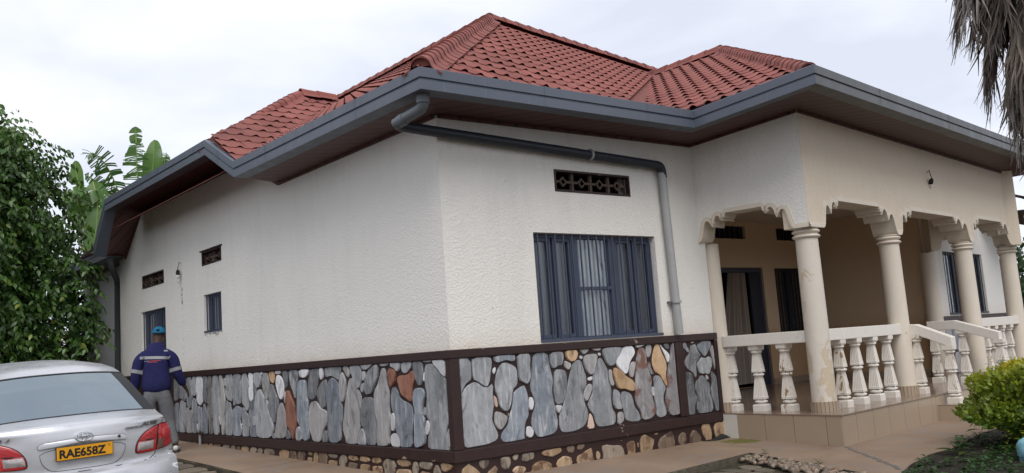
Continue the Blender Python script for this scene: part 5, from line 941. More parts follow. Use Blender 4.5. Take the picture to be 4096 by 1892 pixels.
# flanks: from the upper edge down to the sill
ES = [sp(s_, 1) for s_ in ST] 
def side_strip(sgn):
    mb = MB(); secs = []
    secs.append([(e_[0], e_[1], e_[2]) for e_ in ES[:12]])               # rear corner column, bottom to top
    zz = [e_[2] for e_ in ES[:12]]
    for X, dy, topz, topy in ((.42, .012, 1.075, .765), (.60, .02, 1.07, .785), (.95, .025, 1.05, .80), (1.5, .025, 1.03, .80), (2.3, .02, 1.01, .80), (3.0, .015, .99, .80), (3.6, .0, .985, .78), (4.0, -.02, .94, .77), (4.25, -.05, .87, .75)):
        col_ = []
        for k, z in enumerate(zz):
            z2 = z if k < 8 else .80 + (topz - .80) * (z - .80) / (zz[-1] - .80); ybase = [.80, .845, .868, .872, .870, .868, .866, .858, .842, .815, .785, .75][k]
            t = max(0, (k - 8) / 3); col_.append((X, (ybase + dy) * (1 - t) + topy * t, z2))
        secs.append(col_)
    n = len(zz); vs = [(x, sgn * y, z) for c_ in secs for x, y, z in c_]
    fs = [(j * n + i, j * n + i + 1, (j + 1) * n + i + 1, (j + 1) * n + i) for j in range(len(secs) - 1) for i in range(n - 1)]
    mb.add(vs, fs if sgn < 0 else [f[::-1] for f in fs]); return mb, secs
sL, secs = side_strip(1); sR, _ = side_strip(-1)
def shoulder(sgn):      # deck and bonnet shoulders between the strips and the flanks
    mb = MB(); a = [sp(s_, 1) for s_ in ST[11:]]; top_ = [c_[-1] for c_ in secs]; b = [top_[0], top_[0], top_[1], top_[1], top_[2]]
    A = a + [sp(s_, 1) for s_ in RW[1:]] ; B = [top_[0], top_[0], (.30, .73, 1.078), (.42, .765, 1.075), (.60, .785, 1.07)][:len(a)]
    vs = []
    for p, q in zip(a, B): vs += [(p[0], sgn * p[1], p[2]), (q[0], sgn * q[1], q[2])]
    mb.add(vs, [(2 * i, 2 * i + 1, 2 * i + 3, 2 * i + 2) for i in range(len(a) - 1)]); return mb
# C-pillars, side glass band and A-pillars
def pillar(sgn):
    mb = MB(); T = [sp(s_, 1) for s_ in RW] + [sp(s_, 1) for s_ in RF[1:]] + [sp(s_, 1) for s_ in WS[1:]]; Bx = [.60, .80, 1.0, 1.2, 1.4, 1.8, 2.25, 2.6, 2.8, 3.2, 3.6]
    def bel(X): 
        for c0, c1_ in zip(secs[:-1], secs[1:]):
            if c0[-1][0] <= X <= c1_[-1][0]: t = (X - c0[-1][0]) / (c1_[-1][0] - c0[-1][0]); return tuple(c0[-1][k] + (c1_[-1][k] - c0[-1][k]) * t for k in range(3))
        return secs[-1][-1]
    vs = []
    for p, X in zip(T, Bx): q = bel(X); m_ = tuple((p[k] + q[k]) / 2 for k in range(3)); vs += [(p[0], sgn * p[1], p[2]), (m_[0], sgn * (m_[1] + .02), m_[2]), (q[0], sgn * q[1], q[2])]
    fs = []; gl = []
    for i in range(len(T) - 1):
        for k in range(2): (gl if 3 <= i < 8 else fs).append((3 * i + k, 3 * i + k + 1, 3 * i + 4 + k, 3 * i + 3 + k))
    mb.add(vs, fs); g2 = MB(); g2.add(vs, gl); return mb, g2
pL, gL = pillar(1); pR, gR = pillar(-1)
def cpart(mb_, name, mat, parent=car, smooth=True, angle=38): return mb_.build(name, mat, parent, smooth=smooth, angle=angle)
def weld(o):
    bm = bmesh.new(); bm.from_mesh(o.data); bmesh.ops.remove_doubles(bm, verts=bm.verts, dist=.0015); bmesh.ops.recalc_face_normals(bm, faces=bm.faces); bm.to_mesh(o.data); bm.free(); o.data.set_sharp_from_angle(angle=R(38)); return o
body = weld(cpart(join(strip(ST), sL, sR, shoulder(1), shoulder(-1), pL, pR, strip(RF), strip(HD)), 'body', PAINT))
rwm = strip(RW, 24, 4); rear_win = cpart(rwm, 'rear_window', CAR_GLASS); cpart(strip(WS), 'windscreen', CAR_GLASS); cpart(gL, 'side_window', CAR_GLASS); cpart(gR, 'side_window', CAR_GLASS)
def on_rear(y, z, off=.0):      # point of the rear skin at lateral y, height z
    a = ST
    for s0, s1 in zip(a[:-1], a[1:]):
        if s0[1] <= z <= s1[1]:
            t = (z - s0[1]) / max(1e-6, s1[1] - s0[1]); s_ = [s0[i] + (s1[i] - s0[i]) * t for i in range(5)]; break
    k = min(1.0, abs(y) / s_[2]) ** 2.6; x = s_[0] + s_[3] * k
    if abs(y) > s_[2]: x += (abs(y) - s_[2]) * 2.2
    return (x - off, y, z)
def patch(poly, off, name, mat, parent, rings=6, curve=0.0):
    P = np.array(poly, float); c = P.mean(0); n = len(P); mb = MB(); vs = []
    for r in range(rings + 1):
        t = 1 - r / rings
        for p in P: q = c + (p - c) * t; vs.append(on_rear(q[0], q[1], off + curve * (1 - t * t)))
    edge = [on_rear(p[0], p[1], -.012) for p in P]
    fs = [(r * n + i, r * n + (i + 1) % n, (r + 1) * n + (i + 1) % n, (r + 1) * n + i) for r in range(rings) for i in range(n)]
    mb.add(vs + edge, fs + [((rings + 1) * n + i, (rings + 1) * n + (i + 1) % n, (i + 1) % n, i) for i in range(n)]); o = cpart(mb, name, mat, parent, True, 60); return o
def smooth_poly(pts, k=3):
    P = np.array(pts, float)
    for _ in range(k):
        Q = np.empty((len(P) * 2, 2)); Q[0::2] = .75 * P + .25 * np.roll(P, -1, 0); Q[1::2] = .25 * P + .75 * np.roll(P, -1, 0); P = Q
    return P
def seg_line(pts, w, off, name, mat, parent, z_lim=None):
    mb = MB()
    P = [Vector((p[0], p[1])) for p in pts]
    L = []
    for i, p in enumerate(P):
        d = (P[min(i + 1, len(P) - 1)] - P[max(0, i - 1)]).normalized(); n_ = Vector((-d.y, d.x)) * w / 2; L.append((p + n_, p - n_))
    vs = [v for a, b in L for v in (on_rear(a.x, a.y, off), on_rear(b.x, b.y, off))]
    mb.add(vs, [(2 * i, 2 * i + 1, 2 * i + 3, 2 * i + 2) for i in range(len(P) - 1)]); return cpart(mb, name, mat, parent, True, 60)
for sg in (-1, 1):
    LP = smooth_poly([(sg * y, z) for y, z in ((.445, .775), (.46, .85), (.53, .93), (.64, .975), (.75, .998), (.835, .985), (.865, .90), (.855, .80), (.80, .765), (.66, .748), (.52, .742), (.455, .748))], 2)
    tl = patch(LP, .004, 'tail_light', BLACKT, car, 4, .004)
    def inset(P, k): c = P.mean(0); return c + (P - c) * k
    LI = inset(LP, .945); ycut = lambda z: sg * (.655 + (z - .75) * .17)
    def half(P, keep): 
        return [tuple(p) for p in P if keep(p)]
    import itertools
    def cutpoly(P, f):
        out = []; n = len(P)
        for i in range(n):
            a, b = P[i], P[(i + 1) % n]; fa, fb = f(a), f(b)
            if fa >= 0: out.append(tuple(a))
            if fa * fb < 0: t = fa / (fa - fb); out.append(tuple(a + (b - a) * t))
        return np.array(out)
    inner = cutpoly(LI, lambda p: (ycut(p[1]) - p[0]) * sg - .006); outer = cutpoly(LI, lambda p: (p[0] - ycut(p[1])) * sg - .006)
    top_in = cutpoly(inner, lambda p: p[1] - (.862 + .02 * 0)); low_in = cutpoly(inner, lambda p: .856 - p[1])
    patch(top_in, .010, 'red_lens', RED, tl, 5, .006); patch(low_in, .010, 'red_lens', RED, tl, 5, .004); patch(inset(cutpoly(low_in, lambda p: p[1] - .768), .80), .018, 'clear_lens', CLEAR, tl, 5, .004)
    patch(outer, .010, 'red_lens', RED, tl, 6, .008); lo2 = cutpoly(outer, lambda p: .862 - p[1]); lo3 = cutpoly(lo2, lambda p: (sg * .745 - p[0]) * sg); patch(inset(lo3, .86), .020, 'clear_lens', SMOKE, tl, 4, .003)
    th = [2 * math.pi * k / 20 for k in range(20)]; patch([(sg * .775 + .055 * math.cos(a), .895 + .062 * math.sin(a)) for a in th], .022, 'round_lens', RED, tl, 5, .010)
    # shut lines of the boot lid and the bumper joint
    seg_line([(sg * .757, 1.062), (sg * .742, 1.02), (sg * .725, .985)], .006, .0015, 'shut_line', BLACKT, body)
    seg_line([(sg * .655, .742), (sg * .64, .715), (sg * .60, .69), (sg * .54, .676), (sg * .30, .672), (0, .671)], .007, .002, 'shut_line', BLACKT, body)
    seg_line([(sg * .64, .69), (sg * .70, .694), (sg * .78, .70), (sg * .845, .706)], .006, .003, 'shut_line', BLACKT, body)
    mb = MB(); pts = [sp(tuple(ST[11 + 0][i] + (ST[14][i] - ST[11][i]) * k / 6 for i in range(5)), 1) for k in range(7)]
# garnish over the number plate with the recess below
gar = smooth_poly([(-.375, .905), (-.365, .945), (-.20, .958), (-.105, .962), (0, .968), (.105, .962), (.20, .958), (.365, .945), (.375, .905), (.355, .895), (0, .915), (-.355, .895)], 2)
rec = smooth_poly([(-.36, .895), (-.35, .78), (-.28, .705), (-.20, .695), (.20, .695), (.28, .705), (.35, .78), (.36, .895)], 2)
patch(rec, .003, 'plate_recess', PAINT, body, 5, -.004); seg_line([tuple(p) for p in rec] + [tuple(rec[0])], .004, .0045, 'recess_shade_line', BLACKT, body); patch(gar, .012, 'boot_garnish', PAINT, car, 6, .012)  # black outline painted in place of the shading of a deeper recess
seg_line([tuple(p) for p in gar] + [tuple(gar[0])], .006, .004, 'garnish_gap', BLACKT, body)
patch([(-.300 + .012 * math.cos(a), .935 + .012 * math.sin(a)) for a in th], .027, 'lock', BLACKT, car, 2)
# badge: three interlocking ovals in chrome on an oval plate
bd = thing('badge', None, None) if False else None
patch([(.085 * math.cos(a), .972 + .054 * math.sin(a)) for a in th], .018, 'badge_plate', PAINT, car, 4, .004)
def oval_ring(cy, cz, ry, rz, t, off):
    mb = MB(); n = 32; q = []
    for k in range(n): a = 2 * math.pi * k / n; q.append([on_rear(cy + (ry - d) * math.cos(a), cz + (rz - d) * math.sin(a), o_) for d, o_ in ((0, off - .006), (t * .3, off), (t * .7, off), (t, off - .006))])
    vs = [v for r_ in q for v in r_]; mb.add(vs, [(4 * k + i, 4 * k + i + 1, 4 * ((k + 1) % n) + i + 1, 4 * ((k + 1) % n) + i) for k in range(n) for i in range(3)]); return mb
mbb = join(oval_ring(0, .972, .078, .049, .011, .032), oval_ring(0, .975, .026, .044, .009, .033), oval_ring(0, .988, .060, .022, .009, .034)); cpart(mbb, 'badge', CHROME, car, True, 50)
# number plate
PW, PH = .232, .0545; zc = .845
mb = MB(); y0, y1 = -PW, PW
plx = .052
mb.box((plx, -PW - .006, zc - PH - .006), (plx + .012, PW + .006, zc + PH + .006)); fr_ = cpart(mb, 'plate_holder', PLATE_K, car, False)
bv(fr_, .004); mb = MB(); mb.box((plx - .003, -PW, zc - PH), (plx - .0005, PW, zc + PH)); npl = cpart(mb, 'number_plate', PLATE_Y, car, False)
def text_on(txt, h, name, mat, parent, M, ext=.002, shear=0.0, spacing=1.0, bold=0.0, width=None):
    cu = bpy.data.curves.new(name, 'FONT'); cu.body = txt; cu.size = h / .7; cu.extrude = ext; cu.shear = shear; cu.space_character = spacing; cu.align_x = 'CENTER'; cu.align_y = 'CENTER'; cu.offset = bold; cu.resolution_u = 3
    t = bpy.data.objects.new(name, cu); me = bpy.data.meshes.new_from_object(t); bpy.data.objects.remove(t); bpy.data.curves.remove(cu); me.name = name
    co = np.empty(len(me.vertices) * 3); me.vertices.foreach_get('co', co); co = co.reshape(-1, 3)
    cxy = (co[:, :2].min(0) + co[:, :2].max(0)) / 2; co[:, :2] -= cxy; sx = 1.0
    if width: sx = width / (co[:, 0].max() - co[:, 0].min())
    sy = h / (co[:, 1].max() - co[:, 1].min()); out = np.array([M(x * sx, y * sy, z) for x, y, z in co]); me.vertices.foreach_set('co', out.ravel()); me.materials.clear(); me.materials.append(mat); me.update()
    return obj(name, me, parent)
text_on('RAE658Z', .078, 'plate_lettering', PLATE_K, npl, lambda x, y, z: (plx - .0042 - z * .3, -x + .018, zc + y - .002), .003, 0, 1.0, .004, .385)
for dz in (.020, .030, .038): mb = MB(); mb.box((plx - .0045, -.212, zc + dz), (plx - .003, -.196 + (dz - .02) * .2, zc + dz + .005)); mb.build('plate_seal', simple('plate_seal_tan', (.40, .20, .02), .5), npl)
for y in (.13, -.14): mb = MB(); mb.lathe([(.006, 0), (.006, .006)], 8, c=(plx - .002, y, zc - PH - .012)); cpart(mb, 'plate_screw', METALCAP, fr_)
on_b = lambda cy, cz: (lambda x, y, z: on_rear(cy - x, cz + y, .012 + z))
text_on('COROLLA', .022, 'lettering', LETTER, car, on_b(-.445, .992), .004, .3, 1.0, .001, .165)
text_on('ALTIS', .036, 'lettering', LETTER, car, on_b(-.60, 1.010), .004, .3, 1.0, .002, .165)
text_on('1.8', .022, 'lettering', LETTER, car, on_b(.668, 1.005), .004, .1, 1.0, .001, .07); text_on('J', .026, 'lettering', LETTER, car, on_b(.595, 1.003), .004, .3, 1.1, .001, .04)
# dark band and seal round the rear window, interior, wheels
def rw_pt(t, v, off): 
    i = min(len(RW) - 2, int(v * (len(RW) - 1))); f = v * (len(RW) - 1) - i; s_ = tuple(RW[i][k] + (RW[i + 1][k] - RW[i][k]) * f for k in range(5)); p = sp(s_, t); return (p[0] - off * .75, p[1], p[2] + off)
mb = MB()
for sg in (-1, 1):
    for j in range(12):
        v0, v1 = j / 12, (j + 1) / 12; wi = lambda v: .87 - .03 * v; q = [rw_pt(sg * 1.0, v0, .002), rw_pt(sg * wi(v0), v0, .002), rw_pt(sg * wi(v1), v1, .002), rw_pt(sg * 1.0, v1, .002)]; mb.quad(*(q if sg < 0 else q[::-1]))
for v0, v1 in ((-.0, .018), (.972, 1.0)):
    for i in range(20): t0, t1 = -1 + i / 10, -1 + (i + 1) / 10; mb.quad(rw_pt(t0, v0, .0035), rw_pt(t1, v0, .0035), rw_pt(t1, v1, .0035), rw_pt(t0, v1, .0035))
cpart(mb, 'window_seal', BLACKT, rear_win)
mb = MB(); mb.box((.55, -.60, 1.02), (1.25, .60, 1.06)); cpart(mb, 'parcel_shelf', simple('cabin_grey', (.06, .062, .065), .9), car, False)
for y in (-.36, .36):
    mb = MB(); mb.prism([(1.25, y - .13), (1.35, y - .13), (1.35, y + .13), (1.25, y + .13)], 1.05, 1.26); bv(cpart(mb, 'head_rest', RUBBER, car, False), .03)
mb = MB(); mb.box((1.28, -.62, .55), (1.45, .62, 1.12)); bv(cpart(mb, 'rear_seat', RUBBER, car, False), .04)
for X in (.92, 3.55):
    for sg in (-1, 1):
        mb = MB(); vs_ = [(.30, -.085), (.315, -.05), (.315, .05), (.30, .085), (.2, .085), (.2, -.085)]
        n = 28; V = [(X + r * math.cos(2 * math.pi * k / n), sg * .80 + w * sg, .315 + r * math.sin(2 * math.pi * k / n)) for r, w in vs_ for k in range(n)]
        mb.add(V, [(i * n + k, i * n + (k + 1) % n, (i + 1) * n + (k + 1) % n, (i + 1) * n + k) for i in range(5) for k in range(n)]); wh = cpart(mb, 'wheel', RUBBER, car)
        mb = MB()
        for k in range(7): a = 2 * math.pi * k / 7; ca, sa = math.cos(a), math.sin(a); mb.add([(X + ca * .03 - sa * .03, sg * .875, .315 + sa * .03 + ca * .03), (X + ca * .03 + sa * .03, sg * .875, .315 + sa * .03 - ca * .03), (X + ca * .2 + sa * .02, sg * .865, .315 + sa * .2 - ca * .02), (X + ca * .2 - sa * .02, sg * .865, .315 + sa * .2 + ca * .02)], [(0, 1, 2, 3)])
        V = [(X + r * math.cos(2 * math.pi * k / n), sg * .86, .315 + r * math.sin(2 * math.pi * k / n)) for r in (.2, .17) for k in range(n)]; mb.add(V, [(k, (k + 1) % n, n + (k + 1) % n, n + k) for k in range(n)]); cpart(mb, 'rim', CHROME, wh, False)

# ================================================================ the man by the side wall
def skin(name, verts, edges, radii, mat, sub=2, root=0):
    me = bpy.data.meshes.new(name); me.from_pydata(verts, edges, []); o = bpy.data.objects.new(name, me); COL.objects.link(o)
    m = o.modifiers.new('skin', 'SKIN'); m.use_smooth_shade = True; m.branch_smoothing = .6
    for i, r in enumerate(radii): me.skin_vertices[0].data[i].radius = r if isinstance(r, tuple) else (r, r)
    me.skin_vertices[0].data[root].use_root = True
    s_ = o.modifiers.new('sub', 'SUBSURF'); s_.levels = sub; s_.render_levels = sub
    dg = bpy.context.evaluated_depsgraph_get(); dg.update(); me2 = bpy.data.meshes.new_from_object(o.evaluated_get(dg)); me2.name = name; bpy.data.objects.remove(o); bpy.data.meshes.remove(me)
    me2.materials.clear(); me2.materials.append(mat); me2.polygons.foreach_set('use_smooth', [True] * len(me2.polygons)); return me2
def fabric(name, c, var=.3):
    m = Mat(name, c, .85, 0, .2); v = m.co('Object'); n = m.noise(v, 7, 5, .6, .8); m.base(m.mix(tuple(x * (1 - var) for x in c), tuple(x * (1 + var) for x in c), n)); m.bump(n, .7, .03); m.bump(m.noise(v, 300, 2), .2, .001); return m.m
SKINM = simple('skin_brown', (.055, .026, .016), .55, 0, .2, 10, .1); NAVY = fabric('jacket_navy', (.016, .017, .075)); GREYT = fabric('trouser_grey', (.14, .145, .155)); REFL = simple('reflective_tape', (.25, .26, .275), .5, .1, .15, 20, .1)
CAPB = fabric('cap_blue', (.010, .115, .215), .2); HAIR = simple('hair_black', (.010, .008, .007), .9, 0, .3, 60, .6); ORANGE = simple('print_orange', (.50, .075, .03), .7, 0, .1, 5, 0); SHOE = simple('shoe_white', (.55, .55, .55), .6); SOLE = simple('shoe_sole_dark', (.03, .03, .03), .8)
MX, MY = -.90, 6.30; MZ = z_ap(MX, MY)
person = thing('person', 'person in blue cap, navy jacket with grey reflective tape and grey trousers, seen from behind', 'person', (MX, MY, MZ), R(-24))
V = []; Ed = []; Rd = []
def jn(p, r, par=None):
    V.append(p); Rd.append(r)
    if par is not None: Ed.append((par, len(V) - 1))
    return len(V) - 1
pel = jn((0, 0, .97), (.15, .11)); sp1 = jn((0, -.005, 1.12), (.15, .105), pel); sp2 = jn((.0, -.01, 1.30), (.165, .115), sp1); chs = jn((.005, .0, 1.43), (.15, .10), sp2); nk0 = jn((.01, .02, 1.53), (.08, .08), chs); nk = jn((.02, .04, 1.61), .072, nk0); hd0 = jn((.028, .065, 1.68), (.088, .10), nk); hd = jn((.033, .08, 1.75), (.092, .112), hd0); hd2 = jn((.036, .09, 1.80), (.07, .085), hd)
for sg, kx, ax, ay, tx, ky in ((1, .15, .245, -.02, .25, .06), (-1, -.12, -.14, .10, -.15, .08)):
    h = jn((sg * .095, 0, .90), .098, pel); k_ = jn((kx, ky, .50), .062, h); a_ = jn((ax, ay, .10), .042, k_); b_ = jn((tx, ay + .07, .055), (.04, .035), a_); jn((tx + .01, ay + .17, .04), (.04, .028), b_)
hands = []
for sg, ex, ey, wx, wy, wz in ((1, .285, -.01, .39, .10, .92), (-1, -.285, -.02, -.31, .06, .89)):
    s_ = jn((sg * .185, .0, 1.445), .062, chs); e_ = jn((ex, ey, 1.17), .046, s_); w_ = jn((wx, wy, wz), .030, e_); d = (Vector((wx, wy, wz)) - Vector((ex, ey, 1.17))).normalized()
    pm = jn(tuple(Vector((wx, wy, wz)) + d * .06), (.038, .020), w_); base = Vector((wx, wy, wz)) + d * .09; side = d.cross(Vector((1, 0, 0))).normalized() if sg else None
    for q, (off, ln) in enumerate(((-.030, .060), (-.010, .070), (.010, .066), (.030, .052))):
        p1 = base + side * off + d * .01; p2 = p1 + d * ln * .55 + Vector((-sg * .008, 0, 0)); p3 = p2 + d * ln * .4 + Vector((-sg * .02, 0, 0)); i1 = jn(tuple(p1), .0095, pm); i2 = jn(tuple(p2), .0088, i1); jn(tuple(p3), .0075, i2)
    t1 = jn(tuple(Vector((wx, wy, wz)) + d * .035 + side * -.04), .011, pm); jn(tuple(Vector((wx, wy, wz)) + d * .085 + side * -.062), .009, t1)
bme = skin('body', V, Ed, Rd, SKINM, 1); body_o = obj('body', bme, person)
# ears, cropped hair
for sg in (-1, 1):
    mb = MB(); mb.lathe([(.004, -.03), (.016, -.018), (.018, .0), (.015, .02), (.004, .03)], 8); e_ = mb.build('ear', SKINM, body_o, smooth=True); e_.location = (.034 + sg * .083, .075, 1.715); e_.scale = (.45, .9, 1)
mb = MB(); n = 20
for j in range(9):
    for i in range(n): pass
def dome(cx, cy, cz, rx, ry, rz, z0, z1, n=24, m=8):
    vs = []; 
    for j in range(m + 1):
        ph = z0 + (z1 - z0) * j / m
        for i in range(n): a = 2 * math.pi * i / n; vs.append((cx + rx * math.cos(ph) * math.cos(a), cy + ry * math.cos(ph) * math.sin(a), cz + rz * math.sin(ph)))
    return vs, [(j * n + i, j * n + (i + 1) % n, (j + 1) * n + (i + 1) % n, (j + 1) * n + i) for j in range(m) for i in range(n)]
vs, fs = dome(.034, .080, 1.735, .088, .105, .09, -.15, 1.5); mb = MB(); mb.add(vs, fs); mb.build('hair', HAIR, person, smooth=True)
cap = MB(); vs, fs = dome(.036, .088, 1.755, .098, .117, .105, .02, 1.55)
keep = [f for f in fs if not (all(abs(vs[i][0] - .036) < .045 for i in f) and all(vs[i][1] < .05 for i in f) and all(1.768 < vs[i][2] < 1.815 for i in f))]; cap.add(vs, keep)
arc = [(.036 + .10 * math.sin(a) , .10 + .115 * math.cos(a) + .075 * max(0, math.cos(a)), 1.752 - .025 * math.cos(a)) for a in [R(-75 + 15 * k) for k in range(11)]]; arc0 = [(.036 + .096 * math.sin(a), .088 + .115 * math.cos(a), 1.765) for a in [R(-75 + 15 * k) for k in range(11)]]
for i in range(10): cap.quad(arc0[i], arc0[i + 1], arc[i + 1], arc[i])
vv, ff = dome(.036, .088, 1.755, .1005, .1195, .107, .03, .11, 24, 1); cap.add(vv, ff)
cp = cap.build('cap', CAPB, person, smooth=True); sm = cp.modifiers.new('thick', 'SOLIDIFY'); sm.thickness = .006
# jacket: torso and sleeves in one cloth surface
V = []; Ed = []; Rd = []
p0 = jn((0, -.005, .84), (.235, .17)); p1 = jn((0, -.01, 1.04), (.235, .17), p0); p2 = jn((0, -.015, 1.25), (.245, .165), p1); p3 = jn((.003, -.005, 1.42), (.235, .14), p2); p4 = jn((.008, .015, 1.535), (.165, .115), p3); p5 = jn((.015, .035, 1.635), (.092, .095), p4)
for sg, ex, ey, wx, wy, wz in ((1, .285, -.01, .375, .085, .95), (-1, -.285, -.02, -.305, .05, .92)):
    s0 = jn((sg * .15, .0, 1.45), .105, p3); s_ = jn((sg * .235, .0, 1.38), .095, s0); e_ = jn((ex, ey, 1.16), .080, s_); w0 = jn(((ex + wx) / 2, (ey + wy) / 2, (1.17 + wz) / 2), .076, e_); w_ = jn((wx, wy, wz), .060, w0)
jme = skin('jacket', V, Ed, Rd, NAVY, 2); jk = obj('jacket', jme, person)
V = []; Ed = []; Rd = []
w0 = jn((0, 0, 1.06), (.19, .14)); w1 = jn((0, .0, .90), (.20, .15), w0)
for sg, kx, ax, ay, ky in ((1, .15, .243, -.02, .055), (-1, -.12, -.14, .10, .075)):
    h = jn((sg * .105, 0, .80), .135, w1); k0 = jn(((sg * .10 + kx) / 2, ky * .5, .65), .122, h); k_ = jn((kx, ky, .48), .10, k0); a0 = jn(((kx + ax) / 2, (ky + ay) / 2, .28), .078, k_); jn((ax, ay, .10), .070, a0)
tme = skin('trousers', V, Ed, Rd, GREYT, 2); tr = obj('trousers', tme, person)
for sg, ax, ay in ((1, .245, -.02), (-1, -.14, .10)):
    me = skin('shoe', [(ax, ay - .055, .05), (ax, ay + .02, .06), (ax + .005, ay + .12, .05), (ax + .01, ay + .20, .04)], [(0, 1), (1, 2), (2, 3)], [(.04, .048), (.045, .05), (.048, .036), (.042, .026)], SHOE, 2); sh = obj('shoe', me, person)
    mb = MB(); mb.prism([(ax - .045, ay - .09), (ax + .045, ay - .09), (ax + .055, ay + .12), (ax + .04, ay + .235), (ax - .02, ay + .235), (ax - .045, ay + .12)], .0, .018); mb.build('sole', SOLE, sh)
# tape bands and the small print laid on the cloth
bvh = BVHTree.FromPolygons([v.co for v in jme.vertices], [tuple(p.vertices) for p in jme.polygons])
def cloth_patch(name, mat, x0, x1, zfun, h, nx=24, nz=3, off=.005, y=-.6):
    mb = MB(); vs = []; ok = True
    for j in range(nz + 1):
        for i in range(nx + 1):
            x = x0 + (x1 - x0) * i / nx; z = zfun(x) + h * j / nz; hit = bvh.ray_cast(Vector((x, y, z)), Vector((0, 1, 0)))[0]
            vs.append((x, hit.y - off, z) if hit else None)
    mb.add([v or (0, 0, 0) for v in vs], [f for f in ((j * (nx + 1) + i, j * (nx + 1) + i + 1, (j + 1) * (nx + 1) + i + 1, (j + 1) * (nx + 1) + i) for j in range(nz) for i in range(nx)) if all(vs[k] for k in f)]); return mb.build(name, mat, jk, smooth=True)
cloth_patch('reflective_band', REFL, -.215, .19, lambda x: 1.372 - .12 * x * x - .06 * x, .042)
cloth_patch('shoulder_tape', REFL, .12, .175, lambda x: 1.475, .022, 6, 2); cloth_patch('shoulder_tape', REFL, .165, .205, lambda x: 1.345 + (x - .165) * .9, .03, 6, 2)
rr = random.Random(8)
for row, (xa, xb, z) in enumerate(((-.155, .075, 1.344), (-.10, .03, 1.326))):
    x = xa
    while x < xb: w = rr.uniform(.018, .04); cloth_patch('printed_mark', ORANGE if (row or x > -.10) else REFL, x, min(xb, x + w), lambda q: z, .008, 3, 1, .004); x += w + .007
for sg, ex, ey, wx, wy, wz in ((1, .285, -.01, .375, .085, .95), (-1, -.285, -.02, -.305, .05, .92)):
    a = Vector((sg * .235, .0, 1.38)); b = Vector((ex, ey, 1.16)); d = (b - a).normalized(); c = a + (b - a) * .80; mb = MB(); n = 26; vs = []; ux = d.cross(Vector((0, 1, 0))).normalized(); uy = d.cross(ux)
    for k in (-1, 0, 1):
        for i in range(n):
            q = 2 * math.pi * i / n; dr = ux * math.cos(q) + uy * math.sin(q); o_ = c + d * k * .026; hit = bvh.ray_cast(o_ + dr * .2, -dr)[0]; vs.append((hit if hit and (hit - o_).length < .16 else o_ + dr * .08) + dr * .005)
    mb.add(vs, [(j * n + i, j * n + (i + 1) % n, (j + 1) * n + (i + 1) % n, (j + 1) * n + i) for j in range(2) for i in range(n)]); mb.build('sleeve_band', REFL, jk, smooth=True)

# ================================================================ vegetation
def leaf_mat(name, a, b, c, rough=.42, trans=.25, per=.5):
    m = Mat(name, a, rough, 0, .45); v = m.co('Object'); at = m.n.new('ShaderNodeAttribute'); at.attribute_name = 'tone'
    col = m.mix(a, b, m.ramp(at.outputs['Fac'], [(.15, 0.0), (.85, 1.0)])); col = m.mix(col, c, m.ramp(at.outputs['Fac'], [(.90, 0.0), (.97, 1.0)]))
    m.base(col); m.b.inputs['Subsurface Weight'].default_value = 0.0
    # some light comes through the blade
    tr = m.n.new('ShaderNodeBsdfTranslucent'); m.l.new(m.mix(col, (1.0, 1.0, .35), .0), tr.inputs[0]); mx = m.n.new('ShaderNodeMixShader'); mx.inputs[0].default_value = trans
    out = [x for x in m.n if x.type == 'OUTPUT_MATERIAL'][0]; m.l.new(m.b.outputs[0], mx.inputs[1]); m.l.new(tr.outputs[0], mx.inputs[2]); m.l.new(mx.outputs[0], out.inputs[0])
    return m.m
def set_tone(me, tone_v):
    a = me.attributes.new('tone', 'FLOAT', 'POINT'); a.data.foreach_set('value', np.asarray(tone_v, np.float32))
LEAF_F = leaf_mat('ficus_leaf', (.022, .06, .013), (.08, .165, .03), (.18, .21, .03), .33, .22); LEAF_B = leaf_mat('bush_leaf', (.10, .18, .02), (.35, .38, .03), (.58, .47, .03), .38, .35); LEAF_BN = leaf_mat('banana_leaf', (.045, .12, .025), (.11, .22, .045), (.2, .26, .07), .4, .35)
LEAF_W = leaf_mat('weed_leaf', (.02, .055, .015), (.05, .11, .025), (.1, .15, .03)); LEAF_D = leaf_mat('shrub_leaf', (.014, .036, .012), (.035, .075, .02), (.07, .11, .03))
BARK = simple('bark_grey', (.085, .068, .05), .9, 0, .4, 9, .6, .02); STEM = simple('stem_green', (.06, .085, .025), .7)
rng = np.random.default_rng(12)
def leaves(P, D, N, L, Wd, fold=.25, droop=.25):
    """P bases (n,3), D blade directions, N blade normals, L lengths, Wd widths -> V, F: a folded, pointed blade of 6 faces"""
    n = len(P); S = np.cross(D, N); S /= np.linalg.norm(S, axis=1)[:, None] + 1e-9
    rows = []; L = L[:, None]; Wd = Wd[:, None]
    for t, w in ((0, .0), (.35, .5), (.70, .36), (1.0, .0)):
        c = P + D * L * t - N * L * droop * t * t
        if w: rows += [c + S * Wd * w + N * Wd * fold * w, c, c - S * Wd * w + N * Wd * fold * w]
        else: rows += [c]
    V = np.stack(rows, 1).reshape(-1, 3); b = (np.arange(n) * 8)[:, None]
    F = np.concatenate([b + np.array([[0, 1, 2]]), b + np.array([[0, 2, 3]]), b + np.array([[1, 4, 2]]), b + np.array([[2, 4, 5]]), b + np.array([[2, 5, 3]]), b + np.array([[3, 5, 6]]), b + np.array([[4, 7, 5]]), b + np.array([[5, 7, 6]])], 0)
    return V, F
def unit(a): return a / (np.linalg.norm(a, axis=1)[:, None] + 1e-9)
def trunk(mb, pts, rs): mb.tube(pts, rs, 9)
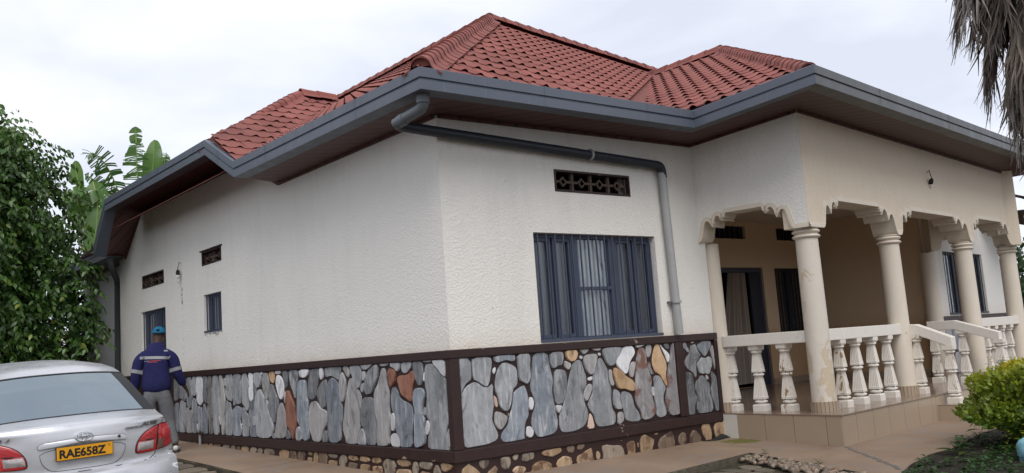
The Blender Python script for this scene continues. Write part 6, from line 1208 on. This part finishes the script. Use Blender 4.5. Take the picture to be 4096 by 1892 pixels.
# ---- weeping fig at the left: drooping sprays of small leaves on lumpy boughs
fig = thing('fig_tree', 'dense dark green weeping fig tree rising behind the silver car', 'tree', (-2.35, 11.4, .45))
fc = np.array([-2.75, 11.4, 0.0]); lumps = []
for k in range(260):
    z = rng.uniform(1.6, 6.3); r = 1.85 * (1 - ((z - 4.1) / 3.6) ** 2 * .62) if z < 5.5 else 1.85 * .78 * (6.7 - z) / 1.2 + .12
    a = rng.uniform(0, 6.28); q = r * rng.uniform(.15, .98); lumps.append((fc[0] + q * math.cos(a), fc[1] + q * math.sin(a) * .85, z, rng.uniform(.32, .58)))
for x, y, z, r in ((-1.2, 11.0, 5.3, .4), (-.95, 11.1, 4.5, .45), (-.85, 11.2, 3.6, .5), (-.62, 11.0, 2.6, .38), (-1.9, 11.0, 6.15, .38), (-2.6, 11, 6.25, .4), (-1.35, 10.9, 5.85, .35), (-.70, 11.0, 3.1, .4), (-.78, 11.0, 2.1, .42), (-1.2, 10.8, 1.6, .45), (-1.7, 10.6, 1.5, .45), (-2.4, 10.6, 1.5, .5)): lumps.append((x, y, z, r))
sprV = []; sprF = []; tones = []; off = 0; Tw = MB(); PP = []; DD = []; LL = []; TT = []
lumps = [(x - .30, y, z, r) for x, y, z, r in lumps]
for (x, y, z, r) in lumps:
    ns = int(36 * (r / .45) ** 2); d = unit(rng.normal(size=(ns, 3)) + np.array([0, 0, .35])); base = np.array([x, y, z]); tone0 = rng.uniform(.1, .55)
    for i in range(ns):
        p = base + d[i] * r * rng.uniform(.55, 1.0); g = d[i] * .6 + rng.normal(size=3) * .25; k = rng.integers(7, 13); step = rng.uniform(.045, .06)
        for j in range(k):
            g = g + np.array([0, 0, -.13]); g /= np.linalg.norm(g); p = p + g * step; s_ = np.cross(g, [0, 0, 1]); s_ /= np.linalg.norm(s_) + 1e-6
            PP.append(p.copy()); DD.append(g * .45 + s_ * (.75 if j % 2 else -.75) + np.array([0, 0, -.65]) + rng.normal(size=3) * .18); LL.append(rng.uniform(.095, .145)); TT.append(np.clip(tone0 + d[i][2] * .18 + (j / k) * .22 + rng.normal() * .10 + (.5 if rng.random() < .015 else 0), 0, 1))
PP = np.array(PP); DD = unit(np.array(DD)); NN = unit(np.cross(DD, unit(rng.normal(size=DD.shape))) + np.array([0, -.2, .75])); NN = unit(NN - DD * (NN * DD).sum(1)[:, None]); LL = np.array(LL)
V, F = leaves(PP, DD, NN, LL, LL * .52, .3, .22); me = np_mesh('crown', V, F, [LEAF_F]); set_tone(me, np.repeat(TT, 8)); set_up(tag(obj('crown', me), kind='stuff'), fig)
mb = MB(); rtk = random.Random(3)
trunk(mb, [(-2.35, 11.4, .3), (-2.3, 11.42, 1.2), (-2.4, 11.4, 2.4), (-2.3, 11.4, 4.2), (-2.35, 11.4, 6.0)], [.17, .14, .12, .08, .02]); set_up(mb.build('trunk', BARK, smooth=True), fig)
for k in range(26):
    x, y, z, r = lumps[k * 3]; mb = MB(); z0 = max(.9, z - rtk.uniform(.6, 1.3)); trunk(mb, [(-2.34, 11.4, z0), ((x - 2.34) / 2, (y + 11.4) / 2, (z0 + z) / 2 + .1), (x, y, z)], [.05, .03, .01]); set_up(mb.build('bough', BARK, smooth=True), fig)
# ---- broad-leaved bananas
def banana_leaf(name, spine, hw, parent, tears, tone, roll=0.0, side=None, seed=0, droop=.25, twist=0.0):
    rs_ = np.random.default_rng(seed); S = [Vector(p) for p in spine]; n = 44; pts = []
    for i in range(n + 1):
        t = i / n * (len(S) - 1); k = min(len(S) - 2, int(t)); f = t - k; p0 = S[max(0, k - 1)]; p1 = S[k]; p2 = S[k + 1]; p3 = S[min(len(S) - 1, k + 2)]
        pts.append(.5 * ((2 * p1) + (p2 - p0) * f + (2 * p0 - 5 * p1 + 4 * p2 - p3) * f * f + (3 * p1 - p0 - 3 * p2 + p3) * f ** 3))
    vs = []; fs = []; tn = []
    for sg in (-1, 1):
        cut = 0; ang = 0.0
        for i in range(n):
            a, b = pts[i], pts[i + 1]; d = (b - a).normalized(); s_ = d.cross(Vector((-.55, -.83, .1))).normalized(); nn = s_.cross(d)
            if rs_.random() < tears: ang = rs_.uniform(-.1, 1.0) * droop * 3; cut = 1
            t0, t1 = i / n, (i + 1) / n; w = lambda t: hw * (max(0.0, math.sin(math.pi * min(1, t * .93 + .07))) ** .55) * (1.0 if t < .96 else .6)
            w0 = w(t0); w1 = w(t1); gap = .34 if (tears > .3 and rs_.random() < .35) else 0; b2 = b - (b - a) * gap
            dirv = (s_ * sg * math.cos(ang + roll) - Vector((0, 0, 1)) * math.sin(abs(ang)) * .8 + nn * .22 * math.cos(ang)).normalized()
            o = len(vs); sl = d * hw * .22
            vs += [tuple(a), tuple(b2), tuple(b2 + dirv * w1 * .5 + sl * .4), tuple(a + dirv * w0 * .5 + sl * .4), tuple(b2 + dirv * w1 - Vector((0, 0, w1 * .10)) + sl), tuple(a + dirv * w0 - Vector((0, 0, w0 * .10)) + sl)]
            fs += [(o, o + 1, o + 2, o + 3), (o + 3, o + 2, o + 4, o + 5)]; tt = np.clip(tone + rs_.normal() * .05, 0, .88); tn += [tt] * 6
    me = bpy.data.meshes.new(name); me.from_pydata(vs, [], fs); me.materials.append(LEAF_BN); set_tone(me, tn); o = obj(name, me); set_up(o, parent)
    mb = MB(); mb.tube(pts[::4], [.022 - .018 * i / 11 for i in range(len(pts[::4]))], 6); mb.build('midrib', simple('midrib_pale', (.22, .28, .09), .5), o, smooth=True); return o
BY = 17.0
def plant(label, x, group='banana plants beyond the house'):
    t = thing('banana_plant', label, 'banana plant', (x, BY, .3), 0, group); mb = MB(); mb.tube([(x, BY, 0), (x + .04, BY, 2.5), (x + .02, BY, 5.3), (x, BY, 6.4)], [.16, .13, .10, .05], 12); set_up(mb.build('stem', STEM, smooth=True), t); return t
bA = plant('banana plant with one upright whole leaf and one torn leaf over the roof', 2.35)
banana_leaf('leaf', [(2.48, BY, 6.2), (2.50, BY - .1, 6.86), (2.53, BY - .15, 7.35), (2.565, BY - .1, 7.74)], .27, bA, .03, .75, seed=1)
banana_leaf('leaf', [(2.2, BY, 5.9), (2.09, BY - .2, 6.57), (2.04, BY - .3, 7.2), (2.022, BY - .35, 7.62)], .36, bA, .55, .45, seed=2, droop=.3)
banana_leaf('leaf', [(2.022, BY - .35, 7.58), (2.018, BY - .35, 7.8), (2.017, BY - .35, 8.0)], .19, bA, .1, .45, seed=6)
banana_leaf('leaf', [(2.5, BY, 6.2), (2.80, BY, 6.95), (2.88, BY, 7.35), (2.93, BY, 7.42)], .17, bA, .3, .3, seed=3)
bB = plant('banana plant with one arching comb like torn leaf beside the fig tree', 1.55)
banana_leaf('leaf', [(1.7, BY, 5.9), (1.60, BY - .1, 6.38), (1.32, BY - .2, 6.95), (1.0, BY - .3, 7.24), (.86, BY - .3, 7.2)], .34, bB, .8, .25, seed=4, droop=.5)
banana_leaf('leaf', [(1.6, BY, 5.9), (1.45, BY - .1, 6.2), (1.15, BY - .2, 6.48), (.80, BY - .3, 6.66)], .26, bB, .5, .5, seed=5, droop=.5)
banana_leaf('leaf', [(1.5, BY, 5.6), (1.25, BY - .3, 6.0), (.95, BY - .5, 6.25), (.7, BY - .6, 5.9)], .3, bB, .5, .3, seed=15, droop=.5)
bC = plant('banana plant with broad hanging leaves half hidden by the fig tree', .85)
banana_leaf('leaf', [(.75, BY, 6.0), (.66, BY, 6.6), (.63, BY, 6.85), (.61, BY, 7.05)], .18, bC, .05, .8, seed=7)
banana_leaf('leaf', [(.95, BY - .3, 6.5), (.99, BY - .5, 6.0), (.95, BY - .6, 5.4), (.85, BY - .6, 4.7)], .36, bC, .06, .6, seed=8, droop=.1)
banana_leaf('leaf', [(.8, BY, 5.2), (.6, BY - .4, 5.9), (.45, BY - .6, 6.2), (.3, BY - .8, 5.9)], .34, bC, .12, .5, seed=9)
# ---- shrub belt and wall seen under and behind the fig
def shrub(label, c, rad, n, mat, L0, seed, name='shrub', group=None, top=None, up_=.5):
    rg = np.random.default_rng(seed); t = thing(name, label, 'shrub', (c[0], c[1], c[2] - rad[2] * .9), 0, group)
    d = unit(rg.normal(size=(n, 3))); lum = 1 + .16 * np.sin(d[:, 0] * 5 + seed) * np.cos(d[:, 1] * 6 + seed * 2) + .12 * np.sin(d[:, 2] * 8 + seed); q = rg.uniform(.4, 1.0, n) ** .35
    P = np.array(c) + d * np.array(rad) * (lum * q)[:, None]; P = P[P[:, 2] > c[2] - rad[2] * .8]; d = d[:len(P)] * 0 + unit((P - np.array(c)) / np.array(rad)); n = len(P)
    D = unit(d * .7 + rg.normal(size=(n, 3)) * .5 + np.array([0, 0, up_])); N = unit(np.cross(D, rg.normal(size=(n, 3)))); N *= np.sign((N * (d + np.array([0, 0, .6]))).sum(1))[:, None] + 1e-9; N = unit(N - D * (N * D).sum(1)[:, None])
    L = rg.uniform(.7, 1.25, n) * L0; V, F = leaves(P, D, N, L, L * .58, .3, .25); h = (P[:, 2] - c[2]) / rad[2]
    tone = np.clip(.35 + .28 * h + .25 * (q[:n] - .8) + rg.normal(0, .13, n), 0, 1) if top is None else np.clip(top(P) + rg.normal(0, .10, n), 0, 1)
    me = np_mesh('foliage', V, F, [mat]); set_tone(me, np.repeat(tone, 8)); set_up(tag(obj('foliage', me), kind='stuff'), t)
    for k in range(9):
        a = k * .7; mb = MB(); b0 = (c[0] + .06 * math.cos(a), c[1] + .06 * math.sin(a), c[2] - rad[2]); mb.tube([b0, (c[0] + rad[0] * .4 * math.cos(a), c[1] + rad[1] * .4 * math.sin(a), c[2] - rad[2] * .2), (c[0] + rad[0] * .6 * math.cos(a), c[1] + rad[1] * .6 * math.sin(a), c[2] + rad[2] * .5)], [.016, .011, .004], 6); set_up(mb.build('stem', BARK, smooth=True), t)
    return t
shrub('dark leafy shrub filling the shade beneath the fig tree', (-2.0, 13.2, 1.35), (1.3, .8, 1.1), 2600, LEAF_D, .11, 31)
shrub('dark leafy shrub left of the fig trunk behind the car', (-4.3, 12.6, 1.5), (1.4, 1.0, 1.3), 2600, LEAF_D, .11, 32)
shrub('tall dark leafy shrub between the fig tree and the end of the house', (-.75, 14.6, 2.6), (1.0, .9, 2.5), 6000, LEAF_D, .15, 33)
bw = thing('boundary_wall', 'grey green rendered boundary wall behind the fig tree', 'wall', (-3.0, 17.6, .3)); mb = MB(); mb.box((-12, 17.5, .1), (.25, 17.7, 2.55)); w_ = mb.build('wall', simple('wall_render_mossy', (.17, .175, .14), .95, 0, .35, 2, .4)); set_up(w_, bw)
mb = MB(); mb.box((-12, 17.46, 2.55), (.25, 17.74, 2.63)); set_up(mb.build('coping', KERB), bw)
gp_t = thing('gate_post', 'dark gate post standing at the far end of the house wall', 'post', (.22, 15.5, .5)); mb = MB(); mb.box((.08, 15.32, .3), (.27, 15.5, 2.75)); set_up(mb.build('post', simple('dark_timber', (.018, .015, .013), .8)), gp_t); mb = MB(); mb.box((.06, 15.30, 2.75), (.29, 15.52, 2.80)); set_up(mb.build('post_cap', simple('dark_timber_cap', (.022, .018, .016), .8)), gp_t)

# ---- clipped golden bush at the right, its lower leaves and the bed
bed = tag(MB().poly([(x, y, z_ap(x, y) - .012 + d) for x, y, d in ((2.45, -4.6, 0), (2.55, -3.7, 0), (2.72, -3.19, 0), (3.2, -3.02, 0), (3.9, -2.85, 0), (4.49, -2.84, 0), (5.64, -2.57, 0), (13.5, -1.77, 0), (13.5, -8, 0), (2.0, -8, 0))]).build('soil_bed', SOIL), kind='structure')
zb = .06
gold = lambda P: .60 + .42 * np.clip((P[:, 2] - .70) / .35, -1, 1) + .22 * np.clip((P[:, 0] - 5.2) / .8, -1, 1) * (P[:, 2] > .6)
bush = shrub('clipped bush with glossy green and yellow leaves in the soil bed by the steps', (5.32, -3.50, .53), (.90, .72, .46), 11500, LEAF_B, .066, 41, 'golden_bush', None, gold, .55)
low = np.random.default_rng(5)
def sprig(p, h, n, mat, parent, L0, seed, name='sprig'):
    rg = np.random.default_rng(seed); d = unit(np.array([[rg.normal() * .35, rg.normal() * .35, 1.0]]))[0]; P = np.array(p) + d * np.linspace(.25, 1, n)[:, None] * h; a = np.arange(n) * 2.4 + rg.uniform(0, 6)
    D = unit(np.stack([np.cos(a), np.sin(a), np.full(n, .45)], 1)); N = unit(np.cross(np.cross(D, [0, 0, 1]), D)); L = rg.uniform(.8, 1.2, n) * L0; V, F = leaves(P, D, N, L, L * .48, .3, .3); me = np_mesh(name, V, F, [mat]); set_tone(me, np.repeat(np.clip(rg.normal(.5, .2, n), 0, 1), 8)); o = obj(name, me); set_up(o, parent)
    return o
for k in range(40): a = low.uniform(0, 6.28); sprig((5.32 + .78 * math.cos(a) * low.uniform(.5, 1.05), -3.50 + .6 * math.sin(a) * low.uniform(.5, 1.05), .72 + low.uniform(-.1, .12)), low.uniform(.16, .34), 9, LEAF_B, bush, .06, 100 + k)
for k, (x, y) in enumerate(((4.25, -3.45), (4.35, -3.62), (4.15, -3.55))): sprig((x, y, zb), .28 + .05 * k, 10, LEAF_B, bush, .06, 200 + k)
# low weeds scattered along the edge of the bed
wp = []; wd = []; wl_ = []; wt = []
for k in range(330):
    t = low.random(); 
    if k < 130: x = 2.55 + t * 3.2; y = -3.42 + t * .75 + low.uniform(-.55, .22) 
    else: x = 2.6 + t * 3.6; y = -3.9 + t * .9 + low.uniform(-.6, .25)
    m_ = low.integers(4, 9); hh = low.uniform(.02, .09)
    for j in range(m_): a = low.uniform(0, 6.28); wp.append((x + low.normal() * .02, y + low.normal() * .02, zb + .02 + hh * low.random())); wd.append((math.cos(a), math.sin(a), low.uniform(.15, .9))); wl_.append(low.uniform(.035, .085)); wt.append(low.uniform(.1, .8))
wp = np.array(wp); wd = unit(np.array(wd)); wn_ = unit(np.cross(np.cross(wd, [0, 0, 1.0]), wd)); wl_ = np.array(wl_); V, F = leaves(wp, wd, wn_, wl_, wl_ * .5, .3, .35); me = np_mesh('weeds', V, F, [LEAF_W]); set_tone(me, np.repeat(wt, 8)); tag(obj('weeds', me), kind='stuff')
lily = thing('broad_leaf_weed', 'small weed with pointed dark leaves on the pavement edge beside the bush', 'weed', (4.1, -3.0, zb))
sprig((4.1, -2.98, zb), .30, 5, LEAF_W, lily, .17, 301, 'leaves'); sprig((4.0, -3.08, zb), .16, 5, LEAF_W, lily, .15, 302, 'leaves')
for k, (x, y, h) in enumerate(((3.16, -1.36, .07), (2.83, -2.25, .06))): w_ = thing('weed', ['tiny green weed at the head of the pebble edging', 'tiny green weed growing among the pebbles midway along the edging'][k], 'weed', (x, y, z_yard(x, y))); sprig((x, y, z_yard(x, y) + .03), h, 8, LEAF_W, w_, .055, 310 + k, 'leaves')

# ---- fan palm at the right with its skirt of dead fronds
FROND = simple('dead_frond', (.20, .165, .14), .9, 0, .45, 9, .4, .004, .2, (1, 1, .3)); FROND2 = simple('dead_frond_grey', (.29, .26, .235), .9, 0, .4, 9, .4, .004, .2, (1, 1, .3))
PX, PY = 1.33, -5.39
palm = thing('fan_palm', 'tall fan palm trunk wrapped in a hanging skirt of dead brown fronds', 'palm tree', (PX, PY, -.05)); mb = MB(); mb.tube([(PX, PY, -.3), (PX + .01, PY, 1.5), (PX, PY, 3.5), (PX - .02, PY, 5.6)], [.20, .16, .15, .14], 16); set_up(mb.build('trunk', simple('palm_trunk', (.11, .09, .075), .95, 0, .4, 12, .8, .03, .2, (1, 1, 4)), smooth=True), palm)
def frond_mesh(seed, ln, spread):
    rg = random.Random(seed); vs = []; fs = []; n = 46
    for k in range(n):
        t = k / (n - 1) * 2 - 1; a = t * spread; L = ln * (1 - .30 * t * t) * rg.uniform(.75, 1.08); w = rg.uniform(.011, .022); x = 0; z = 0; y = 0; o = len(vs); segs = 7; ca = rg.uniform(-.25, .25); tw = rg.uniform(-1.2, 1.2); curl = rg.uniform(.6, 1.2)
        for j in range(segs + 1):
            f = j / segs; hang = min(1, f * 1.6) * .75; ang = a * (1 - hang) + ca * f * f; out = .28 * math.sin(min(1, f * 1.7) * math.pi * .5) * L * .55
            px = math.sin(ang) * L * f * (.9 if j else 1) + .02 * math.sin(f * 9 + k); pz = -math.cos(ang * .8) * L * f; py = -out * (1 - f * .35) + .03 * math.sin(f * 7 + k * 2.1) * f
            ww = w * (1 - f ** 2.2 * .9) * (1 if f > .05 else .5); cx, cy = math.cos(tw * f), math.sin(tw * f)
            vs += [(px - ww * cx, py - ww * cy, pz), (px, py + ww * .55, pz), (px + ww * cx, py + ww * cy, pz)]
        for j in range(segs):
            for i in range(2): fs.append((o + 3 * j + i, o + 3 * j + i + 1, o + 3 * j + i + 4, o + 3 * j + i + 3))
    me = bpy.data.meshes.new('dead_frond'); me.from_pydata(vs, [], fs); me.materials.append(FROND if seed % 3 else FROND2); return me
frm = [frond_mesh(s_, ln, spd) for s_, ln, spd in ((1, .95, .55), (2, .8, .7), (3, 1.05, .45), (4, .7, .6), (5, .9, .8), (6, .75, .4))]
rgp = random.Random(17)
for k in range(190):
    z = 1.7 + 3.5 * (k / 190) ** .85 + rgp.uniform(-.12, .12); r = .17 + max(0, z - 2.6) * .25 + rgp.uniform(-.03, .05); a = k * 2.399
    o = obj('dead_frond', frm[k % 6]); o.location = (PX + r * .55 * math.cos(a), PY + r * .55 * math.sin(a), z + .35); tilt = .08 + max(0, z - 2.8) * .23; o.rotation_euler = (-tilt * rgp.uniform(.6, 1.2), rgp.uniform(-.12, .12), a + math.pi / 2); sc = .72 + max(0, z - 2.4) * .13; o.scale = (sc, sc, sc); set_up(o, palm)

# ================================================================ small things and the right-hand background
def bulb(label, p, tilt, small=False):
    t = thing('bulb_lamp', label, 'lamp', p, 0, 'bare bulb holders on the house walls'); mb = MB(); mb.tube([(0, 0, .0), (-.03 if not tilt else 0, -.03, .03), (-.01, -.05, -.06), (0, -.055, -.10)], .006, 6); mb.build('flex', RUBBER, t)
    bo = obj('holder', None, t, (0, -.055, -.10), tilt)
    mb = MB(); mb.lathe([(.012, .0), (.03, -.02), (.034, -.07), (.030, -.085), (.024, -.09)], 14); mb.build('socket', RUBBER, t, smooth=True, angle=45).matrix_basis = bo.matrix_basis
    mb = MB(); mb.lathe([(.022, -.088), (.030, -.10), (.030, -.135), (.026, -.14)], 12); mb.build('bulb_base', simple('bulb_white', (.65, .63, .58), .4), t, smooth=True, angle=45).matrix_basis = bo.matrix_basis
    for dx in (-.014, .014):
        mb = MB(); mb.tube([(dx, 0, -.14), (dx, 0, -.21), (dx * .6, 0, -.225)], .009, 8); mb.build('bulb_tube', simple('bulb_glass_tube', (.55, .56, .55), .2), t, smooth=True).matrix_basis = bo.matrix_basis
    bpy.data.objects.remove(bo); return t
b1 = bulb('black bulb holder on a wire between the two vents of the side wall', (0, 7.72, 3.28), (0, 0, 0)); b1.rotation_euler = (0, 0, R(-90)); b1.location = (-.004, 7.72, 3.32)
b2 = bulb('tilted black bulb holder on the wall above the porch arches', (0, 0, 0), (R(22), R(-18), 0)); b2.location = frF(4.02, -.004, 3.72); b2.rotation_euler = (0, 0, R(6.3))
tap = thing('garden_tap', 'short standpipe with a brass tap against the lower brown band of the side wall', 'tap', (-.06, 6.86, z_ap(0, 6.86))); z0 = z_ap(0, 6.86)
mb = MB(); mb.tube([(-.075, 6.86, z0 - .02), (-.075, 6.86, z0 + .15)], .02, 10); set_up(mb.build('pipe', PIPE_PALE, smooth=True, angle=50), tap); mb = MB(); mb.tube([(-.075, 6.86, z0 + .15), (-.075, 6.86, z0 + .20), (-.10, 6.82, z0 + .205), (-.13, 6.77, z0 + .19)], [.024, .022, .016, .013], 10); set_up(mb.build('spout', simple('brass_dull', (.22, .17, .10), .5, .6), smooth=True), tap)
sc = thing('black_scrap', 'scrap of black plastic lying in the corner by the white tile', 'plastic scrap', (4.02, -.12, z_ap(4, -.1))); mb = MB(); zz_ = z_ap(4, -.1)
pts = [(3.72, -.05, .004), (3.85, -.12, .02), (3.98, -.10, .055), (4.08, -.07, .05), (4.17, -.09, .015), (4.26, -.16, .004)]
vs = [(x, y + dy, zz_ + z * k + .004) for x, y, z in pts for dy, k in ((-.05, .15), (0, 1.0), (.05, .3))]; mb.add(vs, [(3 * i + j, 3 * i + 3 + j, 3 * i + 4 + j, 3 * i + 1 + j) for i in range(5) for j in range(2)]); set_up(mb.build('sheet', RUBBER, smooth=True), sc)
# crumpled blue plastic at the lower right corner
bl = thing('blue_plastic', 'crumpled pale blue plastic container lying in the bed under the bush', 'plastic container', (4.12, -3.78, .06)); bmx = bmesh.new(); bmesh.ops.create_uvsphere(bmx, u_segments=32, v_segments=18, radius=1.0); rv = random.Random(4)
for v in bmx.verts:
    p = v.co.copy(); k = 1 + .07 * math.sin(p.x * 5 + 1) * math.cos(p.z * 6) + .05 * math.sin(p.y * 9 + p.z * 7) + .03 * math.sin(p.x * 13 + p.z * 11); v.co = Vector((p.x * .20 * k, p.y * .15 * k, (abs(p.z) ** .75) * (1 if p.z > 0 else -1) * .15 * k))
for f_ in bmx.faces: f_.smooth = True
me = bpy.data.meshes.new('shell'); bmx.to_mesh(me); bmx.free(); me.materials.append(paint_flaked('blue_plastic', (.20, .42, .50), (.10, .20, .25), .66, 6)); o = obj('shell', me, bl, (0, 0, .10)); 
mb = MB(); mb.tube([(-.10, -.15, .16), (-.04, -.158, .185), (.05, -.15, .18)], .006, 6); mb.build('fold', simple('blue_fold_dark', (.05, .10, .13), .6), bl)
# eave of the far right wing of the house
frE = frame((14.6, .35, 0), R(7.3))
mb = MB()
for k in range(len(SEC) - 1): (o0, h0), (o1, h1) = SEC[k], SEC[k + 1]; mb.quad(frE(-.6, -.55 + o0, 3.55 + h0), frE(4.0, -.55 + o0, 3.55 + h0), frE(4.0, -.55 + o1, 3.55 + h1), frE(-.6, -.55 + o1, 3.55 + h1))
part(mb, 'gutter', GUTTER_WORN); mb = MB(); mb.quad(frE(-.6, -.36, 3.554), frE(4.0, -.36, 3.554), frE(4.0, .6, 3.57), frE(-.6, .6, 3.57)); part(mb, 'soffit', SOFFIT); mb = MB(); mb.quad(frE(-.6, -.5, 3.78), frE(4.0, -.5, 3.78), frE(4.0, 3.5, 5.4), frE(-.6, 3.5, 5.4)); part(mb, 'roof', TILE)
# garden beyond the porch
BY = 3.5
t = thing('banana_plant', 'banana plant with bright green leaves behind the last porch column', 'banana plant', (17.6, 3.5, .1)); mb = MB(); mb.tube([(17.6, 3.5, 0), (17.6, 3.5, 1.8), (17.55, 3.5, 3.0)], [.14, .11, .06], 12); set_up(mb.build('stem', STEM, smooth=True), t)
for k, (sx, sz, ex, ez, hw) in enumerate(((17.5, 2.6, 16.6, 4.3, .36), (17.7, 2.6, 18.3, 4.2, .36), (17.6, 2.8, 17.3, 4.6, .34), (17.4, 2.4, 16.2, 2.9, .3), (17.8, 2.4, 18.9, 3.0, .32))): banana_leaf('leaf', [(sx, 3.5, sz), (sx * .6 + ex * .4, 3.4, sz + (ez - sz) * .6), (ex, 3.2, ez)], hw, t, .08, .8, seed=40 + k)
shrub('dark glossy shrub beyond the right end of the porch', (18.2, 3.2, 1.5), (2.2, 1.2, 1.35), 3200, LEAF_D, .20, 51, 'garden_shrub', 'dark shrubs at the far right'); shrub('tall dark shrub farthest right behind the porch columns', (21.5, 4.2, 1.9), (2.2, 1.4, 1.8), 2600, LEAF_D, .22, 52, 'garden_shrub', 'dark shrubs at the far right')
gw = thing('garden_wall', 'white painted garden wall beyond the porch at far right', 'wall', (22, 6.2, .1)); mb = MB(); mb.box((15.5, 6.1, .0), (34, 6.3, 2.0)); set_up(mb.build('wall', WHITE_PAINT), gw); mb = MB(); mb.box((15.5, 6.06, 2.0), (34, 6.34, 2.08)); set_up(mb.build('coping', KERB), gw)

# weather marks: flakes, drips and nail holes on the plaster
rw_ = random.Random(12); mb = MB()
def mark(fr, u, z, w, h):
    n = 7; mb.poly([fr(u + w * math.cos(6.283 * i / n) * rw_.uniform(.6, 1), -.0025, z + h * math.sin(6.283 * i / n) * rw_.uniform(.6, 1)) for i in range(n)])
for k in range(34): mark(frA, rw_.uniform(6.0, 6.72), 2.085 - abs(rw_.gauss(0, .035)), rw_.uniform(.006, .022), rw_.uniform(.004, .016))
for k in range(10): mark(frA, 7.70 + rw_.gauss(0, .02), 2.95 - k * .03 - rw_.uniform(0, .05), rw_.uniform(.006, .018), rw_.uniform(.01, .04))
for k in range(14): mark(frA, 7.70 + rw_.gauss(0, .006) + (.012 * k if k < 6 else 0), 2.72 - .012 * k if k < 6 else 2.6 - (k - 6) * .13 - rw_.uniform(0, .05), rw_.uniform(.003, .007), rw_.uniform(.012, .035))
for k in range(26): mark(frA, rw_.uniform(.3, 9.5), rw_.uniform(1.7, 3.8), rw_.uniform(.004, .008), rw_.uniform(.004, .012))
for k in range(14): mark(frB, rw_.uniform(.2, 3.9), rw_.uniform(1.7, 3.85), rw_.uniform(.003, .007), rw_.uniform(.004, .012))
for k in range(12): mark(frF, rw_.uniform(.2, 7.6), rw_.uniform(3.3, 4.0), rw_.uniform(.004, .009), rw_.uniform(.006, .014))
tag(part(mb, 'weather_mark', simple('plaster_stain', (.17, .15, .13), .95)), kind='stuff')
mb = MB()
for k in range(30): mark(frF, .15 + k * .26 + rw_.uniform(-.1, .1), 4.09 - .0095 * k * .26 + rw_.uniform(-.01, .004), rw_.uniform(.03, .10), rw_.uniform(.006, .016))
tag(part(mb, 'plaster_lip', WHITE_PAINT), kind='stuff')
